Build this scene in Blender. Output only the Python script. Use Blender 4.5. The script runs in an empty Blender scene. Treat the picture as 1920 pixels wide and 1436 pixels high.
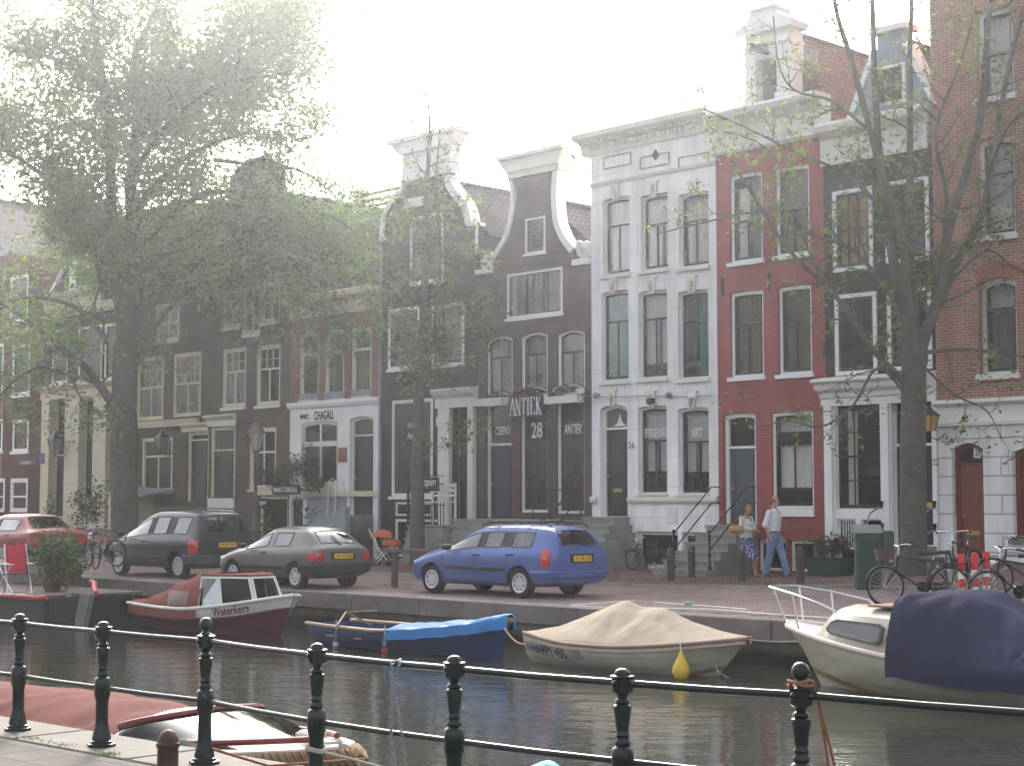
import bpy, bmesh, math, random
from mathutils import Vector, Matrix, noise
from mathutils.geometry import tessellate_polygon, delaunay_2d_cdt
R = math.radians
rnd = random.Random(7)
SC = bpy.context.scene
COL = SC.collection
# ---------------------------------------------------------------- camera geometry (pixels are those of the 1920 x 1436 photograph)
FPX, CX, CY, HCAM = 3100.0, 960.0, 718.0, 1.9
TILT = math.atan(227.0 / FPX)
def ray(px, py):
    a, b = (px - CX) / FPX, (CY - py) / FPX
    return Vector((a, math.cos(TILT) - b * math.sin(TILT), math.sin(TILT) + b * math.cos(TILT)))
EYE = Vector((0, 0, HCAM))
def at_z(px, py, z=0.0):
    d = ray(px, py); return EYE + d * ((z - HCAM) / d.z)
def at_y(px, py, Y):
    d = ray(px, py); return EYE + d * (Y / d.y)
# facade frame: x = along the row (to the right and nearer), y = into the houses, z = up
ANG = R(46)
UX = Vector((math.cos(ANG), -math.sin(ANG), 0)); UY = Vector((math.sin(ANG), math.cos(ANG), 0))
OO = at_y(1530, 945, 40.0); OO.z = 0
def W(u, y, z=0.0): return OO + UX * u + UY * y + Vector((0, 0, z))
def to_uy(p):
    w = Vector(p) - OO; return w.dot(UX), w.dot(UY)
def fac(px, py, y=0.0):
    d = ray(px, py); t = (y - (EYE - OO).dot(UY)) / d.dot(UY); p = EYE + d * t
    return (p - OO).dot(UX), p.z
QN = 11.0                                    # facade to quay edge
def gz(u, n):                                # height of the street at distance n from the facades
    k = max(0.0, min(1.0, 1 - n / QN))
    z = 0.15 * k + 0.05 * min(5.0, max(0.0, u)) ** 1.3 * k
    z += 0.06 * max(0.0, -u - 17)
    return min(z, 0.9)
def gpt(px, py, dz=0.0):
    z = 0.05
    for _ in range(12):
        p = at_z(px, py, z); u, y = to_uy(p); z = gz(u, -y) + dz
    return p
def in_poly(x, y, pl):
    c = False; n = len(pl)
    for i in range(n):
        x1, y1 = pl[i]; x2, y2 = pl[i - 1]
        if (y1 > y) != (y2 > y) and x < (x2 - x1) * (y - y1) / (y2 - y1) + x1: c = not c
    return c
def tess(outline, holes=()):
    """triangles of an outline with holes: (points, faces)"""
    pts = []; ed = []
    for pl in [outline] + list(holes):
        b = len(pts); n = len(pl); pts += [Vector((p[0], p[1])) for p in pl]; ed += [(b + i, b + (i + 1) % n) for i in range(n)]
    vs, _, fs, *_r = delaunay_2d_cdt(pts, ed, [], 0, 1e-6)
    out = []
    for f in fs:
        cx = sum(vs[i].x for i in f) / len(f); cy = sum(vs[i].y for i in f) / len(f)
        if in_poly(cx, cy, outline) and not any(in_poly(cx, cy, h) for h in holes): out.append(tuple(f))
    return [(v.x, v.y) for v in vs], out
# ---------------------------------------------------------------- mesh builder
class MB:
    def __init__(s): s.v = []; s.f = []; s.mi = []; s.cur = 0
    def add(s, vs, fs):
        b = len(s.v); s.v += [tuple(p) for p in vs]; s.f += [tuple(i + b for i in f) for f in fs]; s.mi += [s.cur] * len(fs); return s
    def box(s, x0, x1, y0, y1, z0, z1):
        return s.add([(x0,y0,z0),(x1,y0,z0),(x1,y1,z0),(x0,y1,z0),(x0,y0,z1),(x1,y0,z1),(x1,y1,z1),(x0,y1,z1)],
              [(0,3,2,1),(4,5,6,7),(0,1,5,4),(1,2,6,5),(2,3,7,6),(3,0,4,7)])
    def rbox(s, x0, x1, y0, y1, z0, z1, b=.02):     # box with chamfered edges
        rows = []
        for z, i in ((z0, b), (z0 + b, 0), (z1 - b, 0), (z1, b)):
            c = b if i == 0 else b * 1.6
            X0, X1, Y0, Y1 = x0 + i, x1 - i, y0 + i, y1 - i
            rows.append([(X0+c,Y0,z),(X1-c,Y0,z),(X1,Y0+c,z),(X1,Y1-c,z),(X1-c,Y1,z),(X0+c,Y1,z),(X0,Y1-c,z),(X0,Y0+c,z)])
        return s.loft(rows, True, True)
    def loft(s, rows, closed=False, caps=False):
        n = len(rows[0]); vs = [p for r in rows for p in r]; fs = []
        for i in range(len(rows) - 1):
            for j in range(n if closed else n - 1):
                k = (j + 1) % n
                fs.append((i*n+j, i*n+k, (i+1)*n+k, (i+1)*n+j))
        if caps:
            fs.append(tuple(range(n - 1, -1, -1))); fs.append(tuple((len(rows)-1)*n + j for j in range(n)))
        return s.add(vs, fs)
    def tube(s, pts, r, n=8, caps=True, flat=1.0):
        pts = [Vector(p) for p in pts]; rs = r if isinstance(r, (list, tuple)) else [r] * len(pts)
        rows = []; ref = None
        for i, p in enumerate(pts):
            d = (pts[min(i + 1, len(pts) - 1)] - pts[max(i - 1, 0)])
            d = d.normalized() if d.length > 1e-9 else Vector((0, 0, 1))
            if ref is None:
                ref = Vector((0, 0, 1)) if abs(d.z) < .9 else Vector((1, 0, 0))
            a = d.cross(ref)
            if a.length < 1e-6: a = d.cross(Vector((.3, 1, .2)))
            a.normalize(); b = a.cross(d).normalized(); ref = b
            rows.append([p + (a * math.cos(2*math.pi*k/n) + b * math.sin(2*math.pi*k/n) * flat) * rs[i] for k in range(n)])
        return s.loft(rows, True, caps)
    def lathe(s, prof, n=16, c=(0, 0, 0), caps=True):
        rows = [[(c[0] + r * math.cos(2*math.pi*k/n), c[1] + r * math.sin(2*math.pi*k/n), c[2] + z) for k in range(n)] for r, z in prof]
        return s.loft(rows, True, caps)
    def prism(s, poly, y0, y1):                     # poly in x,z extruded along y
        n = len(poly); t = tessellate_polygon([[Vector((p[0], p[1], 0)) for p in poly]])
        vs = [(p[0], y0, p[1]) for p in poly] + [(p[0], y1, p[1]) for p in poly]
        fs = [tuple(a) for a in t] + [tuple(i + n for i in reversed(a)) for a in t] + [(i, (i+1) % n, (i+1) % n + n, i + n) for i in range(n)]
        return s.add(vs, fs)
    def extx(s, prof, x0, x1):                      # profile in y,z extruded along x
        n = len(prof); t = tessellate_polygon([[Vector((p[0], p[1], 0)) for p in prof]])
        vs = [(x0, p[0], p[1]) for p in prof] + [(x1, p[0], p[1]) for p in prof]
        fs = [tuple(a) for a in t] + [tuple(i + n for i in reversed(a)) for a in t] + [(i, (i+1) % n, (i+1) % n + n, i + n) for i in range(n)]
        return s.add(vs, fs)
    def ball(s, c, rx, ry=None, rz=None, n=12, m=8):
        ry = rx if ry is None else ry; rz = rx if rz is None else rz
        rows = [[(c[0] + rx*math.sin(math.pi*i/m)*math.cos(2*math.pi*k/n), c[1] + ry*math.sin(math.pi*i/m)*math.sin(2*math.pi*k/n), c[2] - rz*math.cos(math.pi*i/m)) for k in range(n)] for i in range(m + 1)]
        return s.loft(rows, True, False)
    def ring(s, outer, inner, y0, y1):              # flat frame between two matched outlines in x,z
        n = len(outer)
        vs = [(p[0], y0, p[1]) for p in outer] + [(p[0], y0, p[1]) for p in inner] + [(p[0], y1, p[1]) for p in outer] + [(p[0], y1, p[1]) for p in inner]
        fs = []
        for i in range(n):
            k = (i + 1) % n
            fs += [(i, k, n+k, n+i), (n+i, n+k, 3*n+k, 3*n+i), (2*n+k, 2*n+i, 3*n+i, 3*n+k), (k, i, 2*n+i, 2*n+k)]
        return s.add(vs, fs)
    def xf(s, mtx, start=0):
        s.v[start:] = [tuple(mtx @ Vector(p)) for p in s.v[start:]]; return s
    def build(s, name, mat, parent=None, smooth=None, loc=(0, 0, 0), rotz=0.0, fixn=True, **props):
        me = bpy.data.meshes.new(name); me.from_pydata(s.v, [], s.f)
        mats = mat if isinstance(mat, (list, tuple)) else [mat]
        for m in mats: me.materials.append(m)
        if len(mats) > 1: me.polygons.foreach_set('material_index', s.mi)
        if fixn:
            bm = bmesh.new(); bm.from_mesh(me); bmesh.ops.recalc_face_normals(bm, faces=bm.faces); bm.to_mesh(me); bm.free()
        return link(name, me, parent, smooth, loc, rotz, **props)
def link(name, me, parent=None, smooth=None, loc=(0, 0, 0), rotz=0.0, **props):
    me.validate()
    if smooth is not None:
        me.polygons.foreach_set('use_smooth', [True] * len(me.polygons))
        if smooth > 0: me.set_sharp_from_angle(angle=R(smooth))
    me.update()
    o = bpy.data.objects.new(name, me); COL.objects.link(o)
    o.location = loc; o.rotation_euler = (0, 0, rotz)
    if parent is not None:
        o.parent = parent
        if parent.name in OFF: o.location = -Vector(OFF[parent.name])
    for k, v in props.items(): o[k] = v
    return o
OFF = {}
def tag(o, label, cat, group=None):
    o['label'] = label; o['category'] = cat
    if group: o['group'] = group
    return o
def thing(name, label, cat, loc=(0, 0, 0), rotz=0.0, group=None):
    o = bpy.data.objects.new(name, None); COL.objects.link(o); o.empty_display_size = .2
    o.location = loc; o.rotation_euler = (0, 0, rotz)
    return tag(o, label, cat, group)
def fthing(name, label, cat, u, y, z, group=None):   # a thing whose parts are written in facade coordinates
    o = thing(name, label, cat, W(u, y, z), -ANG, group); OFF[o.name] = (u, y, z); return o
def structure(o): o['kind'] = 'structure'; return o
def dup(root, loc, rotz, label=None, scale=None):
    def cp(o, par):
        c = o.copy(); COL.objects.link(c)
        if par is not None: c.parent = par
        for ch in o.children: cp(ch, c)
        return c
    r = cp(root, None); r.location = loc; r.rotation_euler = (0, 0, rotz)
    if label: r['label'] = label
    if scale: r.scale = scale
    return r
def baked(o):                                      # evaluate modifiers into a mesh
    dg = bpy.context.evaluated_depsgraph_get(); dg.update()
    return bpy.data.meshes.new_from_object(o.evaluated_get(dg))
def subsurf(me, levels=2):
    o = bpy.data.objects.new('tmp', me); COL.objects.link(o)
    m = o.modifiers.new('s', 'SUBSURF'); m.levels = levels; m.render_levels = levels
    out = baked(o); bpy.data.objects.remove(o); return out
def text_mesh(txt, size, depth=.01, bold=0.0, shear=0.0, sx=1.0, align='CENTER'):
    cu = bpy.data.curves.new('t', 'FONT'); cu.body = txt; cu.size = size; cu.extrude = depth; cu.offset = bold; cu.shear = shear
    cu.align_x = align; cu.align_y = 'CENTER'; cu.resolution_u = 3
    o = bpy.data.objects.new('t', cu); COL.objects.link(o); me = baked(o); bpy.data.objects.remove(o)
    me.transform(Matrix.Diagonal((sx, 1, 1, 1)) ); return me
def text(name, txt, mat, parent, pos, width, height, depth=.008, bold=0.0, shear=0.0, mtx=None):
    """lettering standing in the x,z plane, facing -y, fitted into width x height"""
    me = text_mesh(txt, 1.0, 0.0, bold, shear)
    xs = [v.co.x for v in me.vertices]; ys = [v.co.y for v in me.vertices]
    cx, cy = (max(xs) + min(xs)) / 2, (max(ys) + min(ys)) / 2
    me.transform(Matrix.Translation((-cx, -cy, 0)))
    me.transform(Matrix.Diagonal((width / (max(xs) - min(xs)), height / (max(ys) - min(ys)), 1, 1)))
    bm = bmesh.new(); bm.from_mesh(me)
    r = bmesh.ops.extrude_face_region(bm, geom=bm.faces[:])
    bmesh.ops.translate(bm, verts=[g for g in r['geom'] if isinstance(g, bmesh.types.BMVert)], vec=(0, 0, depth))
    bm.to_mesh(me); bm.free()
    me.transform((mtx if mtx is not None else Matrix.Rotation(R(90), 4, 'X')))
    me.transform(Matrix.Translation(pos)); me.materials.clear(); me.materials.append(mat)
    return link(name, me, parent)
# ---------------------------------------------------------------- materials
_M = {}
def _new(name):
    m = bpy.data.materials.new(name); m.use_nodes = True
    nt = m.node_tree; return m, nt, nt.nodes['Principled BSDF']
def _n(nt, t, **kw):
    n = nt.nodes.new(t)
    for k, v in kw.items():
        if k in n.inputs: n.inputs[k].default_value = v
        else: setattr(n, k, v)
    return n
def _coords(nt): return _n(nt, 'ShaderNodeTexCoord').outputs['Object']
def _vary(nt, col_out, vec, var, scale, detail=6.0):
    """multiply a colour by a noise between 1-var and 1+var"""
    nz = _n(nt, 'ShaderNodeTexNoise', Scale=scale, Detail=detail, Roughness=.65); nt.links.new(vec, nz.inputs['Vector'])
    mr = _n(nt, 'ShaderNodeMapRange'); mr.inputs[1].default_value = .28; mr.inputs[2].default_value = .72
    mr.inputs[3].default_value = 1 - var; mr.inputs[4].default_value = 1 + var
    nt.links.new(nz.outputs['Fac'], mr.inputs[0])
    hs = _n(nt, 'ShaderNodeHueSaturation'); nt.links.new(mr.outputs[0], hs.inputs['Value'])
    if isinstance(col_out, tuple): hs.inputs['Color'].default_value = (*col_out, 1)
    else: nt.links.new(col_out, hs.inputs['Color'])
    return hs.outputs['Color'], nz.outputs['Fac']
def _bump(nt, b, h, dist, strength=1.0):
    bp = _n(nt, 'ShaderNodeBump', Strength=strength, Distance=dist); nt.links.new(h, bp.inputs['Height']); nt.links.new(bp.outputs['Normal'], b.inputs['Normal'])
def mat(name, col, rough=.6, metal=0.0, var=.15, scale=3.0, bump=0.0, bscale=30.0, coat=0.0, spec=.3):
    if name in _M: return _M[name]
    m, nt, b = _new(name); vec = _coords(nt)
    c, f = _vary(nt, col, vec, var, scale); nt.links.new(c, b.inputs['Base Color'])
    b.inputs['Roughness'].default_value = rough; b.inputs['Metallic'].default_value = metal; b.inputs['Coat Weight'].default_value = coat
    b.inputs['Specular IOR Level'].default_value = spec
    if bump:
        nz = _n(nt, 'ShaderNodeTexNoise', Scale=bscale, Detail=4.0); nt.links.new(vec, nz.inputs['Vector']); _bump(nt, b, nz.outputs['Fac'], bump)
    _M[name] = m; return m
def brick(name, c1, c2, mortar, var=.25, rough=.85, bw=.22, bh=.068, ms=.009, horiz=False, bump=.006, scale=1.2, offset=.5, squash=1.0):
    if name in _M: return _M[name]
    m, nt, b = _new(name); vec = _coords(nt)
    sp = _n(nt, 'ShaderNodeSeparateXYZ'); nt.links.new(vec, sp.inputs[0]); cb = _n(nt, 'ShaderNodeCombineXYZ')
    if horiz:
        nt.links.new(sp.outputs[0], cb.inputs[0]); nt.links.new(sp.outputs[1], cb.inputs[1])
    else:
        ad = _n(nt, 'ShaderNodeMath', operation='ADD'); nt.links.new(sp.outputs[0], ad.inputs[0]); nt.links.new(sp.outputs[1], ad.inputs[1])
        nt.links.new(ad.outputs[0], cb.inputs[0]); nt.links.new(sp.outputs[2], cb.inputs[1])
    bt = _n(nt, 'ShaderNodeTexBrick', offset=offset, squash=squash); bt.inputs['Scale'].default_value = 1.0
    bt.inputs['Brick Width'].default_value = bw; bt.inputs['Row Height'].default_value = bh; bt.inputs['Mortar Size'].default_value = ms; bt.inputs['Mortar Smooth'].default_value = .2
    bt.inputs['Color1'].default_value = (*c1, 1); bt.inputs['Color2'].default_value = (*c2, 1); bt.inputs['Mortar'].default_value = (*mortar, 1)
    nt.links.new(cb.outputs[0], bt.inputs['Vector'])
    c, f = _vary(nt, bt.outputs['Color'], vec, var, scale)
    if not horiz:                                   # rain streaks and old patches, tall and narrow
        mp = _n(nt, 'ShaderNodeMapping'); mp.inputs['Scale'].default_value = (1.6, 1.6, .16); nt.links.new(vec, mp.inputs[0]); c, f2 = _vary(nt, c, mp.outputs[0], .20, 1.3, 5.0)
        c, f3 = _vary(nt, c, vec, .10, .35, 3.0)
    nt.links.new(c, b.inputs['Base Color'])
    b.inputs['Roughness'].default_value = rough; b.inputs['Specular IOR Level'].default_value = .15
    inv = _n(nt, 'ShaderNodeMath', operation='SUBTRACT'); inv.inputs[0].default_value = 1.0; nt.links.new(bt.outputs['Fac'], inv.inputs[1])
    _bump(nt, b, inv.outputs[0], bump)
    _M[name] = m; return m
def glass(name, tint=.6, refl=1.0, ior=1.5, wob=.12, rough=.02):
    if name in _M: return _M[name]
    m, nt, b = _new(name); nt.nodes.remove(b); out = nt.nodes['Material Output']
    fr = _n(nt, 'ShaderNodeFresnel', IOR=ior); mu = _n(nt, 'ShaderNodeMath', operation='MULTIPLY'); mu.use_clamp = True
    mu.inputs[1].default_value = refl; nt.links.new(fr.outputs[0], mu.inputs[0])
    tr = _n(nt, 'ShaderNodeBsdfTransparent', Color=(tint, tint, tint * .98, 1) if not isinstance(tint, tuple) else (*tint, 1))
    gl = _n(nt, 'ShaderNodeBsdfGlossy', Roughness=rough, Color=(.95, .97, 1, 1)); mx = _n(nt, 'ShaderNodeMixShader')
    nz = _n(nt, 'ShaderNodeTexNoise', Scale=1.6, Detail=2.0); nt.links.new(_coords(nt), nz.inputs['Vector'])
    bp = _n(nt, 'ShaderNodeBump', Strength=wob, Distance=.02); nt.links.new(nz.outputs['Fac'], bp.inputs['Height']); nt.links.new(bp.outputs[0], gl.inputs['Normal'])
    nt.links.new(mu.outputs[0], mx.inputs[0]); nt.links.new(tr.outputs[0], mx.inputs[1]); nt.links.new(gl.outputs[0], mx.inputs[2]); nt.links.new(mx.outputs[0], out.inputs[0])
    _M[name] = m; return m
def leaf(name, c1, c2, trans=.45):
    if name in _M: return _M[name]
    m, nt, b = _new(name); nt.nodes.remove(b); out = nt.nodes['Material Output']; vec = _coords(nt)
    nz = _n(nt, 'ShaderNodeTexNoise', Scale=1.1, Detail=8.0, Roughness=.75); nt.links.new(vec, nz.inputs['Vector'])
    cr = _n(nt, 'ShaderNodeValToRGB'); cr.color_ramp.elements[0].position = .33; cr.color_ramp.elements[1].position = .68
    cr.color_ramp.elements[0].color = (*c1, 1); cr.color_ramp.elements[1].color = (*c2, 1); nt.links.new(nz.outputs['Fac'], cr.inputs[0])
    d = _n(nt, 'ShaderNodeBsdfDiffuse'); t = _n(nt, 'ShaderNodeBsdfTranslucent'); g = _n(nt, 'ShaderNodeBsdfGlossy', Roughness=.45)
    mx = _n(nt, 'ShaderNodeMixShader'); mx.inputs[0].default_value = trans; m2 = _n(nt, 'ShaderNodeMixShader'); m2.inputs[0].default_value = .05
    nt.links.new(cr.outputs[0], d.inputs[0]); nt.links.new(cr.outputs[0], t.inputs[0])
    nt.links.new(d.outputs[0], mx.inputs[1]); nt.links.new(t.outputs[0], mx.inputs[2]); nt.links.new(mx.outputs[0], m2.inputs[1]); nt.links.new(g.outputs[0], m2.inputs[2]); nt.links.new(m2.outputs[0], out.inputs[0])
    _M[name] = m; return m
WHITE = mat('white_paint', (.72, .71, .69), .55, var=.07, scale=1.5, bump=.002)
OFFW = mat('off_white_paint', (.62, .60, .54), .6, var=.1, scale=1.5)
CREAM = mat('cream_paint', (.52, .47, .34), .6, var=.12, scale=1.5)
STUCCO = brick('white_stucco_blocks', (.74, .73, .71), (.70, .69, .68), (.50, .50, .49), var=.06, bw=.95, bh=.78, ms=.006, bump=.004)
BLOCKS = brick('white_rusticated_blocks', (.70, .69, .67), (.66, .65, .64), (.42, .41, .40), var=.08, bw=1.1, bh=.42, ms=.022, bump=.012)
BASEW = mat('white_plaster', (.68, .67, .66), .75, var=.08, scale=1.0, bump=.004, bscale=12)
REDW = brick('red_painted_brick', (.31, .075, .073), (.28, .066, .066), (.19, .042, .046), var=.14, rough=.65)
BLACKW = brick('black_painted_brick', (.026, .025, .028), (.02, .02, .023), (.012, .012, .014), var=.3, rough=.6)
NAVYW = brick('blue_black_brick', (.022, .022, .032), (.016, .016, .026), (.01, .01, .014), var=.3, rough=.6)
PURPW = brick('purple_brown_brick', (.088, .056, .056), (.072, .046, .048), (.06, .042, .042), var=.15, rough=.7)
BROWNW = brick('dark_brown_brick', (.075, .046, .038), (.055, .036, .032), (.09, .08, .07), var=.3)
BROWN2 = brick('brown_brick', (.085, .05, .04), (.06, .038, .033), (.1, .088, .078), var=.3)
ORANGEW = brick('orange_red_brick', (.33, .135, .09), (.27, .10, .075), (.36, .31, .27), var=.22)
CHAGW = brick('russet_brick', (.20, .075, .055), (.16, .06, .048), (.2, .17, .15), var=.22)
PINKW = brick('pinkish_brick', (.24, .10, .085), (.2, .085, .075), (.22, .18, .16), var=.2)
TILE = brick('dark_roof_tiles', (.085, .07, .066), (.06, .052, .052), (.02, .018, .018), var=.35, bw=.22, bh=.17, ms=.02, bump=.03)
TILER = brick('red_roof_tiles', (.24, .085, .055), (.19, .065, .045), (.07, .03, .025), var=.35, bw=.22, bh=.17, ms=.02, bump=.03)
LEAD = mat('zinc_sheet', (.22, .24, .27), .5, .5, var=.2)
SASHG = mat('dark_green_paint', (.012, .03, .028), .35, var=.2)
SASHK = mat('black_paint', (.012, .013, .015), .35, var=.2)
SASHB = mat('dark_blue_paint', (.016, .022, .045), .4, var=.2)
DOORG = mat('blackish_green_door_paint', (.012, .026, .022), .3, var=.15)
DOORB = mat('blue_grey_door_paint', (.045, .06, .072), .4, var=.15)
DOORN = mat('brown_varnished_wood', (.20, .062, .028), .35, var=.25, scale=5)
DOORR = mat('dark_red_paint', (.16, .025, .025), .4, var=.15)
STONE = mat('grey_stone', (.24, .235, .22), .8, var=.25, scale=2.5, bump=.006, bscale=18)
STONED = mat('dark_bluestone', (.13, .135, .14), .7, var=.25, scale=2.5, bump=.005)
IRON = mat('black_iron', (.012, .013, .014), .4, .3, var=.3)
BRASS = mat('brass', (.45, .30, .10), .35, .9)
GLASS = glass('window_glass', .86, .16)
GLASSD = glass('dark_window_glass', .45, .10)
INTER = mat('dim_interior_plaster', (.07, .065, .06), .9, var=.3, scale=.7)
C_WHITE = mat('white_net_curtain', (.62, .61, .59), .9, var=.1, scale=8)
C_GREY = mat('grey_curtain', (.17, .165, .16), .9, var=.2, scale=9)
C_GREEN = mat('grey_green_curtain', (.085, .10, .09), .9, var=.2, scale=9)
C_TEAL = mat('teal_curtain', (.02, .20, .21), .85, var=.25, scale=9)
C_TAN = mat('tan_curtain', (.46, .27, .15), .85, var=.2, scale=9)
C_OLIVE = mat('dull_khaki_curtain', (.13, .115, .09), .9, var=.25, scale=9)
BLIND = mat('white_roller_blind', (.44, .44, .45), .85, var=.05)
BOARD = mat('blackish_sign_board', (.012, .012, .016), .7, var=.2, spec=.1)
LETTER = mat('white_lettering', (.72, .72, .7), .6, var=.04)
BLETTER = mat('black_lettering', (.015, .015, .015), .6, var=.1)
# ---------------------------------------------------------------- camera, light, ground, water
cam = bpy.data.cameras.new('camera'); cam.sensor_width = 36; cam.lens = FPX / 1920 * 36; cam.clip_start = .1; cam.clip_end = 2000
co_ = bpy.data.objects.new('camera', cam); COL.objects.link(co_); co_.location = EYE; co_.rotation_euler = (R(90) + TILT, 0, 0); SC.camera = co_
SUN_EL, SUN_AZ = R(30), R(-5)          # azimuth measured from +Y (into the picture) towards +X
w = bpy.data.worlds.new('World'); SC.world = w; w.use_nodes = True; nt = w.node_tree
bg = nt.nodes['Background']; sky = nt.nodes.new('ShaderNodeTexSky'); sky.sky_type = 'NISHITA'; sky.sun_disc = False
sky.sun_elevation = SUN_EL; sky.sun_rotation = SUN_AZ; sky.air_density = 1.0; sky.dust_density = 7.0; sky.ozone_density = 1.0; sky.altitude = 0
hs = nt.nodes.new('ShaderNodeHueSaturation'); hs.inputs['Saturation'].default_value = .35
nt.links.new(sky.outputs[0], hs.inputs['Color']); nt.links.new(hs.outputs[0], bg.inputs['Color']); bg.inputs['Strength'].default_value = .15
sl = bpy.data.lights.new('sun', 'SUN'); sl.energy = 1.1; sl.angle = R(12); sl.color = (1, .95, .88)
so = bpy.data.objects.new('sun', sl); COL.objects.link(so)
sd = Vector((math.sin(SUN_AZ) * math.cos(SUN_EL), math.cos(SUN_AZ) * math.cos(SUN_EL), math.sin(SUN_EL)))
so.rotation_euler = sd.to_track_quat('Z', 'Y').to_euler()
SC.view_settings.view_transform = 'Standard'; SC.view_settings.look = 'None'; SC.view_settings.exposure = 1.85; SC.view_settings.gamma = 1
cy = SC.cycles; cy.max_bounces = 8; cy.transparent_max_bounces = 12; cy.diffuse_bounces = 3; cy.glossy_bounces = 4; cy.transmission_bounces = 4; cy.volume_bounces = 0; cy.use_denoising = True
cy.sample_clamp_indirect = 4.0

KN = 5.4                                # kerb distance from the facades
ROAD = brick('road_clinker_paving', (.27, .19, .175), (.22, .16, .15), (.10, .085, .08), var=.28, bw=.10, bh=.20, ms=.012, horiz=True, scale=.9, bump=.006)
SIDE = brick('red_brown_pavement', (.20, .11, .10), (.165, .095, .09), (.07, .055, .05), var=.28, bw=.21, bh=.105, ms=.01, horiz=True, scale=.9, bump=.006)
COPE = mat('quay_coping_stone', (.15, .125, .12), .75, var=.3, scale=1.4, bump=.008, bscale=14)
QWALL = brick('mossy_quay_brick', (.095, .082, .072), (.07, .062, .055), (.085, .08, .07), var=.45, bw=.22, bh=.07, scale=.7)
_nt = QWALL.node_tree; _b = _nt.nodes['Principled BSDF']; _src = _b.inputs['Base Color'].links[0].from_socket          # wet weedy tide line
_tc = _coords(_nt); _sp = _n(_nt, 'ShaderNodeSeparateXYZ'); _nt.links.new(_tc, _sp.inputs[0]); _nz = _n(_nt, 'ShaderNodeTexNoise', Scale=1.6, Detail=5.0); _nt.links.new(_tc, _nz.inputs['Vector'])
_ad = _n(_nt, 'ShaderNodeMath', operation='MULTIPLY_ADD'); _ad.inputs[1].default_value = .30; _nt.links.new(_nz.outputs['Fac'], _ad.inputs[0]); _nt.links.new(_sp.outputs[2], _ad.inputs[2])
_mr = _n(_nt, 'ShaderNodeMapRange'); _mr.inputs[1].default_value = -.42; _mr.inputs[2].default_value = -.30; _mr.inputs[3].default_value = 1; _mr.inputs[4].default_value = 0; _nt.links.new(_ad.outputs[0], _mr.inputs[0])
_mx = _n(_nt, 'ShaderNodeMix'); _mx.data_type = 'RGBA'; _nt.links.new(_mr.outputs[0], _mx.inputs[0]); _nt.links.new(_src, _mx.inputs[6]); _mx.inputs[7].default_value = (.016, .022, .012, 1); _nt.links.new(_mx.outputs[2], _b.inputs['Base Color'])
us = [-90, -60, -45, -36, -30, -26, -23, -20, -18.5, -17, -15, -12, -8, -4, 0, 1, 2, 3, 4, 5, 6, 8, 10, 14, 20, 30]
def sheet(n0, n1, dz, k=6):
    mb = MB(); return mb.loft([[(u, -(n0 + (n1 - n0) * j / k), gz(u, n0 + (n1 - n0) * j / k) + dz) for j in range(k + 1)] for u in us])
structure(sheet(-30, KN, 0.06).build('sidewalk', SIDE, None, None, OO, -ANG))
structure(sheet(KN + .14, QN - .55, 0.0).build('road', ROAD, None, None, OO, -ANG))
kb = MB(); kb.loft([[(u, -KN, gz(u, KN) - .1), (u, -KN, gz(u, KN) + .064), (u, -KN - .13, gz(u, KN) + .064), (u, -KN - .15, gz(u, KN) - .1)] for u in us])
structure(kb.build('kerb', STONE, None, None, OO, -ANG))
cp = MB(); u = -70.0
while u < 26:                           # coping stones with joints
    L_ = 2.2; g = gz(u + L_ / 2, QN)
    cp.rbox(u + .008, u + L_ - .008, -QN - .06, -QN + .55, g - .34, g + .012, .015); u += L_
structure(cp.build('quay_coping', COPE, None, None, OO, -ANG))
WZ = -.72
structure(MB().loft([[(u, -QN - .0, gz(u, QN) - .34), (u, -QN + .02, WZ - 1.0)] for u in us]).build('quay_wall', QWALL, None, None, OO, -ANG))
# near quay
A = at_z(33, 1370, 0); B = at_z(1495, 945 + 1.9 * 3100 / 8.8, 0)
PXY = [Vector((-5.1, 14.9, 0)), at_z(33, 1371, 0), at_z(190, 1401, 0), at_z(383, 1434, 0), Vector((-1.295, 11.09, 0)), Vector((-.352, 10.19, 0)), Vector((.62, 9.39, 0)), Vector((1.52, 8.80, 0)), Vector((2.62, 7.95, 0))]
nd = (PXY[7] - PXY[1]).normalized(); nn = Vector((-nd.y, nd.x, 0))        # nn points towards the water
if nn.y < 0: nn = -nn
q = lambda a, b, z: PXY[1] + nd * a + nn * b + Vector((0, 0, z))
na = math.atan2(nd.y, nd.x)
NPAVE = brick('grey_pavement_slabs', (.088, .078, .070), (.074, .067, .062), (.036, .034, .031), var=.25, bw=.42, bh=.42, ms=.012, horiz=True, scale=1.5, bump=.004)
NCOPE = mat('worn_pale_coping', (.105, .096, .078), .85, var=.25, scale=2.0, bump=.006)
b = MB().add([(-14, -20, 0), (30, -20, 0), (30, -.30, 0), (-14, -.30, 0)], [(0, 1, 2, 3)])
structure(b.build('near_pavement', NPAVE, None, None, PXY[1], na))
b = MB(); a = -14.0
while a < 30: b.rbox(a + .006, a + 1.594, -.295, .42, -.4, .012, .02); a += 1.6
structure(b.build('near_coping', NCOPE, None, None, PXY[1], na))
structure(MB().box(-14, 30, -.2, .36, WZ - 1, -.401).build('near_quay_wall', QWALL, None, None, PXY[1], na))
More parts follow.
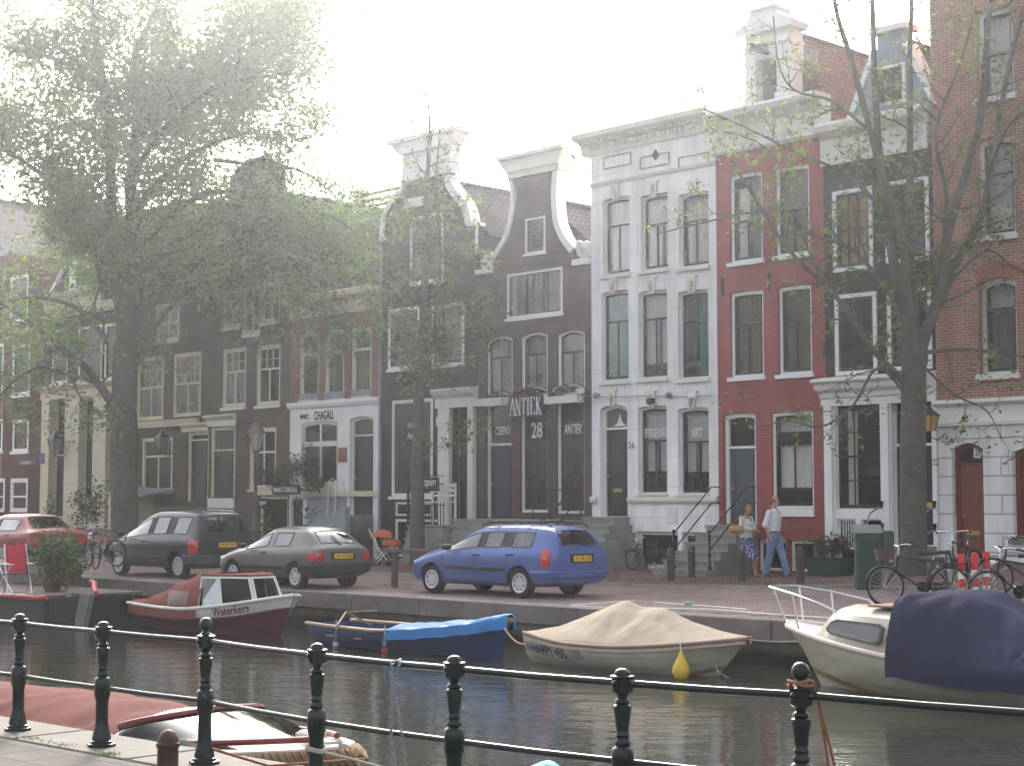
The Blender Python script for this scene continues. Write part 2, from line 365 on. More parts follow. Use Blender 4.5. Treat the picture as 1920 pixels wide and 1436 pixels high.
# water
m, nt, bs = _new('canal_water'); bs.inputs['Base Color'].default_value = (.030, .032, .024, 1); bs.inputs['Roughness'].default_value = .07; bs.inputs['IOR'].default_value = 1.33; bs.inputs['Specular IOR Level'].default_value = .5
tc = _n(nt, 'ShaderNodeTexCoord'); mp = _n(nt, 'ShaderNodeMapping'); mp.inputs['Scale'].default_value = (.55, 1.5, 1); mp.inputs['Rotation'].default_value = (0, 0, R(10)); nt.links.new(tc.outputs['Object'], mp.inputs[0])
n1 = _n(nt, 'ShaderNodeTexNoise', Scale=1.1, Detail=2.5, Roughness=.5, Distortion=.6); n2 = _n(nt, 'ShaderNodeTexNoise', Scale=5.5, Detail=2.0, Roughness=.5, Distortion=.3)
for x in (n1, n2): nt.links.new(mp.outputs[0], x.inputs['Vector'])
b1 = _n(nt, 'ShaderNodeBump', Strength=.11, Distance=.14); b2 = _n(nt, 'ShaderNodeBump', Strength=.17, Distance=.03)
nt.links.new(n1.outputs['Fac'], b1.inputs['Height']); nt.links.new(n2.outputs['Fac'], b2.inputs['Height']); nt.links.new(b1.outputs[0], b2.inputs['Normal']); nt.links.new(b2.outputs[0], bs.inputs['Normal'])
WATER = m
structure(MB().add([(-160, -10, WZ), (120, -10, WZ), (120, 120, WZ), (-160, 120, WZ)], [(0, 1, 2, 3)]).build('canal_water', WATER))
# ---------------------------------------------------------------- houses
def rect_poly(u0, u1, z0, z1, rise=0.0, n=8):
    if rise <= 0: return [(u0, z0), (u1, z0), (u1, z1), (u0, z1)]
    pts = [(u0, z0), (u1, z0)]
    for k in range(n + 1):
        a = k / n; x = u1 + (u0 - u1) * a
        pts.append((x, z1 - rise + rise * (1 - (2 * a - 1) ** 2)))
    return pts
def inset(poly, u0, u1, z0, z1, fw, fb, ft):
    w = u1 - u0; h = z1 - z0
    return [(u0 + fw + (x - u0) * (w - 2 * fw) / w, z0 + fb + (z - z0) * (h - fb - ft) / h) for x, z in poly]
def curtain_mb(u0, u1, z0, z1, y, amp, folds):
    mb = MB(); n = max(6, int(folds * 6)); rows = []
    for zz in (z0, z0 + (z1 - z0) * .5, z1):
        rows.append([(u0 + (u1 - u0) * k / n, y + amp * math.sin(2 * math.pi * folds * k / n + .6 * math.sin(k * .37) + zz * .1) + amp * .4 * math.sin(k * 1.7), zz) for k in range(n + 1)])
    return mb.loft(rows)
class House:
    def __init__(s, label, uL, uR, depth=9.0, wt=.26):
        s.uL, s.uR, s.depth, s.wt = uL + .004, uR - .004, depth, wt
        s.root = fthing('canal_house', label, 'house', (uL + uR) / 2, 0, 0.12, 'canal houses in the row'); s.holes = []
    def part(s, name, mb, m, parent=None, smooth=None, **p):
        return mb.build(name, m, parent or s.root, smooth, **p)
    def zone(s, name, outline, m, y0=0.0, reveal=None):
        us = [p[0] for p in outline]; zs = [p[1] for p in outline]
        hs = [h for h in s.holes if min(zs) <= (h[0][1] + h[2][1]) / 2 <= max(zs)]
        s.holes = [h for h in s.holes if h not in hs]
        polys = [outline] + hs; mb = MB()
        vs, t = tess(outline, hs); mb.add([(x, y0, z) for x, z in vs], t)
        for pl in polys:
            n = len(pl); mb.add([(x, y0, z) for x, z in pl] + [(x, y0 + s.wt, z) for x, z in pl], [(i, (i + 1) % n, (i + 1) % n + n, i + n) for i in range(n)])
        return s.part(name, mb, m)
    def window(s, tl, br, fw=.07, ft=None, fb=None, fm=WHITE, sw=.045, sm=None, bars=(), rise=0.0, rec=.07, sill=None, curtains=(), gl=None, name='window', proud=.0, label=None, bt=.03, fd=.09):
        u0, z1 = fac(*tl); u1, z0 = fac(*br)
        return s.window_uz(u0, u1, z0, z1, fw, ft, fb, fm, sw, sm, bars, rise, rec, sill, curtains, gl, name, label, bt, fd)
    def window_uz(s, u0, u1, z0, z1, fw=.07, ft=None, fb=None, fm=WHITE, sw=.045, sm=None, bars=(), rise=0.0, rec=.07, sill=None, curtains=(), gl=None, name='window', label=None, bt=.03, fd=.09):
        ft = fw if ft is None else ft; fb = fw * .8 if fb is None else fb; sm = sm or fm
        p0 = rect_poly(u0, u1, z0, z1, rise); s.holes.append(p0)
        e = .004
        pf = inset(p0, u0, u1, z0, z1, e, e, e)
        p1 = inset(p0, u0, u1, z0, z1, fw, fb, ft); p2 = inset(p0, u0, u1, z0, z1, fw + sw, fb + sw * 1.3, ft + sw)
        fr = s.part(name, MB().ring(pf, p1, rec, rec + fd), fm)
        if label: fr['label'] = label
        x0, x1, y0, y1 = u0 + fw + sw, u1 - fw - sw, z0 + fb + sw * 1.3, z1 - ft - sw
        if sw > 0:
            sb = MB().ring(p1, p2, rec + .035, rec + .08)
            for b in bars:
                if b[0] == 'h':
                    zz = y0 + (y1 - y0) * b[1]; a, c = (b[3], b[4]) if len(b) > 3 else (0, 1); sb.box(x0 + (x1 - x0) * a, x0 + (x1 - x0) * c, rec + .037, rec + .078, zz - b[2] / 2, zz + b[2] / 2)
                else:
                    xx = x0 + (x1 - x0) * b[1]; sb.box(xx - b[4] / 2, xx + b[4] / 2, rec + .039, rec + .076, y0 + (y1 - y0) * b[2], y0 + (y1 - y0) * b[3])
            s.part('sash', sb, sm, fr)
        pp = [(x, rec + .058, z) for x, z in p2]
        t = tessellate_polygon([[Vector((x, z, 0)) for x, _, z in pp]])
        s.part('pane', MB().add(pp, [tuple(a) for a in t]), gl or GLASS, fr)
        for c in curtains:
            cm, a0, a1, c0, c1 = c[:5]; amp = c[5] if len(c) > 5 else .035; W_ = (x1 - x0) * (a1 - a0)
            zt = y1 - rise * .8
            s.part('curtain' if amp > 0 else 'blind', curtain_mb(x0 - .03 + (x1 - x0 + .06) * a0, x0 - .03 + (x1 - x0 + .06) * a1, y0 + (zt - y0) * c0, y0 + (y1 - y0) * c1 + (.03 if c1 >= 1 else 0), rec + .19, amp, max(1, W_ / .13) if amp else .1), cm, fr, 40)
        if sill:
            ov, hh, dp, smt = sill; s.part('sill', MB().box(u0 - ov, u1 + ov, -dp, rec + .02, z0 - hh, z0 - .002), smt, fr)
        return fr
    def doorway(s, tl, br, m, fm=WHITE, fw=.08, rec=.12, trans=None, rise=0.0, panels=((.12, .88, .08, .42), (.12, .88, .48, .92)), letterbox=None, step=.0, label=None, gl=None):
        """frame, door leaf with panels, optional transom window above a bar at pixel height trans"""
        u0, z1 = fac(*tl); u1, z0 = fac(*br); p0 = rect_poly(u0, u1, z0, z1, rise); s.holes.append(p0)
        pf = inset(p0, u0, u1, z0, z1, .004, .004, .004); p1 = inset(p0, u0, u1, z0, z1, fw, .004, fw)
        fr = s.part('door_frame', MB().ring(pf, p1, rec, rec + .1), fm)
        x0, x1, zt = u0 + fw, u1 - fw, z1 - fw - rise
        if trans:
            zb = fac(tl[0], trans)[1]; zb2 = zb - .06
            s.part('transom', MB().box(x0, x1, rec - .02, rec + .1, zb2, zb), fm, fr)
            pp = [(x, rec + .07, max(z, zb)) for x, z in p1]; t = tessellate_polygon([[Vector((x, z, 0)) for x, _, z in pp]])
            s.part('pane', MB().add(pp, [tuple(a) for a in t]), gl or GLASSD, fr)
            zt = zb2
        d = MB().box(x0, x1, rec + .055, rec + .1, z0 + step, zt)
        H_ = zt - z0 - step
        for a0, a1, c0, c1 in panels:
            X0, X1, Z0, Z1 = x0 + (x1 - x0) * a0, x0 + (x1 - x0) * a1, z0 + step + H_ * c0, z0 + step + H_ * c1
            d.ring([(X0, Z0), (X1, Z0), (X1, Z1), (X0, Z1)], [(X0 + .04, Z0 + .04), (X1 - .04, Z0 + .04), (X1 - .04, Z1 - .04), (X0 + .04, Z1 - .04)], rec + .035, rec + .054)
        dr = s.part('door', d, m)
        if label: dr['label'] = label
        s.part('handle', MB().ball((x0 + .09, rec + .01, z0 + step + H_ * .47), .035).tube([(x0 + .09, rec + .01, z0 + step + H_ * .47), (x0 + .09, rec + .06, z0 + step + H_ * .47)], .015, 6), BRASS, dr, 40)
        if letterbox:
            zc = z0 + step + H_ * letterbox; xc = (x0 + x1) / 2
            s.part('letterbox', MB().box(xc - .16, xc + .16, rec + .03, rec + .054, zc - .045, zc + .045), BRASS, dr)
        return dr
    def shell(s, zb, zt, m, roof=None):
        y0, y1 = s.wt + .003, s.depth; b = MB()
        b.box(s.uL, s.uL + .15, y0, y1, zb, zt); b.box(s.uR - .15, s.uR, y0, y1, zb, zt); b.box(s.uL + .15, s.uR - .15, y1 - .15, y1, zb, zt)
        s.part('party_wall', b, m)
        f = MB()
        for z in (zb + .02, zb + 2.9, zb + 5.8, zb + 8.7):
            if z < zt - .4: f.box(s.uL + .152, s.uR - .152, y0 + .25, y1 - .152, z, z + .15)
        f.box(s.uL + .152, s.uR - .152, 4.5, 4.62, zb + .2, zt - .1)
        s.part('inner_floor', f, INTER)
    def gable_roof(s, ze, zr, m, yf=.05, ov=.0, u0=None, u1=None, uc=None, depth=None, hip=0.0):
        u0 = s.uL if u0 is None else u0; u1 = s.uR if u1 is None else u1; uc = (u0 + u1) / 2 if uc is None else uc; d = depth or s.depth
        b = MB(); yr = yf + hip
        v = [(u0, yf, ze), (u1, yf, ze), (u1, d, ze), (u0, d, ze), (uc, yr, zr), (uc, d, zr)]
        b.add(v, [(0, 4, 5, 3), (1, 2, 5, 4), (2, 3, 5), (0, 1, 4), (0, 3, 2, 1)])
        r = s.part('roof', b, m)
        s.part('ridge', MB().tube([(uc, yr, zr + .02), (uc, d, zr + .02)], .09, 8), m, r, 50)
        return r
    def flat_roof(s, z, m=LEAD): return s.part('roof', MB().box(s.uL, s.uR, s.wt + .005, s.depth, z, z + .18), m)
    def cornice(s, u0, u1, prof, m, name='cornice', parent=None): return s.part(name, MB().extx(prof, u0, u1), m, parent)
def bx(px, py=850): return fac(px, py)[0]
ZB = -.3
bnd = [bx(80), bx(254), bx(393), bx(543), bx(713), bx(896), bx(1109.5), bx(1347), bx(1551, 900), bx(1758)]
def fz(px, py): return fac(px, py)[1]
def corn_prof(zb, zt, d, steps=3):
    h = zt - zb
    return [(.05, zb), (-.05, zb), (-.05, zb + h*.3), (-d*.45, zb + h*.42), (-d*.5, zb + h*.58), (-d*.85, zb + h*.66), (-d, zb + h*.8), (-d, zt), (.3, zt)]
SIL = lambda m=OFFW, o=.06, h=.09, d=.07: (o, h, d, m)
T = lambda t, th=.05, v=True, vt=.04: [('h', t, th)] + ([('v', .5, 0, t, vt)] if v else [])

# ===== the white stucco house =====
h = House('white stucco house with dentilled cornice, keystone masks and three bays of tall windows', bnd[6], bnd[7])
G = dict(fw=.06, ft=.08, fb=.05, fm=OFFW, sm=SASHG, rise=.03, rec=.10, sw=.055, sill=SIL(OFFW, .05, .10, .09))
whitewin = []
h.window((1130, 374), (1181, 511), bars=T(.66), curtains=[(C_WHITE, 0, 1, 0, 1, .03)], **G)
h.window((1201, 368), (1252.5, 502), bars=T(.62), curtains=[(BLIND, 0, 1, .62, 1, 0), (C_WHITE, 0, .55, 0, .6, .03), (C_WHITE, .7, 1, 0, .6, .03)], **G)
h.window((1272, 365), (1329, 496), bars=T(.64), curtains=[(C_WHITE, 0, 1, 0, 1, .03)], **G)
h.window((1127, 548), (1179, 712), bars=T(.68), curtains=[(C_TEAL, 0, 1, 0, 1, .05)], **G)
h.window((1197, 547), (1251.5, 707), bars=T(.70), curtains=[(BLIND, 0, 1, .70, 1, 0), (BLIND, 0, .45, .14, .69, 0), (BLIND, .62, 1, .14, .69, 0)], **G)
h.window((1271, 547), (1329, 707.5), bars=T(.68), curtains=[(C_TEAL, .45, 1, 0, 1, .05)], **G)
G2 = dict(G); G2['sill'] = SIL(OFFW, .05, .05, .11); G2['rise'] = .035
for (tl, br, txt) in (((1196, 762), (1251, 926), 'SPIEGELING'), ((1271, 765), (1330, 927), 'ART')):
    w = h.window(tl, br, bars=T(.62), curtains=[(BLIND, 0, 1, .63, 1, 0), (BLIND, 0, .44, .24, .61, 0), (BLIND, .56, 1, .24, .61, 0)], **G2)
    u0, z1 = fac(*tl); u1, z0 = fac(*br); zz = fz((tl[0] + br[0]) / 2, 811)
    text('lettering', txt, LETTER, w, ((u0 + u1) / 2, .14, zz), (u1 - u0) * (.8 if len(txt) > 5 else .36), .24, .004)
h.doorway((1125, 760), (1177, 968), DOORG, OFFW, .10, .12, trans=802, rise=.1, panels=((.15, .85, .06, .3), (.15, .85, .36, .86)), letterbox=.3, label='blackish green front door with a brass letterbox')
u0, u1 = bx(1193, 1030), bx(1329, 1030); zt = fz(1260, 991)
um = bx(1275, 1030)
for a, b in ((u0, um - .07), (um + .07, u1)):
    h.window_uz(a, b, .24, zt - .08, fw=.09, fm=OFFW, sm=SASHK, sw=.05, bars=[('h', .42, .04), ('v', .42, 0, 1, .04)], rec=.12, gl=GLASSD, name='basement_window')
zc = fz(1230, 327)
ztop = fz(1230, 262)
UL, UR = h.uL, h.uR
h.zone('wall', [(UL, ZB), (UR, ZB), (UR, ztop), (UL, ztop)], STUCCO)
p = h.part('string_course', MB().extx([(.05, zc-.05), (-.06, zc-.03), (-.09, zc+.05), (.05, zc+.07)], UL, UR), OFFW)
zsb, zst = fz(1260, 943), fz(1260, 930)
h.part('plinth_band', MB().extx([(.05, zsb), (-.07, zsb), (-.11, zsb+.06), (-.11, zst-.05), (-.07, zst), (.05, zst)], bx(1180, 930), UR), OFFW)
h.part('plinth_band', MB().extx([(.05, zsb), (-.07, zsb), (-.11, zsb+.06), (-.11, zst-.05), (-.07, zst), (.05, zst)], UL, bx(1121, 930)), OFFW)
zcb, zct = fz(1230, 268), fz(1230, 229)
co = h.part('cornice', MB().extx([(.4, zcb), (-.05, zcb), (-.10, zcb+.10), (-.10, zcb+.26), (-.16, zcb+.28), (-.30, zcb + .36), (-.36, zct-.22), (-.48, zct-.16), (-.52, zct-.03), (-.46, zct), (.4, zct)], UL - .28, UR), OFFW)
d = MB(); n = 34
for k in range(n):
    x = UL + (UR - UL) * (k + .5) / n; d.box(x - .035, x + .035, -.155, -.10, zcb + .12, zcb + .25)
n = 16
for k in range(n):
    x = UL + (UR - UL) * (k + .5) / n; d.box(x - .05, x + .05, -.34, -.17, zcb + .30, zcb + .42)
h.part('dentil', d, OFFW, co)
pl = MB()
for a, b in ((1131, 1184), (1200, 1256), (1272, 1330)):
    x0, x1 = bx(a, 305), bx(b, 305); z1, z0 = fz((a + b) / 2, 290), fz((a + b) / 2, 314)
    pl.ring([(x0, z0), (x1, z0), (x1, z1), (x0, z1)], [(x0+.04, z0+.04), (x1-.04, z0+.04), (x1-.04, z1-.04), (x0+.04, z1-.04)], -.02, .0)
h.part('frieze_panel', pl, STONE)
x, z = fac(1230, 291); h.part('anchor_plate', MB().prism([(x-.13, z), (x, z-.15), (x+.13, z), (x, z+.15)], -.03, 0), IRON)
GOLD = mat('gilded_carving', (.46, .40, .27), .55, var=.3, scale=12)
for (a, b) in ((1156, 360), (1226, 356), (1300, 352), (1150.5, 534), (1223, 535), (1298, 533), (1149, 746), (1222, 748), (1298, 750)):
    x, z = fac(a, b); k = MB().prism([(x-.10, z-.22), (x+.10, z-.22), (x+.15, z+.18), (x+.20, z+.22), (x-.20, z+.22), (x-.15, z+.18)], -.07, -.002)
    ks = h.part('keystone', k, OFFW); h.part('carving', MB().ball((x, -.09, z + .02), .075, .05, .12).ball((x, -.085, z - .13), .04, .03, .06), GOLD, ks, 50)
h.shell(ZB, ztop, BASEW); h.flat_roof(ztop - .1)
text('house_number', '26', BLETTER, h.root, (fac(1184, 835)[0] - h.root.location.x * 0, -.004, fac(1184, 835)[1]), .22, .16, .006)
DEC = MB(); x, z = fac(1155, 790)
DEC.prism([(x-.24, z-.12), (x+.24, z-.12), (x+.1, z-.04), (x+.05, z+.06), (x, z+.24), (x-.05, z+.06), (x-.1, z-.04)], .16, .175)
h.part('transom_ornament', DEC, OFFW)
h.part('wall_plaque', MB().box(bx(1252, 965), bx(1270, 965), -.03, -.002, fz(1260, 980), fz(1260, 951)), BASEW)

# ===== the red house =====
h = House('narrow brick red painted house with a white dormer gable and hoist door above its cornice', bnd[7], bnd[8])
UL, UR = h.uL, h.uR
G = dict(fw=.075, ft=.09, fb=.06, fm=WHITE, sm=SASHK, rec=.06, sw=.05, sill=SIL(WHITE, .07, .10, .08), rise=.025)
h.window((1368, 330), (1430, 486), bars=T(.46, v=True), curtains=[(C_WHITE, .0, .45, 0, .9, .04), (C_GREY, .5, 1, 0, 1, .03)], **G)
h.window((1453, 317), (1518.5, 473), bars=T(.5), curtains=[(C_GREY, 0, 1, .0, 1, .02)], **G)
h.window((1369, 549), (1432.6, 704), bars=T(.62), curtains=[(C_OLIVE, .02, .98, 0, 1, .06)], **G)
h.window((1458.5, 539), (1523, 699), bars=T(.62), curtains=[(C_OLIVE, .02, .98, 0, 1, .06)], **G)
G['sill'] = SIL(WHITE, .02, .20, .06)
h.window((1446, 773), (1526.5, 953), bars=[('h', .68, .05), ('v', .5, .17, .8, .04), ('h', .17, .05), ('h', .82, .05)], curtains=[(BLIND, 0, 1, .82, 1, 0), (C_WHITE, 0, 1, .18, .68, .012)], **G)
h.doorway((1355, 775), (1419, 983), DOORB, WHITE, .11, .10, trans=837, rise=.05, panels=((.12, .88, .05, .3), (.12, .88, .34, .95)), label='blue grey front door')
u0, um, u1 = bx(1421, 1040), bx(1477, 1040), bx(1527, 1040)
for a, b in ((u0, um - .05), (um + .05, u1)):
    h.window_uz(a, b, .27, fz(1475, 1012), fw=.08, fm=WHITE, sm=SASHK, sw=.03, bars=[('v', .25, 0, 1, .03), ('v', .5, 0, 1, .03), ('v', .75, 0, 1, .03)], rec=.1, gl=GLASSD, name='basement_window')
zt = fz(1440, 275); zc = fz(1440, 196)
h.zone('wall', [(UL, ZB), (UR, ZB), (UR, zt + .1), (UL, zt + .1)], REDW)
ent = MB().extx([(.3, zt), (-.05, zt), (-.09, zt+.07), (-.05, zt+.12), (-.03, zt+.14), (-.03, zc-.42), (-.10, zc-.36), (-.16, zc-.26), (-.34, zc-.2), (-.40, zc-.07), (-.36, zc), (.3, zc)], UL - .10, UR + .05)
co = h.part('cornice', ent, OFFW)
pn = MB()
for k in range(5):
    x0 = UL + (UR - UL) * (k + .12) / 5; x1 = UL + (UR - UL) * (k + .88) / 5; z0, z1 = zt + .24, zc - .5
    pn.ring([(x0, z0), (x1, z0), (x1, z1), (x0, z1)], [(x0+.03, z0+.03), (x1-.03, z0+.03), (x1-.03, z1-.03), (x0+.03, z1-.03)], -.05, -.03)
h.part('frieze_panel', pn, OFFW, co)
for a, b, c in ((1355, 522, 555), (1442, 512, 547), (1533, 500, 540), (1546, 640, 670)):
    x = bx(a, b); h.part('wall_anchor', MB().box(x - .03, x + .03, -.03, 0, fz(a, c), fz(a, b)), IRON)
# dormer gable
xl, xr = bx(1400, 150), bx(1480, 130); zr = fz(1440, 88); zb = zc; zr2 = zr - .12
dm = MB(); W2 = .33
dm.box(xl, xl + W2, -.08, .6, zb + .001, zr); dm.box(xr - W2, xr, -.08, .6, zb + .001, zr)
dm.box(xl + W2, xr - W2, .0, .6, zr - .30, zr)
dg = h.part('dormer', dm, WHITE)
dt = MB()
for xx in (xl, xr - W2):
    dt.box(xx - .05, xx + W2 + .05, -.13, .55, zr + .001, zr + .09); dt.box(xx - .03, xx + W2 + .03, -.11, .55, zr - .42, zr - .34)
    dt.box(xx - .04, xx + W2 + .04, -.12, .5, zb + .02, zb + .22); dt.box(xx + .09, xx + W2 - .09, -.1, -.08, zb + .4, zr - .5)
zp = zr + .10
xc = (xl + xr) / 2; hw = (xr - xl) / 2
dt.box(xl + .02, xr - .02, -.05, .6, zp, zp + .26)
dt.prism([(xl - .18, zp + .26), (xr + .18, zp + .26), (xr + .24, zp + .40), (xc + .46, zp + .62), (xc + .36, zp + .80), (xc - .36, zp + .80), (xc - .46, zp + .62), (xl - .24, zp + .40)], -.20, .55)
dt.prism([(xc - hw * .5, zp + .38), (xc + hw * .5, zp + .38), (xc + .18, zp + .60), (xc - .18, zp + .60)], -.23, -.20)
dt.box(xc - .44, xc + .44, -.26, .5, zp + .801, zp + .87)
h.part('pediment', dt, WHITE, dg)
dd = MB().box(xl + W2 + .0, xr - W2, .25, .3, zb + .002, zr - .301)
for k in range(7):
    x = xl + W2 + (xr - xl - 2 * W2) * (k + .5) / 7; dd.box(x - .055, x + .055, .235, .25, zb + .03, zr - .33)
h.part('hoist_door', dd, mat('weathered_grey_boards', (.07, .075, .085), .7, var=.25, scale=6))
h.part('hoist_beam', MB().box(xc - .06, xc + .06, -.75, .2, zr - .2, zr - .06), IRON)
zrid = zp + .45
h.gable_roof(zc - .25, zrid, TILER, yf=.55, u0=UL + .02, u1=UR - .01, uc=xc)
h.part('dormer_cheek', MB().prism([(xl + .02, zb), (xr - .02, zb), (xr - .02, zr), (xl + .02, zr)], .601, 1.25), LEAD)
h.shell(ZB, zc - .3, REDW)

# ===== the black house =====
h = House('black painted brick house with thick white window frames and a white panelled shop front', bnd[8], bnd[9])
UL, UR = h.uL, h.uR
G = dict(fw=.10, ft=.10, fb=.10, fm=WHITE, sm=SASHG, rec=-.03, sw=.06, fd=.14)
mun = [('v', .333, 0, 1, .025), ('v', .667, 0, 1, .025), ('h', .25, .025), ('h', .5, .06), ('h', .75, .025)]
h.window((1561, 360), (1638, 503), bars=mun, curtains=[(C_TAN, 0, 1, 0, 1, .03)], **G)
h.window((1659, 343), (1744, 487), bars=mun, curtains=[(C_GREY, .4, 1, 0, .6, .03)], **G)
h.window((1565, 554), (1646, 700), bars=mun, **G)
h.window((1663, 544), (1749, 691), bars=mun, curtains=[(C_GREY, 0, .3, 0, 1, .03)], **G)
zt = fz(1650, 735)
shop = MB()
h.window((1563.5, 759), (1652.5, 955), fw=.03, fm=WHITE, sm=SASHK, rec=.1, sw=.07, bars=mun[:2] + [('h', .25, .03), ('h', .5, .06), ('h', .75, .03)], curtains=[(C_WHITE, .1, .34, .0, .98, .05)], name='shop_window')
u0, u1 = bx(1567, 990), bx(1652, 990); um = bx(1608, 990)
z1, z0 = fz(1600, 973), fz(1600, 1032)
h.window_uz(u0, um - .08, .45, z1, fw=.03, fm=WHITE, sm=WHITE, sw=.02, bars=[('v', k / 6, .35, 1, .025) for k in range(1, 6)] + [('h', .35, .04)], rec=.09, gl=GLASSD, name='basement_window')
h.window_uz(um + .08, u1, .45, z1, fw=.03, fm=WHITE, sm=SASHK, sw=.03, rec=.09, gl=GLASSD, name='basement_window')
d = h.doorway((1669, 753), (1750, 1022), SASHK, WHITE, .03, .16, trans=832, panels=((.03, .47, .03, .3), (.53, .97, .03, .3), (.03, .47, .34, .97), (.53, .97, .34, .97)), label='dark double door with a yellow board across it')
x0, x1 = bx(1684, 946), bx(1748, 946); h.part('yellow_board', MB().box(x0, x1, .155, .172, fz(1716, 951), fz(1716, 942)), mat('yellow_board_paint', (.5, .33, .06), .6), d)
zf = fz(1650, 757)
h.zone('ground_floor_front', [(UL + .04, ZB), (UR - .04, ZB), (UR - .04, zf), (UL + .04, zf)], WHITE, y0=.03)
zt2 = fz(1650, 294)
h.zone('wall', [(UL, zf + .005), (UR, zf + .005), (UR, zt2 + .1), (UL, zt2 + .1)], BLACKW)
co = h.part('shop_cornice', MB().extx([(.2, zf), (-.06, zf), (-.06, zf+.16), (-.12, zf+.20), (-.14, zf+.30), (-.32, zf+.38), (-.36, zf+.50), (-.5, zf+.56), (-.5, zf+.62), (0, zf+.70)], UL - .12, UR + .0), WHITE)
for a, w_ in ((1547.5, 14), (1653, 15), (1750, 8)):
    x0, x1 = bx(a, 880), bx(a + w_, 880); h.part('pilaster', MB().box(x0, x1, -.05, .028, .5, zf - .002).box(x0 - .02, x1 + .02, -.07, .028, .3, .499), WHITE)
zc = fz(1650, 216)
h.cornice(UL - .05, UR - .1, [(.3, zt2), (-.04, zt2), (-.04, zt2 + .62), (-.10, zt2 + .66), (-.12, zc - .30), (-.3, zc - .22), (-.34, zc - .08), (-.3, zc), (.3, zc)], OFFW)
xc = bx(1668, 180); zr = zc + 1.95; hw = 1.12
dg = h.part('dormer', MB().prism([(xc - hw, zc + .002), (xc + hw, zc + .002), (xc + hw * .9, zc + .25), (xc + .35, zr - .35), (xc + .35, zr), (xc - .35, zr), (xc - .35, zr - .35), (xc - hw * .9, zc + .25)], .05, .4), LEAD)
h.part('dormer_trim', MB().prism([(xc + hw, zc + .003), (xc + hw + .14, zc + .003), (xc + .47, zr - .3), (xc + .35, zr - .35)], .0, .5).prism([(xc - hw, zc + .003), (xc - hw - .14, zc + .003), (xc - .47, zr - .3), (xc - .35, zr - .35)], .0, .5).box(xc - .5, xc + .5, -.08, .5, zr + .001, zr + .14), WHITE, dg)
h.part('dormer_window', MB().box(xc - .42, xc + .42, .0, .048, zc + .2, zc + 1.15), WHITE, dg); h.part('pane', MB().box(xc - .34, xc + .34, -.012, -.002, zc + .28, zc + 1.07), SASHK, dg)
h.gable_roof(zc - .25, zr - .1, TILE, yf=.42, u0=UL + .01, u1=UR - .02, uc=xc)
h.shell(ZB, zc - .3, BLACKW)
text('house_number', '22', BLETTER, h.root, (bx(1757, 866), -.056, fz(1757, 866)), .16, .15, .006)

# ===== the tall orange red brick house at the right =====
h = House('tall orange red brick house with white rusticated ground floor', bnd[9], bnd[9] + 6.5, depth=10)
UL, UR = h.uL, h.uR
G = dict(fw=.10, ft=.12, fb=.06, fm=OFFW, sm=SASHG, rec=.14, sw=.05, sill=SIL(OFFW, .06, .13, .10))
h.window((1829, 24), (1901, 174), bars=T(.5, v=False), curtains=[(C_WHITE, 0, 1, 0, 1, .02)], **G)
h.window((1831, 262), (1905, 436), bars=T(.66, v=False), curtains=[(BLIND, 0, 1, .3, 1, 0), (C_WHITE, 0, 1, 0, .3, .02)], rise=.06, **G)
h.window((1834, 524), (1909, 698), bars=T(.72, v=False), curtains=[(C_GREY, 0, 1, 0, .72, .04), (BLIND, 0, 1, .74, 1, 0)], rise=.11, **G)
# the same bay repeated beyond the frame edge
du = bx(1985, 524) - bx(1834, 524)
for tl, br, r in (((1829, 24), (1901, 174), 0), ((1831, 262), (1905, 436), .1), ((1834, 524), (1909, 698), .16)):
    a, z1 = fac(*tl); b, z0 = fac(*br); h.window_uz(a + 2.2, b + 2.2, z0, z1, bars=T(.6, v=False), rise=r, **G)
h.doorway((1784, 831), (1847, 1052), DOORN, DOORR, .10, .14, trans=868, rise=.14, panels=((.2, .82, .08, .22), (.2, .82, .36, .88), (.3, .72, .40, .84)), letterbox=.29, label='brown varnished front door with letterbox')
x, z = fac(1825, 849); h.part('number_plate', MB().box(x - .11, x + .11, .195, .203, z - .11, z + .11), LETTER); text('house_number', '20', BLETTER, h.root, (x, .194, z), .13, .13, .003)
a, z1 = fac(1897, 836); z0 = fz(1903, 1005)
h.window_uz(a, a + 1.5, z0, z1, fw=.12, fm=DOORR, sm=DOORR, rise=.14, rec=.14, curtains=[(C_WHITE, 0, 1, 0, 1, .03)], sill=SIL(STONED, .08, .16, .1), name='ground_window')
zs, zs2 = fz(1840, 797), fz(1840, 748)
h.zone('ground_floor_wall', [(UL, .45), (UR, .45), (UR, zs), (UL, zs)], BLOCKS)
h.part('plinth', MB().box(UL, bx(1783, 1050), -.05, .02, ZB, .62).box(bx(1848, 1050), UR, -.05, .02, ZB, .62), STONED)
h.part('fascia', MB().extx([(.2, zs), (-.08, zs), (-.10, zs+.08), (-.05, zs+.1), (-.05, zs+.42), (-.09, zs+.45), (-.16, zs2-.12), (-.24, zs2-.08), (-.24, zs2), (.2, zs2)], UL, UR), WHITE)
h.zone('wall', [(UL, zs2 + .003), (UR, zs2 + .003), (UR, 16.5), (UL, 16.5)], ORANGEW)
h.shell(ZB, 16.5, ORANGEW); h.flat_roof(16.4)
a, z1 = fac(1834, 524); b, _ = fac(1909, 524)
ar = MB(); n = 16
for k in range(n):
    t0, t1 = k / n, (k + .86) / n
    f = lambda t, r: ((a + b) / 2 + (t - .5) * (b - a) * (1 + .26 * r), z1 + .02 - .16 * (2*t - 1) ** 2 + .34 * r)
    ar.prism([f(t0, 0), f(t1, 0), f(t1, 1), f(t0, 1)], -.012, .0)
h.part('brick_arch', ar, mat('rubbed_red_brick', (.33, .11, .075), .8, var=.2, scale=8))
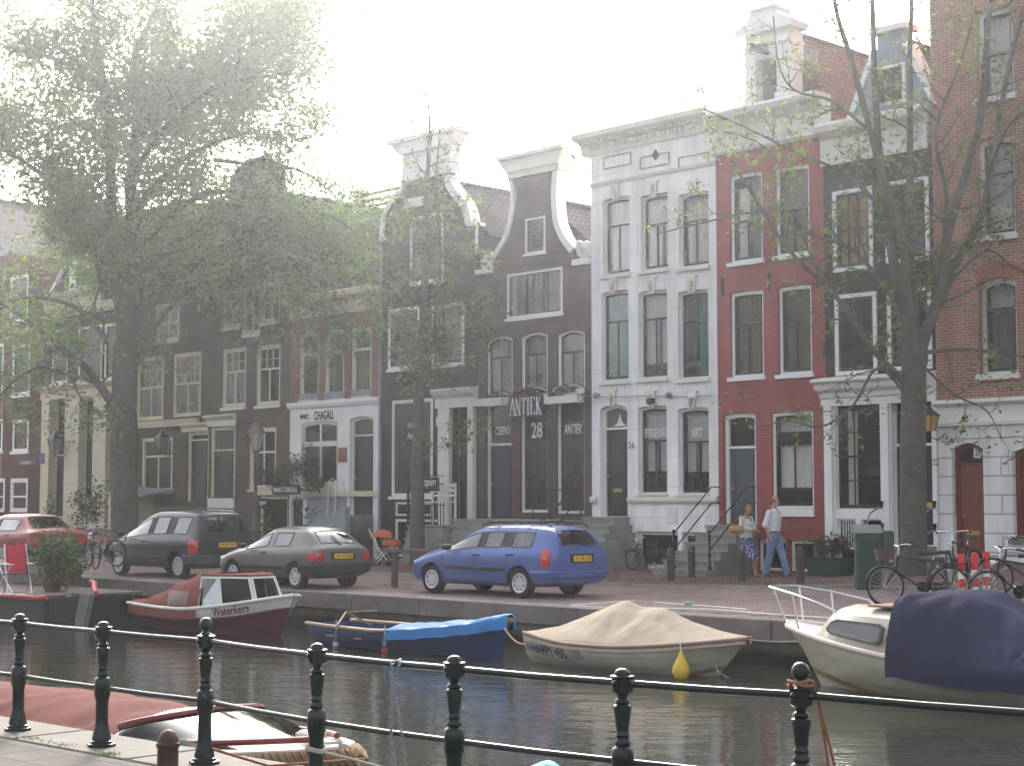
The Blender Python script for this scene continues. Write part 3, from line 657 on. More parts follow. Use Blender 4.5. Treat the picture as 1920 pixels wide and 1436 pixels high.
# ===== the antique shop with the neck gable =====
h = House('purple brown neck gable house with a white coping and scrolls', bnd[5], bnd[6])
UL, UR = h.uL, h.uR
P = lambda *q: [fac(x, y) for x, y in q]
G = dict(fw=.085, ft=.06, fb=.06, fm=OFFW, sm=SASHK, rec=.05, sw=.05, rise=.11)
CU = [(C_GREEN, 0, .46, 0, .70, .045), (C_GREEN, .58, 1, 0, .70, .045), (C_GREEN, 0, 1, .70, 1, .012)]
h.window((912.5, 633), (961, 747), bars=[('h', .68, .07), ('v', .5, 0, .68, .05)], curtains=CU, sill=SIL(OFFW, .03, .08, .06), **G)
h.window((977, 626), (1027, 741), bars=[('h', .68, .07), ('v', .5, 0, .68, .05)], curtains=CU, sill=SIL(OFFW, .03, .08, .06), **G)
h.window((1045, 621.5), (1097, 738), bars=[('h', .68, .07), ('v', .5, 0, .68, .05)], curtains=CU, sill=SIL(OFFW, .03, .08, .06), **G)
h.window((951.5, 515), (1055.5, 586), fw=.07, fm=WHITE, sm=SASHK, sw=.03, rec=-.02, bars=[('v', .333, 0, 1, .05), ('v', .667, 0, 1, .05)], curtains=[(C_GREY, .3, .66, 0, 1, .05), (C_GREY, .7, 1, 0, 1, .05), (C_GREY, 0, .2, 0, 1, .05)], sill=SIL(WHITE, .05, .09, .06))
h.window((985.5, 411), (1023, 472), fw=.06, fm=WHITE, sm=SASHK, sw=.03, rec=-.02, gl=GLASSD, sill=SIL(WHITE, .07, .07, .06))
h.doorway((910, 735), (960, 971), SASHB, OFFW, .09, .10, trans=832, rise=.12, label='dark blue shop door')
DK = mat('shop_display_furniture', (.10, .055, .03), .5, var=.5, scale=4)
for (tl, br, t) in (((975, 726), (1027, 961), .7), ((1042.5, 721), (1096, 963), .7)):
    w = h.window(tl, br, fw=.085, ft=.06, fb=.08, fm=OFFW, sm=SASHB, rec=.08, sw=.05, rise=.14, bars=[('h', .72, .06), ('v', .52, 0, .72, .04)], gl=GLASSD, name='shop_window')
    u0, z1 = fac(*tl); u1, z0 = fac(*br)
    h.part('display', MB().rbox(u0 + .2, u1 - .2, .6, 1.1, z0 + .0, z0 + .9).box(u0 + .3, u1 - .4, .65, .9, z0 + .9, z0 + 1.5), DK, w)
    y0 = z0 + .09 + (z1 - z0 - .2) * .72
    h.part('transom_board', MB().prism([(u0 + .14, y0), (u1 - .14, y0), (u1 - .14, z1 - .26), ((u0 + u1) / 2, z1 - .15), (u0 + .14, z1 - .26)], .125, .132), BOARD, w)
for txt, a, b, wpx, hh, sh in (('CSERNO', 937, 807, 27, .25, .25), ('28', 1001, 806, 20, .45, 0), ('ANTIEK', 1069, 804, 35, .27, .25)):
    x, z = fac(a, b); w_ = (bx(a + wpx / 2, b) - bx(a - wpx / 2, b)); text('lettering', txt, LETTER, h.root, (x, .118, z), w_, hh, .004, .01, sh)
x, z = fac(987, 761, -.38); w_ = bx(1018, 760) - bx(961, 760)
sg = h.part('sign_board', MB().box(x - w_ / 2 - .06, x + w_ / 2 + .06, -.42, -.37, z - .3, z + .31).box(x - .5, x - .44, -.369, -.003, z - .1, z - .04).box(x + .44, x + .5, -.369, -.003, z - .1, z - .04), mat('dark_navy_sign_paint', (.018, .018, .035), .5))
# serif capitals built stroke by stroke
def serif_word(word, x0, x1, z0, z1, y, th=.012):
    S_ = {'A': [(0,0,.5,1,.07),(.5,1,1,0,.14),(.2,.35,.8,.35,.05)], 'N': [(.12,0,.12,1,.06),(.12,1,.88,0,.15),(.88,0,.88,1,.06)], 'T': [(.5,0,.5,1,.15),(.05,.96,.95,.96,.07),(.05,.8,.05,1,.06),(.95,.8,.95,1,.06)],
          'I': [(.5,0,.5,1,.3)], 'E': [(.22,0,.22,1,.16),(.1,.97,.9,.97,.06),(.1,.03,.92,.03,.06),(.22,.5,.7,.5,.06),(.9,.8,.9,1,.05),(.92,0,.92,.2,.05)], 'K': [(.2,0,.2,1,.15),(.25,.42,.85,1,.06),(.42,.56,.92,0,.15)]}
    wid = {'I': .5}; tot = sum(wid.get(c, 1) for c in word) + .16 * (len(word) - 1); cx = 0; mb = MB(); s = (x1 - x0) / tot; hh = z1 - z0
    for c in word:
        w_ = wid.get(c, 1)
        for a, b, c_, d, t in S_[c]:
            A = Vector((x0 + (cx + a * w_) * s, z0 + b * hh)); B = Vector((x0 + (cx + c_ * w_) * s, z0 + d * hh)); D = (B - A).normalized(); Nn = Vector((-D.y, D.x)) * t * s * w_ * .55
            mb.prism([(A - Nn)[:], (B - Nn)[:], (B + Nn)[:], (A + Nn)[:]], y - th, y)
        if c in 'AINK':
            for fx in ({'A': (0, 1), 'I': (.5,), 'N': (.12, .88), 'K': (.2, .9)}[c]):
                X = x0 + (cx + fx * w_) * s; mb.box(X - .17 * s, X + .17 * s, y - th * 1.05, y, z0 - .012, z0 + .022)
        cx += w_ + .16
    return mb
h.part('lettering', serif_word('ANTIEK', x - w_ / 2, x + w_ / 2, z - .25, z + .24, -.421), LETTER, sg)
# gable outline
L = P((951, 445), (961, 409), (965, 367), (960, 331)); Rr = P((1046, 318), (1043, 367), (1046, 409), (1053, 432), (1062, 449), (1077, 468))
zsh = fz(1000, 494); zbL = fz(912, 507)
ol = [(UL, ZB), (UR, ZB), (UR, fz(1108, 487)), (Rr[5][0], fz(1077, 487)), Rr[5], Rr[4], Rr[3], Rr[2], Rr[1], Rr[0]] + L[::-1] + [fac(935, 473), fac(926, 487), (bx(926, 500), zbL), (UL, zbL)]
h.zone('wall', ol, PURPW)
def coping(pts, w=.13, side=1):
    mb = MB(); rows = []
    for i, (x, z) in enumerate(pts):
        a = Vector(pts[max(i - 1, 0)]); b = Vector(pts[min(i + 1, len(pts) - 1)]); t = (b - a).normalized(); nn = Vector((-t.y, t.x)) * side
        o = Vector((x, z)) + nn * w * .75; q = Vector((x, z)) - nn * w * .25
        rows.append([(q.x, -.07, q.y), (o.x, -.07, o.y), (o.x, .34, o.y), (q.x, .34, q.y)])
    return mb.loft(rows, True, True)
def smoothline(pts, n=4):
    out = []
    for i in range(len(pts) - 1):
        p0, p1, p2, p3 = [Vector(pts[max(0, min(len(pts) - 1, k))]) for k in (i - 1, i, i + 1, i + 2)]
        for k in range(n):
            t = k / n; out.append(tuple(.5 * ((2*p1) + (p2 - p0)*t + (2*p0 - 5*p1 + 4*p2 - p3)*t*t + (3*p1 - p0 - 3*p2 + p3)*t**3)))
    return out + [tuple(pts[-1])]
h.part('coping', coping(smoothline(Rr), .2, -1), WHITE, None, 30)
h.part('coping', coping(smoothline([fac(926, 487), fac(935, 473)] + L), .15, 1), WHITE, None, 30)
def scroll(x, z, r, flip=1):
    mb = MB(); pts = []
    for k in range(22):
        a = k / 21 * 3.3 * math.pi; rr = r * (1 - k / 26); pts.append((x + flip * rr * math.cos(a + 2.2), 0.02, z + rr * math.sin(a + 2.2)))
    return mb.tube(pts, [.11 * (1 - k / 40) for k in range(22)], 8).ball((x, .05, z), r * .75, .16, r * .75)
xs, zs_ = fac(1097, 466); h.part('scroll', scroll(xs, zs_, .26, 1), OFFW, None, 50)
xs, zs_ = fac(912, 490); h.part('scroll', scroll(xs, zs_, .24, -1), OFFW, None, 50)
h.part('shoulder_slab', MB().box(bx(1078, 490), UR + .0, -.14, .3, fz(1092, 497), fz(1092, 486)), WHITE)
h.part('shoulder_slab', MB().box(UL, bx(925, 510), -.14, .3, fz(910, 514), fz(910, 505)), WHITE)
xa, xb = L[3][0], Rr[0][0]; z0 = fz(1005, 327)
h.part('gable_cornice', MB().box(xa - .06, xb + .16, -.14, .4, z0 - .02, z0 + .16).prism([(xa - .06, z0 + .161), (xb + .16, z0 + .161), (xb + .30, z0 + .38), (xb + .36, z0 + .54), (xa - .36, z0 + .54), (xa - .26, z0 + .36)], -.2, .45).box(xa - .42, xb + .42, -.3, .55, z0 + .541, z0 + .64), OFFW)
h.gable_roof(fz(1000, 486), fz(1090, 352) - .05, TILE, yf=.5)
h.shell(ZB, fz(1000, 492), PURPW)
h.part('roof_tie', MB().tube([(xb + .35, .2, z0 + .4), (UR + .2, 1.6, z0 - 1.5)], .02, 5), IRON)
h.part('roof_tie', MB().tube([(xa - .3, .2, z0 + .4), (UL - 1.3, 1.0, z0 - 1.2)], .02, 5), IRON)

# ===== the blue black bell gable =====
h = House('blue black bell gable house with a white crested top and white window frames', bnd[4], bnd[5])
UL, UR = h.uL, h.uR
G = dict(fw=.10, fm=WHITE, sm=SASHB, sw=.04, rec=-.03, fd=.14, gl=GLASSD)
h.window((729, 581), (788, 688), bars=[('v', .55, 0, 1, .05)], curtains=[(C_GREY, .6, .8, 0, 1, .04)], sill=SIL(WHITE, .04, .08, .06), **G)
h.window((811, 573), (871, 681), bars=[('v', .3, 0, 1, .05)], sill=SIL(WHITE, .04, .08, .06), **G)
h.window((770, 409), (832, 524), bars=[('v', .5, 0, 1, .05), ('h', .6, .05)], sill=SIL(WHITE, .04, .08, .06), **G)
h.window((736, 751), (812, 930), fw=.11, fm=OFFW, sm=SASHB, sw=.05, rec=-.02, fd=.14, gl=GLASSD, name='shop_window', sill=SIL(OFFW, .05, .09, .12))
x, z = fac(774, 806); h.part('window_sign', MB().lathe([(0, -.006), (.42, -.006), (.42, .006), (0, .006)], 24).xf(Matrix.Translation((x, .02, z)) @ Matrix.Rotation(R(90), 4, 'X')), BOARD)
text('lettering', 'Sijlpe', LETTER, h.root, (x + .02, .008, z + .13), .62, .22, .004, 0, .35); text('lettering', 'Antiek', LETTER, h.root, (x + .02, .008, z - .17), .62, .22, .004, 0, .35)
h.window_uz(bx(742, 950), bx(811, 950), fz(776, 967), fz(776, 941), fw=.07, fm=OFFW, sm=SASHB, sw=.03, rec=-.01, gl=GLASSD, name='basement_window')
h.window_uz(bx(742, 990), bx(829, 990), .3, fz(785, 973), fw=.08, fm=OFFW, sm=SASHB, sw=.03, rec=-.01, gl=GLASSD, name='basement_window')
d = h.doorway((849, 764), (882, 982), SASHB, SASHB, .04, .5, trans=812, label='dark door deep between two white pilasters')
for a, b in ((827, 848), (882.5, 893)):
    h.part('pilaster', MB().box(bx(a, 870), bx(b, 870), -.14, .3 if a < 850 else -.002, .95, fz(860, 764)).box(bx(a, 870) - .04, bx(b, 870) + .03, -.17, -.002, .6, .95), OFFW)
z0 = fz(858, 764); h.part('entablature', MB().extx([(0, z0), (-.15, z0), (-.15, z0 + .28), (-.2, z0 + .32), (-.3, z0 + .4), (-.34, z0 + .5), (-.34, z0 + .56), (0, z0 + .6)], bx(822, 760), bx(897, 760)), OFFW)
L = P((719, 446), (722, 410), (731, 388), (741, 376), (756, 356), (759, 329), (758, 290)); Rr = P((843, 279), (843, 329), (846, 345), (858, 362), (873, 381), (880, 400), (883, 418))
zsh = fz(895, 423)
ol = [(UL, ZB), (UR, ZB), (UR, zsh), (Rr[6][0], zsh)] + Rr[::-1] + L[::-1] + [(UL + .03, L[0][1] - .02), (UL, L[0][1] - .05)]
h.zone('wall', ol, NAVYW)
h.part('coping', coping(smoothline(Rr[1:]), .26, -1), WHITE, None, 30)
h.part('coping', coping(smoothline(L[:6]), .16, 1), WHITE, None, 30)
z0, z1 = fz(805, 327), fz(805, 282)
nk = MB().box(L[5][0] - .02, Rr[1][0] + .14, -.09, .3, z0, z1).box(L[5][0] - .06, Rr[1][0] + .18, -.12, .3, z0 - .10, z0 - .001)
nk.prism([(L[5][0] - .05, z1 + .001), (Rr[1][0] + .16, z1 + .001), (Rr[1][0] + .34, z1 + .2), (Rr[1][0] + .44, z1 + .36), (L[5][0] - .42, z1 + .36), (L[5][0] - .3, z1 + .2)], -.22, .4).box(L[5][0] - .52, Rr[1][0] + .54, -.32, .5, z1 + .361, z1 + .5)
h.part('gable_cornice', nk, WHITE)
h.part('plaque', MB().box(bx(760, 378), bx(799, 378), -.06, -.002, fz(780, 389), fz(780, 371)), OFFW)
h.part('shoulder_slab', MB().box(bx(880, 421), UR, -.12, .3, zsh, zsh + .1), WHITE); h.part('edge_pilaster', MB().box(bx(898, 450) - .12, UR, -.05, -.002, fz(900, 473), zsh - .002), WHITE)
h.part('shoulder_slab', MB().box(UL, UL + .28, -.12, .3, L[0][1] - .12, L[0][1] - .02), WHITE)
h.gable_roof(fz(800, 455), fz(830, 330), TILE, yf=.5); h.shell(ZB, fz(800, 460), NAVYW)
x, z = fac(822, 790); h.part('number_plate', MB().box(x - .08, x + .08, -.02, -.003, z - .14, z + .14), OFFW)
h.part('downpipe', MB().tube([(UL + .09, -.09, .2), (UL + .09, -.09, fz(716, 460))], .055, 8), LEAD, None, 40)

# ===== the house with the white ground floor gallery =====
h = House('russet brick house with a plain white ground floor and open black door', bnd[3], bnd[4])
UL, UR = h.uL, h.uR
G = dict(fw=.09, fm=CREAM, sm=OFFW, sw=.05, rec=.03, gl=GLASSD, rise=.06)
for tl, br in (((562, 625), (597.5, 748)), ((609.5, 620), (645, 746)), ((659, 614), (696, 741))):
    h.window(tl, br, bars=[('h', .70, .09)], curtains=[(C_OLIVE, .0, .25, 0, .7, .04)], sill=SIL(CREAM, .0, .06, .03), **G)
zt = fz(620, 762)
w = h.window((565, 790), (633, 910), fw=.09, fm=CREAM, sm=OFFW, sw=.04, rec=.02, rise=.08, bars=[('v', .5, 0, 1, .10), ('h', .66, .16)], gl=GLASSD, sill=SIL(OFFW, .05, .1, .08))
h.doorway((656, 782), (699, 966), SASHK, OFFW, .08, .10, trans=815, rise=.08, label='black door of the white ground floor')
x, z = fac(597, 780); text('lettering', 'MARC', BLETTER, h.root, (bx(571, 781), -.004, fz(571, 781)), .46, .17, .012, .01); text('lettering', 'CHAGALL', BLETTER, h.root, (bx(608, 778), -.004, fz(608, 778)), 1.06, .29, .012, .015)
h.part('wall_plaque', MB().box(bx(635, 852), bx(651, 852), -.03, -.002, fz(643, 866), fz(643, 839)), mat('brown_plaque', (.17, .07, .04), .6))
h.window_uz(bx(545, 950), bx(568, 950), .3, fz(556, 934), fw=.05, fm=CREAM, sm=SASHK, sw=.04, rec=.05, gl=GLASSD, name='basement_window')
h.zone('ground_floor_wall', [(UL, ZB), (UR, ZB), (UR, zt), (UL, zt)], BASEW)
h.part('band', MB().extx([(.1, zt + .002), (-.07, zt + .002), (-.12, zt + .1), (-.12, zt + .2), (.1, zt + .22)], UL - .05, UR), WHITE)
zc0 = fz(625, 590) ; zc1 = fz(625, 548)
h.zone('wall', [(UL, zt + .224), (UR, zt + .224), (UR, zc0), (UL, zc0)], CHAGW)
h.part('sill_panel', MB().box(bx(561, 757), bx(598, 757), -.02, -.001, zt + .23, zt + .48).box(bx(609, 757), bx(646, 757), -.02, -.001, zt + .23, zt + .48).box(bx(659, 757), bx(697, 757), -.02, -.001, zt + .23, zt + .48), LEAD)
h.cornice(UL - .04, UR, [(.3, zc0), (-.05, zc0), (-.05, zc1 - .35), (-.12, zc1 - .3), (-.35, zc1 - .2), (-.4, zc1 - .04), (-.34, zc1), (.3, zc1)], CREAM)
h.part('band', MB().box(bx(575, 930), UR, -.08, -.002, fz(610, 931), fz(610, 921)), CREAM); h.part('panel', MB().box(bx(577, 950), bx(650, 950), -.04, -.002, .2, fz(610, 932) - .003), LEAD)
h.gable_roof(zc1 - .1, fz(640, 436), TILE, yf=.3, hip=2.4); h.shell(ZB, zc1 - .15, CHAGW)
h.part('chimney', MB().box(UR - 1.1, UR - .3, 2.4, 3.1, zc1, fz(690, 418)), OFFW)

# ===== the brown house with the tall neck =====
h = House('dark brown brick house with a tall narrow gable and a triple attic window', bnd[2], bnd[3])
UL, UR = h.uL, h.uR
GRID = lambda t: [('h', t, .06), ('v', .5, 0, t, .06), ('v', .33, t, 1, .025), ('v', .66, t, 1, .025), ('h', t + (1 - t) * .5, .025)]
G = dict(fw=.10, fm=CREAM, sm=OFFW, sw=.045, rec=.02, gl=GLASSD)
for tl, br in (((418, 655), (460.5, 762)), ((481.5, 649), (525, 758))):
    h.window(tl, br, bars=GRID(.62), curtains=[(C_GREY, 0, .3, 0, .62, .03), (C_OLIVE, .55, .95, 0, .62, .03)], sill=SIL(OFFW, .05, .1, .07), **G)
for tl, br in (((418, 545), (452, 612)), ((454.5, 539), (488, 625)), ((489.5, 532), (525, 602))):
    h.window(tl, br, bars=GRID(.5) if tl[0] != 454.5 else [('v', .5, 0, 1, .05)], curtains=[(C_OLIVE, .1, .4, 0, 1, .03)], sill=SIL(OFFW, .0, .09, .06), **G)
h.window((468, 803), (517, 917), bars=[('h', .62, .07), ('v', .5, 0, 1, .06)], curtains=[(C_OLIVE, .5, 1, 0, .6, .03)], sill=SIL(CREAM, .03, .08, .06), **G)
h.doorway((394, 799), (440, 932), DOORG, CREAM, .16, .06, trans=843, label='green black door with a transom window')
z0 = fz(415, 799); h.part('entablature', MB().extx([(0, z0), (-.05, z0), (-.05, z0 + .2), (-.14, z0 + .28), (-.2, z0 + .34), (-.2, z0 + .4), (0, z0 + .42)], bx(388, 795), bx(443, 795)), OFFW)
h.window_uz(bx(487, 955), bx(540, 955), .28, fz(514, 930), fw=.10, fm=CREAM, sm=SASHK, sw=.03, rec=.05, gl=GLASSD, name='basement_window')
zs = fz(470, 500); xa, xb = bx(430, 400), bx(522, 400); zn = fz(478, 322)
ol = [(UL, ZB), (UR, ZB), (UR, zs), (xb + .15, zs + .5), (xb, zs + 1.2), (xb, zn), ((xa + xb) / 2 + .55, zn + .5), ((xa + xb) / 2 - .55, zn + .5), (xa, zn), (xa, zs + 1.2), (xa - .15, zs + .5), (UL, zs)]
h.zone('wall', ol, BROWN2); h.part('plinth', MB().box(UL, bx(440, 935), -.07, -.003, ZB, fz(415, 934)), OFFW); h.part('band', MB().box(bx(483, 922), UR, -.07, -.003, fz(512, 928), fz(512, 920)), CREAM)
h.gable_roof(zs - .1, zn - .6, TILE, yf=.3); h.shell(ZB, zs - .1, BROWN2)

# ===== the brown house with lattice windows =====
h = House('dark brown brick house with cream framed lattice windows over a cream band', bnd[1], bnd[2])
UL, UR = h.uL, h.uR
LAT = [('h', .52, .08), ('v', .5, 0, .52, .06)] + [('v', k / 5, .52, 1, .022) for k in range(1, 5)] + [('h', .52 + .48 * k / 3, .022) for k in (1, 2)]
for tl, br in (((259, 673), (305.5, 786)), ((327, 664), (376, 779))):
    h.window(tl, br, bars=LAT, fw=.10, fm=CREAM, sm=CREAM, sw=.045, rec=.0, gl=GLASSD, curtains=[(C_OLIVE, .6, .9, 0, .5, .03)])
h.window((294, 572), (335.5, 637), bars=[('v', .5, 0, 1, .04), ('h', .5, .04)], fw=.09, fm=CREAM, sm=CREAM, sw=.04, rec=.0, gl=GLASSD, sill=SIL(CREAM, .06, .09, .06))
h.window((268, 822), (322.5, 921), bars=[('h', .68, .08), ('v', .5, 0, .68, .06)], fw=.09, fm=CREAM, sm=CREAM, sw=.04, rec=.0, gl=GLASSD, sill=SIL(CREAM, .04, .08, .06))
h.doorway((351, 809), (390, 940), SASHK, CREAM, .14, .06, trans=824, label='black door beside the lattice windows')
z0 = fz(368, 809); h.part('entablature', MB().extx([(0, z0), (-.05, z0), (-.05, z0 + .14), (-.16, z0 + .24), (-.16, z0 + .3), (0, z0 + .32)], bx(342, 805), bx(391, 805)), CREAM)
h.part('band', MB().extx([(0, fz(315, 800)), (-.10, fz(315, 800)), (-.13, fz(315, 793)), (-.16, fz(315, 788)), (0, fz(315, 787))], UL, bx(374, 792)), CREAM)
zs = fz(320, 470); zn = fz(320, 405)
h.zone('wall', [(UL, ZB), (UR, ZB), (UR, zs), (UR - .9, zs), (UR - 1.3, zs + 1.3), (UR - 2.3, zn + .5), (UL + 2.3, zn + .5), (UL + 1.3, zs + 1.3), (UL + .9, zs), (UL, zs)], BROWNW)
h.gable_roof(zs - .1, zn + .2, TILE, yf=.3); h.shell(ZB, zs - .1, BROWNW)

# ===== the cream pilaster house =====
h = House('dark house with tall cream pilasters on its ground floor and a white dormer', bnd[0], bnd[1])
UL, UR = h.uL, h.uR
zt = fz(150, 745)
d = h.doorway((97, 750), (124, 968), SASHK, CREAM, .05, .22, trans=852, label='black door between cream pilasters')
h.window((153, 750), (177, 934), fw=.05, fm=CREAM, sm=SASHK, sw=.04, rec=.2, gl=GLASSD, bars=[('h', .6, .06)], name='tall_window')
h.window((205, 750), (236, 934), fw=.05, fm=CREAM, sm=SASHK, sw=.04, rec=.2, gl=GLASSD, bars=[('h', .6, .06)], name='tall_window')
h.zone('ground_floor_wall', [(UL, ZB), (UR, ZB), (UR, zt), (UL, zt)], CREAM)
for a, b in ((81, 96), (125, 152), (178, 203), (238, 253)): h.part('pilaster', MB().box(bx(a, 850) + .01, bx(b, 850) - .01, -.12, -.002, .35, zt - .002), CREAM)
h.part('entablature', MB().extx([(.2, zt + .002), (-.13, zt + .002), (-.13, zt + .3), (-.22, zt + .36), (-.34, zt + .46), (-.34, zt + .54), (.2, zt + .56)], UL - .05, UR), CREAM)
G = dict(fw=.10, fm=WHITE, sm=SASHK, sw=.05, rec=.02, gl=GLASSD, bars=[('h', .55, .05)], sill=SIL(WHITE, .05, .09, .06))
for tl, br in (((98, 620), (126, 716)), ((147, 614), (190, 712)), ((196, 608), (236, 707))): h.window(tl, br, **G)
zc0, zc1 = fz(150, 590), fz(150, 545)
h.zone('wall', [(UL, zt + .565), (UR, zt + .565), (UR, zc0), (UL, zc0)], BLACKW)
h.cornice(UL - .1, UR, [(.3, zc0), (-.08, zc0), (-.12, zc0 + .12), (-.05, zc0 + .16), (-.05, zc1 - .3), (-.35, zc1 - .14), (-.4, zc1), (.3, zc1)], CREAM)
xa, xb = bx(126, 510), bx(192, 510); zd = fz(160, 482)
dm = h.part('dormer', MB().box(xa, xb, .1, 2.4, zc1 + .003, zd), WHITE); h.part('dormer_roof', MB().prism([(xa - .15, zd + .002), (xb + .15, zd + .002), ((xa + xb) / 2, zd + .75)], .0, 2.6), WHITE, dm)
for a, b in ((139, 157), (165, 184)): h.part('pane', MB().box(bx(a, 510), bx(b, 510), .085, .098, zc1 + .25, zd - .2), SASHK, dm)
b = MB(); zr = zc1 + 3.6; yb = h.depth
b.add([(UL, .2, zc1 - .05), (UR, .2, zc1 - .05), (UR - .0, 1.4, zr - .5), (UL + .9, 1.4, zr - .5), (UL, yb, zc1 - .05), (UR, yb, zc1 - .05), (UR, 5, zr), (UL + .9, 5, zr)], [(0, 1, 2, 3), (3, 2, 6, 7), (7, 6, 5, 4), (0, 3, 7, 4), (1, 5, 6, 2), (0, 4, 5, 1)])
h.part('roof', b, TILE); h.part('roof_edge', MB().tube([(UL - .02, .15, zc1), (UL + .85, 1.35, zr - .45)], .09, 6), WHITE); h.shell(ZB, zc1 - .1, BROWNW)

# ===== the pinkish brick house beyond the side street =====
h = House('pinkish brick house standing beyond the side street', bnd[0] - 14, bnd[0] - 3.5)
UL, UR = h.uL, h.uR
for tl, br in (((24, 788), (53, 845)), ((24, 648), (55, 738)), ((-24, 648), (5, 738)), ((-24, 788), (4, 845)), ((20, 520), (52, 600))):
    h.window(tl, br, fw=.13, fm=WHITE, sm=SASHB, sw=.05, rec=.0, gl=GLASSD, bars=[('h', .62, .06), ('v', .5, 0, .62, .05)], sill=SIL(WHITE, .06, .12, .08))
w = h.window((20, 897), (51, 960), fw=.13, fm=WHITE, sm=WHITE, sw=.05, rec=.0, gl=GLASSD, bars=[('h', .45, .08)], name='shop_window'); h.window((-20, 897), (8, 960), fw=.13, fm=WHITE, sm=WHITE, sw=.05, rec=.0, gl=GLASSD, bars=[('h', .45, .08)], name='shop_window')
zt = fz(30, 470)
h.zone('wall', [(UL, ZB), (UR, ZB), (UR, zt), (UL, zt)], PINKW); h.part('ledge', MB().box(bx(45, 868), bx(66, 868), -.2, -.002, fz(55, 871), fz(55, 864)), STONE)
h.cornice(UL, UR, corn_prof(zt - .1, zt + .6, .5), OFFW); h.gable_roof(zt, zt + 3.2, TILE, yf=.3); h.shell(ZB, zt, PINKW)
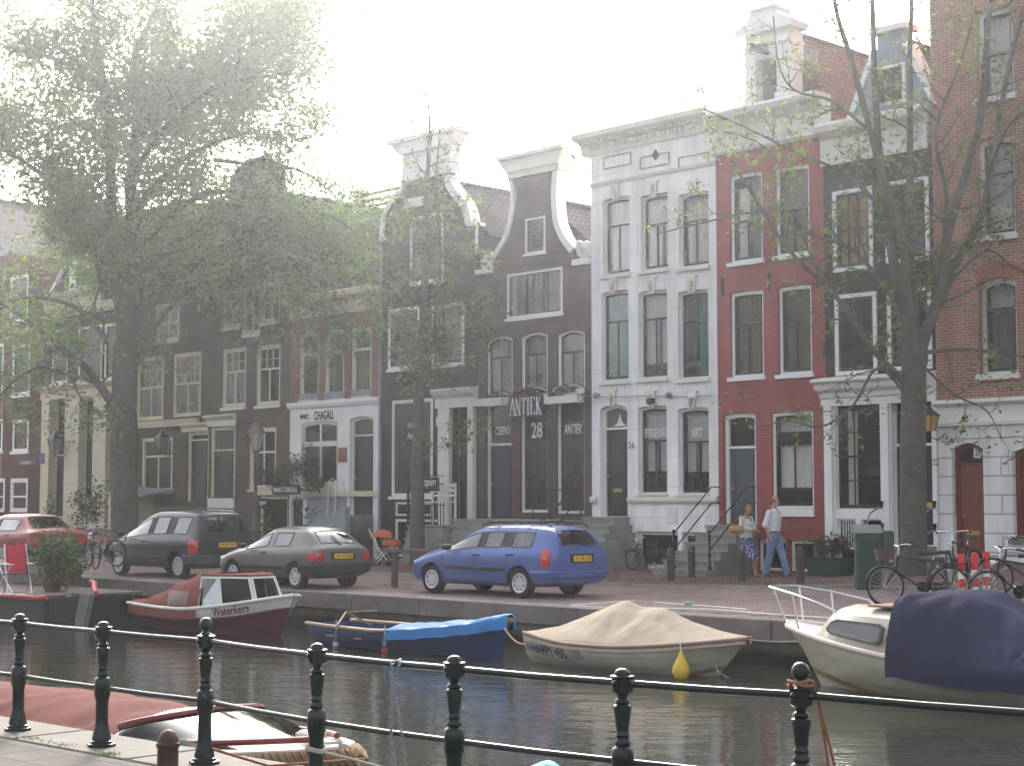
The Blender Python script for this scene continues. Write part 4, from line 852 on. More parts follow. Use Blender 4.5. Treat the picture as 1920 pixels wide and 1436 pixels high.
# ---------------------------------------------------------------- trees
BARK = mat('elm_bark', (.085, .078, .064), .9, var=.35, scale=5, bump=.02, bscale=16)
LEAFA = leaf('dense_green_leaves', (.075, .15, .035), (.20, .28, .065), .6)
LEAFB = leaf('sparse_yellow_green_leaves', (.07, .135, .025), (.21, .26, .05), .55)
def noisy(p, a, s=.5): return Vector((noise.noise(p * s), noise.noise(p * s + Vector((7, 3, 1))), noise.noise(p * s + Vector((2, 9, 5))))) * a
class Tree:
    def __init__(s, name, label, base, Y, group='street trees along the quay', seed=1):
        s.Y = Y; s.base = base; s.root = thing(name, label, 'tree', base, 0, group); s.tr = MB(); s.tw = MB(); s.lf = MB(); s.rn = random.Random(seed); s.twigs = []
    def L(s, p): return Vector(p) - s.base
    def limb(s, pix, r0, r1, dy=0.0, bend=0.0, n=10, kids=None):
        """a limb through photograph points, leaving the plane of the trunk by dy (metres) at its tip"""
        raw = [(x, y, i / (len(pix) - 1)) for i, (x, y) in enumerate(pix)]
        pts = smoothline([s.L(at_y(x, y, s.Y + dy * t ** 1.3 + bend * math.sin(t * 3.1)))[:] for x, y, t in raw], 4) if False else None
        P_ = [s.L(at_y(x, y, s.Y + dy * t ** 1.3 + bend * math.sin(t * 3.1))) for x, y, t in raw]
        out = []
        for i in range(len(P_) - 1):
            p0, p1, p2, p3 = [P_[max(0, min(len(P_) - 1, k))] for k in (i - 1, i, i + 1, i + 2)]
            for k in range(4):
                t = k / 4; out.append(.5 * ((2*p1) + (p2 - p0)*t + (2*p0 - 5*p1 + 4*p2 - p3)*t*t + (3*p1 - p0 - 3*p2 + p3)*t**3))
        out.append(P_[-1]); m = len(out)
        rs = [r0 + (r1 - r0) * (i / (m - 1)) ** .8 for i in range(m)]
        out = [p + noisy(p, .35 * r, 1.2) for p, r in zip(out, rs)]
        s.tr.tube(out, rs, 9); return out, rs
    def grow(s, pts, rs, density, length, depth, up=.25, spread=1.0, start=.25, side=None, ylim=1.0):
        """side branches along a limb, recursively; the last order carries the leaves"""
        rn = s.rn; tot = sum((pts[i+1] - pts[i]).length for i in range(len(pts) - 1)); k = max(1, int(tot * density))
        for j in range(k):
            t = start + (1 - start) * (j + rn.random()) / k; f = t * (len(pts) - 1); i = min(int(f), len(pts) - 2); p = pts[i].lerp(pts[i+1], f - i)
            d = (pts[i+1] - pts[i]).normalized(); r = rs[i] + (rs[i+1] - rs[i]) * (f - i)
            v = Vector((rn.gauss(0, 1), rn.gauss(0, 1) * ylim, rn.gauss(0, .8))); v -= d * v.dot(d) * .8
            if v.length < .1: continue
            v = (v.normalized() * spread + d * .55 + Vector((0, 0, up))).normalized()
            ln = length * rn.uniform(.55, 1.15) * (1.1 - .5 * t); n = 6; q = [p]; dirn = v.copy()
            for a in range(n):
                dirn = (dirn + Vector((rn.gauss(0, .16), rn.gauss(0, .16), rn.gauss(0, .13) - (.03 if depth == 0 else -.02)))).normalized(); q.append(q[-1] + dirn * ln / n)
            r0 = max(.007, min(r * .6, .018 * ln + .004)); rr = [r0 * (1 - .8 * a / n) for a in range(n + 1)]
            s.tw.tube(q, rr, 5 if depth else 3, False)
            if depth > 0: s.grow(q, rr, density * 1.6, length * .5, depth - 1, up * .6, spread, .2, None, ylim)
            else: s.twigs.append(q)
    def leaves(s, per, size, jitter, droop=.3):
        rn = s.rn
        for q in s.twigs:
            for _ in range(per if isinstance(per, int) else (int(per) + (rn.random() < per - int(per)))):
                t = rn.random() ** .8 * (len(q) - 1); i = min(int(t), len(q) - 2); p = q[i].lerp(q[i+1], t - i) + Vector((rn.gauss(0, jitter), rn.gauss(0, jitter), rn.gauss(0, jitter * .8) - droop * .05))
                L_ = size * rn.choice((.55, .7, .85, 1, 1.15, 1.5)); wd = L_ * rn.uniform(.42, .6)
                a = Vector((rn.gauss(0, 1), rn.gauss(0, 1), rn.gauss(-.35, .5))).normalized(); b = a.cross(Vector((rn.gauss(0, .4), rn.gauss(0, .4), 1))).normalized(); c = a.cross(b) * (.22 * L_)
                s.lf.add([p, p + a * L_ * .45 + b * wd * .5 + c, p + a * L_, p + a * L_ * .45 - b * wd * .5 + c], [(0, 1, 2), (0, 2, 3)])
    def done(s, leafm):
        s.tr.build('trunk', BARK, s.root, 60, fixn=False); s.tw.build('branch', BARK, s.root, 0, fixn=False); s.lf.build('crown', leafm, s.root, None, fixn=False); return s.root

# the big tree on the left
Y0 = 57.0; base = at_y(233, 1040, Y0); base.z = gz(*[a * b for a, b in zip(to_uy(base), (1, -1))]) - .05
t = Tree('elm_tree', 'large leafy tree behind the dark people carrier, its crown filling the left of the view', base, Y0, seed=11)
m_, r_ = t.limb([(236, 1045), (233, 980), (232, 860), (232, 740), (236, 640)], .52, .42)
lim = []
for pix, a, b, dy in (
    ([(236, 650), (240, 540), (248, 430), (246, 330), (258, 210), (250, 120), (290, 20), (320, -60)], .38, .06, 1.5),
    ([(236, 650), (222, 540), (210, 430), (207, 330), (203, 210), (190, 130), (175, 40), (170, -50)], .32, .05, -2),
    ([(205, 180), (150, 135), (100, 110), (30, 95), (-40, 60)], .13, .03, -2.5),
    ([(207, 300), (170, 235), (110, 240), (60, 270), (0, 300)], .12, .03, 2.5),
    ([(200, 560), (180, 470), (130, 410), (100, 350), (40, 300), (-20, 270)], .20, .04, -3.5),
    ([(212, 760), (170, 700), (110, 650), (50, 600), (-10, 560)], .18, .03, -3),
    ([(200, 640), (160, 590), (110, 565), (40, 560), (-30, 600)], .13, .03, 3),
    ([(190, 720), (120, 700), (70, 690), (20, 720), (-40, 790)], .10, .03, -4.5),
    ([(258, 215), (310, 140), (400, 90), (470, 60), (530, 40)], .14, .03, -2.5),
    ([(258, 260), (330, 190), (420, 120), (520, 90), (600, 40)], .13, .03, 3.5),
    ([(250, 400), (330, 310), (400, 270), (480, 250), (560, 290)], .16, .03, 2),
    ([(250, 330), (300, 250), (380, 180), (450, 150), (540, 140)], .12, .03, -3.5),
    ([(240, 560), (300, 480), (370, 430), (450, 420), (540, 460), (610, 540)], .20, .035, -4),
    ([(240, 620), (310, 540), (400, 470), (500, 420), (600, 400), (660, 430)], .17, .03, -3),
    ([(420, 450), (500, 470), (580, 520), (650, 600), (720, 660)], .12, .025, -5),
    ([(400, 300), (480, 310), (560, 320), (620, 360), (650, 400)], .09, .02, -1),
    ([(250, 480), (350, 380), (450, 360), (560, 400), (640, 480), (690, 560)], .13, .03, -2),
    ([(540, 400), (630, 450), (690, 540), (722, 640)], .07, .02, -3.5), ([(480, 480), (590, 550), (670, 610), (738, 690)], .07, .02, -4.5), ([(600, 420), (680, 470), (740, 560)], .05, .015, -3),
    ([(248, 700), (300, 600), (360, 540), (430, 520), (500, 560)], .10, .025, 1.5)):
    lim.append(t.limb(pix, a, b, dy))
for k, (p, r) in enumerate(lim):
    high = p[-1].z + base.z > 12.6
    t.grow(p, r, 1.75 if high else 1.15, 3.0, 2, .12, 1.0, .12)
t.leaves(27, .195, .38)
nl = len(t.lf.f); t.done(LEAFA); print('LEAVES big', nl)
# the slim tree in the middle
Y0 = 47.5; base = at_y(781, 1056, Y0); base.z = .05
t = Tree('young_elm_tree', 'slim young tree with a thin crown in front of the blue black gable', base, Y0, seed=5)
lim = [t.limb([(783, 1062), (782, 960), (783, 850), (785, 760), (792, 640), (797, 520), (798, 420), (803, 320), (806, 240), (801, 165)], .25, .022),
       t.limb([(786, 740), (808, 660), (818, 580), (826, 480), (822, 400), (818, 330), (828, 205)], .085, .015, -1.2),
       t.limb([(786, 720), (760, 680), (735, 660), (715, 640)], .04, .012, -1), t.limb([(795, 600), (840, 570), (880, 585), (930, 560)], .035, .01, 1.2),
       t.limb([(796, 560), (750, 520), (725, 480), (700, 430)], .035, .01, -1), t.limb([(799, 470), (840, 440), (880, 450)], .03, .01, -1.2), t.limb([(784, 860), (812, 850), (835, 820)], .02, .008, -.8)]
for k, (p, r) in enumerate(lim): t.grow(p, r, 2.4 if k else 2.2, 1.6, 1, .1, 1.0, .33 if k == 0 else .1)
t.twigs = [q for q in t.twigs if q[-1].z + base.z < 11.2 or t.rn.random() < .25]
t.leaves(14, .17, .18); t.done(LEAFA)
# the bare limbed tree on the right
Y0 = 34.5; base = at_y(1715, 1098, Y0); base.z = .1
t = Tree('sparse_elm_tree', 'tree with many bare upright limbs and few yellowish leaves at the right', base, Y0, seed=23)
lim = []
for pix, a, b, dy in (
    ([(1712, 1104), (1712, 1000), (1712, 860), (1713, 740), (1718, 660)], .30, .26, 0),
    ([(1716, 690), (1690, 570), (1668, 450), (1650, 300), (1640, 150), (1635, -40)], .15, .05, .8),
    ([(1716, 680), (1700, 560), (1690, 440), (1655, 330), (1598, 120), (1570, 30), (1555, -60)], .13, .035, -1),
    ([(1722, 670), (1710, 540), (1706, 400), (1707, 230), (1706, 100), (1712, -40)], .12, .045, 1.4),
    ([(1725, 660), (1765, 540), (1780, 430), (1835, 240), (1848, 100), (1862, -40)], .14, .045, -.8),
    ([(1728, 650), (1790, 500), (1840, 400), (1870, 250), (1895, 110), (1930, -20)], .12, .04, .9),
    ([(1755, 570), (1775, 380), (1755, 250), (1800, 120), (1830, 10)], .06, .02, -1.4),
    ([(1700, 720), (1640, 660), (1570, 560), (1480, 470), (1420, 380), (1370, 300)], .085, .02, -1.2),
    ([(1675, 560), (1600, 470), (1520, 440), (1440, 400), (1350, 410), (1230, 440)], .06, .012, 1.5),
    ([(1660, 400), (1590, 330), (1500, 290), (1420, 250), (1320, 205)], .05, .012, -1.5),
    ([(1600, 590), (1540, 520), (1490, 400), (1440, 280), (1330, 240)], .05, .012, 1.0),
    ([(1700, 740), (1645, 690), (1600, 760), (1540, 800), (1480, 790), (1420, 800)], .04, .01, -1.6),
    ([(1625, 240), (1560, 190), (1490, 170), (1460, 120), (1450, 30)], .045, .012, 1.2),
    ([(1740, 660), (1800, 655), (1860, 660), (1930, 670)], .05, .015, -1),
    ([(1735, 690), (1790, 740), (1850, 770), (1880, 830)], .03, .008, -1.5),
    ([(1790, 520), (1850, 470), (1900, 500), (1940, 520)], .04, .012, .5),
    ([(1860, 300), (1890, 240), (1930, 200)], .04, .012, -.8)):
    lim.append(t.limb(pix, a, b, dy))
for k, (p, r) in enumerate(lim):
    if k: t.grow(p, r, 2.6, 1.35, 1, .12, 1.0, .10)
t.leaves(6, .13, .10); t.done(LEAFB)
# ---------------------------------------------------------------- cars
def paint(name, c, metal=.35, rough=.32): return mat(name, c, rough, metal, var=.06, scale=2, coat=.32)
TYRE = mat('tyre_rubber', (.018, .018, .018), .85, var=.2); TRIM = mat('black_plastic_trim', (.022, .022, .024), .55, var=.2)
SILV = mat('silver_wheel_cover', (.52, .53, .54), .38, .55, var=.08); CGL = glass('car_glass', .17, 2.0, 1.55, .7, .03)
REDL = mat('red_tail_lens', (.42, .02, .02), .2, coat=.8, var=.1); AMBL = mat('amber_lens', (.55, .16, .02), .2, coat=.8, var=.1); PLATE = mat('yellow_plate', (.75, .44, .02), .45, var=.05)
SEAT = mat('grey_seat_fabric', (.07, .07, .075), .9, var=.2); CHR = mat('bare_aluminium', (.6, .6, .62), .3, .85, var=.08); CLEARL = mat('headlamp_lens', (.5, .52, .55), .1, coat=1, var=.05)
from mathutils.bvhtree import BVHTree
def car(name, label, body, sp, rlpx, heading, wheel=(.30, .19, 8), front=1.36, rear=-1.255, track=.74, W_=.85, plate_txt='35 SB LX', z0=0.0, group='cars parked along the quay'):
    ptr = gpt(*rlpx); h = R(heading); f = Vector((math.cos(h), math.sin(h), 0)); l = Vector((-f.y, f.x, 0))
    c = ptr - f * rear - l * track; c.z = ptr.z + z0
    fwd = c + f * front + l * track
    root = thing(name, label, 'car', c, h, group)
    st = sp['st']; n = len(st); rows = []
    for (x, zb, zs, zt, hm, hb, ht) in st:
        zm = zb + .55 * (zs - zb); e = .07 if zt - zs > .2 else (zt - zs) * .3
        half = [(0, zb), (hm * .78, zb), (hm * .97, zb + .10), (hm, zm), (hm * .995, zs - .06), (hb, zs), (ht, zt - e), (ht - .09, zt), (0, zt + .022)]
        rows.append([(x, y, z) for y, z in half] + [(x, -y, z) for y, z in half[-2:0:-1]])
    m = len(rows[0]); vs = [p for r in rows for p in r]; fs = []; mi = []
    for i in range(n - 1):
        for j in range(m):
            k = (j + 1) % m; fs.append((i*m+j, i*m+k, (i+1)*m+k, (i+1)*m+j)); jj = j if j < 8 else 15 - j
            t = 0
            if jj == 5 and i in sp['side']: t = 1
            elif jj == 5 and i in sp.get('black', ()): t = 5
            elif jj == 7 and i in sp['wind']: t = 2
            elif jj == 7 and i in sp['back']: t = 3
            elif jj in (0, 1, 2) and i in sp.get('low', ()): t = 5
            mi.append(t)
    fs.append(tuple(range(m - 1, -1, -1))); fs.append(tuple((n - 1) * m + j for j in range(m))); mi += [sp.get('capf', 0), 0]
    me = bpy.data.meshes.new('b'); me.from_pydata(vs, [], fs)
    for q in (body, CGL, CGL, CGL, TRIM, TRIM): me.materials.append(q)
    me.polygons.foreach_set('material_index', mi); me = subsurf(me, 2)
    bm = bmesh.new(); bm.from_mesh(me); bmesh.ops.recalc_face_normals(bm, faces=bm.faces); bm.to_mesh(me); bm.free()
    o = bpy.data.objects.new('tmpb', me); COL.objects.link(o); cut = MB(); R_ = wheel[0]
    for ax in (front, rear):
        for s in (1, -1):
            y0, y1 = s * (W_ - .30), s * (W_ + .2)
            cut.loft([[(ax + (R_ + .055) * math.cos(2*math.pi*k/28), y, z0 * 0 + R_ + .01 + (R_ + .055) * math.sin(2*math.pi*k/28)) for k in range(28)] for y in (y0, y1)], True, True)
    cm = bpy.data.meshes.new('c'); cm.from_pydata(cut.v, [], cut.f)
    for q in (body, CGL, CGL, CGL, TRIM, TRIM): cm.materials.append(q)
    cm.polygons.foreach_set('material_index', [4] * len(cm.polygons))
    bm = bmesh.new(); bm.from_mesh(cm); bmesh.ops.recalc_face_normals(bm, faces=bm.faces); bm.to_mesh(cm); bm.free()
    co = bpy.data.objects.new('tmpc', cm); COL.objects.link(co)
    md = o.modifiers.new('b', 'BOOLEAN'); md.operation = 'DIFFERENCE'; md.object = co; md.solver = 'EXACT'
    bv = BVHTree.FromPolygons([v.co.copy() for v in o.data.vertices], [tuple(q.vertices) for q in o.data.polygons])
    def hit(p0, d, off=.004):
        r = bv.ray_cast(Vector(p0), Vector(d).normalized())
        return (r[0] - Vector(d).normalized() * off) if r[0] is not None else None
    def sidey(s_, x, z, off=.004):
        q = hit((x, s_ * 3, z), (0, -s_, 0), off); return q if q is not None else Vector((x, s_ * W_, z))
    def reary(y, z, off=.004):
        q = hit((-4, y, z), (1, 0, 0), off); return q if q is not None else Vector((st[-1][0], y, z))
    def corner(s_, a, z, off=.004, inn=.42):
        cx, cyy = st[-1][0] + inn, s_ * (W_ - inn); dd = Vector((math.cos(R(a)), s_ * math.sin(R(a)), 0)); q = hit(Vector((cx, cyy, z)) + dd * 1.5, -dd, off)
        return q if q is not None else Vector((cx, cyy, z)) + dd * inn
    def patch(s_, a0, a1, z0_, z1_, off=.006, na=9, nz=5, inn=.42):
        return [[corner(s_, a0 + (a1 - a0) * i / na, z0_ + (z1_ - z0_) * k / nz, off, inn) for i in range(na + 1)] for k in range(nz + 1)]
    me = baked(o); bpy.data.objects.remove(o); bpy.data.objects.remove(co)
    bm = bmesh.new(); bm.from_mesh(me); bm.faces.ensure_lookup_table(); seen = set(); comps = []
    for fc in bm.faces:
        if fc.material_index in (1, 2, 3) and fc.index not in seen:
            stk = [fc]; seen.add(fc.index); cp_ = []
            while stk:
                q = stk.pop(); cp_.append(q)
                for e in q.edges:
                    for g in e.link_faces:
                        if g.index not in seen and g.material_index == fc.material_index: seen.add(g.index); stk.append(g)
            comps.append((fc.material_index, cp_))
    for t, cp_ in comps:
        mb = MB(); idx = {}
        for q in cp_:
            for v in q.verts:
                if v not in idx: idx[v] = len(idx)
        mb.v = [tuple(v.co) for v in idx]; mb.f = [tuple(idx[v] for v in q.verts) for q in cp_]; mb.mi = [0] * len(mb.f)
        w_ = mb.build({1: 'side_window', 2: 'windscreen', 3: 'rear_window'}[t], CGL, root, 0)
        be = []                                          # rubber seal round the pane
        edg = {}
        for q in cp_:
            for e in q.edges: edg[e] = edg.get(e, 0) + 1
        nb = {}
        for e, c_ in edg.items():
            if c_ == 1:
                a, b_ = e.verts; nb.setdefault(a, []).append(b_); nb.setdefault(b_, []).append(a)
        if nb:
            s0 = next(iter(nb)); loop = [s0]; prev = None; cur = s0
            for _ in range(len(nb)):
                nx = [v for v in nb[cur] if v is not prev]
                if not nx or nx[0] is s0: break
                prev, cur = cur, nx[0]; loop.append(cur)
            MB().tube([v.co for v in loop] + [loop[0].co], .013, 5).build('seal', TRIM, w_, 0)
    bmesh.ops.delete(bm, geom=[q for _, cp_ in comps for q in cp_], context='FACES'); bm.to_mesh(me); bm.free()
    ix = [0] * len(me.polygons); me.polygons.foreach_get('material_index', ix); me.materials.clear()
    for q in (body, TRIM): me.materials.append(q)
    me.polygons.foreach_set('material_index', [1 if k >= 4 else 0 for k in ix])
    link('body', me, root, 40)
    # wheels
    rt, rc, ns = wheel
    for ax in (front, rear):
        for s in (1, -1):
            t = MB().lathe([(rc + .02, -.10), (rt * .93, -.105), (rt, -.07), (rt, .05), (rt * .94, .09), (rc + .035, .095), (rc + .01, .075), (0, .05)], 26)
            mt = Matrix.Translation((ax, s * (track - .02), rt)) @ Matrix.Rotation(R(-90 * s), 4, 'X')
            wl = t.xf(mt).build('wheel', TYRE, root, 40)
            k = MB(); k.lathe([(rc - .035, .078), (rc - .03, .094), (rc, .102), (rc + .012, .09), (rc + .012, .06)], 26, caps=False)
            st_ = []
            for a in range(ns * 2):
                rr = rc - .02 if a % 2 == 0 else rc * .62; st_ += [(rr * math.cos(math.pi * (a - .32) / ns), rr * math.sin(math.pi * (a - .32) / ns)), (rr * math.cos(math.pi * (a + .32) / ns), rr * math.sin(math.pi * (a + .32) / ns))]
            b0 = len(k.v); k.prism(st_, .07, .088); k.xf(Matrix.Rotation(R(90), 4, 'X') @ Matrix.Scale(-1, 4, (0, 1, 0)) if False else Matrix(((1, 0, 0, 0), (0, 0, 1, 0), (0, 1, 0, 0), (0, 0, 0, 1))), b0)
            k.lathe([(.055, .085), (.05, .1), (0, .106)], 12); k.xf(mt).build('rim', SILV, wl, 40)
    def P(nm, mb, m_, par=None, sm=40): return mb.build(nm, m_, par or root, sm)
    xr = st[-1][0]
    for s in (1, -1):
        for (nm, m_, a0, a1, za, zc) in sp['lamps']:
            g1 = patch(s, a0, a1, za, zc, .012); mbp = MB().loft(g1); P(nm, mbp, m_, None, 50)
        P('mirror', MB().rbox(sp['mir'][0] - .07, sp['mir'][0] + .08, s * (W_ + .02) - (.0 if s > 0 else .2), s * (W_ + .02) + (.2 if s > 0 else .0), sp['mir'][1], sp['mir'][1] + .13, .03), sp.get('mirm', TRIM))
        for hx, hz in sp['handles']: yy = sidey(s, hx, hz).y; P('door_handle', MB().rbox(hx - .1, hx + .1, yy - .02, yy + .02, hz - .022, hz + .022, .01), TRIM)
        P('headlight', MB().ball((sp['head'][0], s * sp['head'][1], sp['head'][2]), .16, .13, .075), CLEARL)
        if 'strip' in sp:
            for a, b_ in sp['strip'][1]: P('rubbing_strip', MB().loft([[sidey(s, a + (b_ - a) * i / 8, sp['strip'][0] + q_, -.004 if abs(q_) > .035 else .014) for i in range(9)] for q_ in (-.042, -.032, .032, .042)]), TRIM)
        for b_ in sp.get('doors', ()): P('door_gap', MB().loft([[sidey(s, b_ + q_, .34 + (sp['belt'] - .34) * i / 9, .003) for i in range(10)] for q_ in (-.007, .007)]), TRIM)
        if 'rails' in sp:
            a, b_, zz, yy = sp['rails']; P('roof_rail', MB().tube([(a, s * (yy + .02), zz - .06), (a - .15, s * yy, zz + .0), ((a + b_) / 2, s * yy, zz + .02), (b_ + .12, s * yy, zz), (b_, s * (yy + .02), zz - .06)], .02, 6), TRIM)
    if 'bars' in sp:
        for bx_ in sp['bars'][0]: P('roof_bar', MB().rbox(bx_ - .025, bx_ + .025, -sp['bars'][2], sp['bars'][2], sp['bars'][1], sp['bars'][1] + .035, .008), TRIM)
    pz = sp['plate'][1]; px_ = min(reary(y, pz + q_).x for y in (-.2, 0, .2) for q_ in (-.05, .05))
    P('plate_recess', MB().rbox(px_ - .006, px_ + .05, -.34, .34, pz - .085, pz + .10, .01), sp.get('recm', TRIM))
    pl = P('number_plate', MB().rbox(px_ - .016, px_ - .004, -.26, .26, pz - .058, pz + .058, .004), PLATE, None, None)
    text('lettering', plate_txt, BLETTER, pl, (px_ - .0175, 0, pz), .44, .075, .002, mtx=Matrix.Rotation(R(-90), 4, 'Z') @ Matrix.Rotation(R(90), 4, 'X'))
    if 'bump' in sp:
        zb0, zb1 = sp['bump'][1:]; rws = []
        for zz, of in ((zb0, .0), (zb0 + .03, .05), (zb1 - .03, .055), (zb1, .0)):
            path = [sidey(1, xr + .62, zz, of * .4)] + [corner(1, aa, zz, of * (.5 if aa < 110 else 1)) for aa in range(95, 178, 9)]
            rws.append(path + [Vector((q.x, -q.y, q.z)) for q in path[::-1]])
        P('rear_bumper', MB().loft(rws), sp.get('bumpm', TRIM))
    wx = sp.get('wiper')
    if wx: P('wiper', MB().tube([wx[0], wx[1]], .013, 5), TRIM)
    for y in (.36, -.36):
        P('seat', MB().rbox(.0, .5, y - .24, y + .24, .32, .5, .05).rbox(-.12, .05, y - .24, y + .24, .45, .98, .05).rbox(-.1, .0, y - .12, y + .12, 1.0, 1.18, .04), SEAT)
    P('seat', MB().rbox(-.95, -.4, -.62, .62, .32, .5, .05).rbox(-1.05, -.9, -.62, .62, .45, .95, .05), SEAT)
    return root, fwd
E1 = 0
BLUE = paint('violet_blue_paint', (.075, .12, .32), .25, .3); GREYG = paint('grey_brown_metallic_paint', (.13, .122, .112), .45, .35); VANP = paint('dark_grey_violet_paint', (.028, .029, .036), .3, .28); REDP = paint('dull_red_paint', (.19, .014, .02), .1, .38)
blue = dict(st=[(2.20, .30, .54, .60, .52, .50, .40), (2.10, .22, .64, .72, .74, .70, .58), (1.75, .20, .76, .86, .83, .79, .68), (1.25, .20, .86, .97, .855, .82, .70), (.98, .20, .89, 1.01, .86, .82, .70), (.16, .20, .925, 1.415, .86, .80, .60), (-.03, .20, .93, 1.435, .86, .80, .60), (-.10, .20, .93, 1.44, .86, .80, .60),
    (-.80, .20, .945, 1.45, .86, .80, .60), (-.88, .20, .95, 1.45, .86, .80, .60), (-1.60, .21, .96, 1.435, .855, .80, .59), (-1.98, .24, .965, 1.40, .83, .78, .58), (-2.17, .28, .965, 1.02, .80, .755, .68), (-2.22, .30, .90, .93, .78, .74, .66), (-2.235, .34, .70, .74, .76, .73, .64)],
    side=(4, 5, 7, 9), black=(6, 8), wind=(4,), back=(11,), lamps=[('tail_light', REDL, 99, 128, .64, 1.0), ('indicator', AMBL, 106, 121, .78, .86)], lean=.05, mir=(.72, .93), mirm=TRIM, handles=[(-.02, .84), (-1.02, .87)], head=(2.02, .55, .64),
    strip=(.56, [(.02, .86), (-.9, -.06)]), doors=(.98, .0, -.92), belt=.88, rails=(.1, -1.9, 1.49, .52), bars=((-.25, -1.15), 1.51, .62), plate=(-2.235, .80), wiper=((-2.13, .1, 1.1), (-2.19, -.3, 1.03)), bump=(-2.29, .40, .56), bumpm=BLUE)
car('estate_car', 'violet blue estate car with roof bars parked at the quay edge', BLUE, blue, (978, 1121), 135)
gry = dict(st=[(1.98, .28, .52, .58, .55, .52, .42), (1.90, .22, .62, .70, .74, .70, .58), (1.5, .20, .74, .83, .81, .78, .66), (1.0, .20, .82, .91, .83, .80, .68), (.78, .20, .84, .95, .835, .80, .68), (.05, .20, .875, 1.33, .835, .78, .58), (-.12, .20, .88, 1.365, .835, .78, .57), (-.20, .20, .88, 1.37, .835, .78, .57),
    (-.98, .20, .90, 1.375, .835, .78, .56), (-1.42, .22, .91, 1.335, .82, .77, .56), (-1.80, .25, .915, .965, .80, .75, .66), (-1.93, .28, .88, .91, .77, .73, .64), (-1.95, .34, .70, .74, .75, .71, .62)],
    side=(4, 5, 7), black=(), wind=(4,), back=(9,), low=(0, 1, 10, 11), lamps=[('tail_light', REDL, 112, 163, .64, .82)], mir=(.62, .88), handles=[(-.02, .80)], head=(1.84, .55, .62), strip=(.46, [(-.85, .85)]), doors=(.85, -.16), belt=.84,
    plate=(-1.965, .74), wiper=((-1.62, .1, 1.2), (-1.84, -.02, .98)), bump=(-2.0, .34, .58))
car('hatchback_car', 'grey brown three door hatchback parked behind the blue estate', GREYG, gry, (557, 1104), 134, (.285, .185, 6), 1.22, -1.20, .72, .828, '18 FT 63')
van = dict(st=[(2.26, .32, .58, .66, .60, .58, .46), (2.16, .26, .72, .82, .84, .80, .66), (1.85, .24, .86, .96, .93, .88, .74), (1.48, .24, .95, 1.06, .955, .90, .76), (1.25, .24, .98, 1.12, .96, .90, .76), (.30, .24, 1.02, 1.64, .96, .88, .66), (.0, .24, 1.03, 1.70, .96, .88, .655), (-.06, .24, 1.03, 1.71, .96, .88, .655),
    (-.95, .24, 1.04, 1.72, .96, .88, .65), (-1.01, .24, 1.04, 1.72, .96, .88, .65), (-1.85, .25, 1.05, 1.70, .95, .87, .65), (-2.10, .27, 1.05, 1.66, .94, .86, .65), (-2.27, .30, 1.05, 1.10, .92, .86, .76), (-2.31, .32, .95, .98, .90, .85, .74), (-2.33, .36, .72, .76, .88, .84, .72)],
    side=(4, 5, 7, 9), black=(6, 8), wind=(4,), back=(11,), lamps=[('tail_light', REDL, 98, 140, .66, .98)], lean=.02, mir=(1.0, 1.05), handles=[(.1, .93)], head=(2.06, .66, .72), strip=(.52, [(-.95, 1.0)]), doors=(1.1, .0, -.98), belt=1.0,
    plate=(-2.335, .86), wiper=((-2.22, .1, 1.18), (-2.2, -.45, 1.3)), bump=(-2.38, .36, .62), bumpm=mat('dark_grey_bumper_plastic', (.045, .047, .055), .5), rails=(.1, -1.95, 1.755, .56))
car('people_carrier', 'dark grey people carrier parked beside the big tree', VANP, van, (337, 1085), 134, (.33, .22, 8), 1.44, -1.42, .81, .95, '58 JN GP')
red = dict(st=[(2.05, .30, .52, .58, .6, .58, .46), (1.95, .24, .66, .72, .78, .74, .62), (1.5, .22, .76, .82, .83, .79, .68), (1.0, .22, .82, .90, .835, .80, .68), (.78, .22, .84, .93, .84, .80, .68), (.1, .22, .86, 1.30, .84, .77, .58), (-.1, .22, .865, 1.34, .84, .77, .57), (-.16, .22, .865, 1.345, .84, .77, .57),
    (-.95, .22, .88, 1.345, .84, .77, .56), (-1.15, .23, .89, 1.31, .835, .77, .56), (-1.78, .26, .90, .95, .82, .77, .68), (-2.02, .28, .90, .94, .79, .75, .67), (-2.06, .34, .76, .80, .77, .73, .66)],
    side=(4, 5, 7, 8), black=(6,), wind=(4,), back=(9,), lamps=[('tail_light', REDL, 115, 166, .62, .78)], mir=(.62, .88), handles=[(.1, .8), (-.9, .82)], head=(1.9, .58, .62), doors=(.85, -.13, -.95), belt=.82, plate=(-2.085, .70), bump=(-2.12, .32, .50))
rc_, _f = car('saloon_car', 'faded red hatchback with a sloping rear window parked at the far left', REDP, red, (30, 1066), 134, (.285, .18, 6), 1.25, -1.25, .72, .832, '76 KN 71')
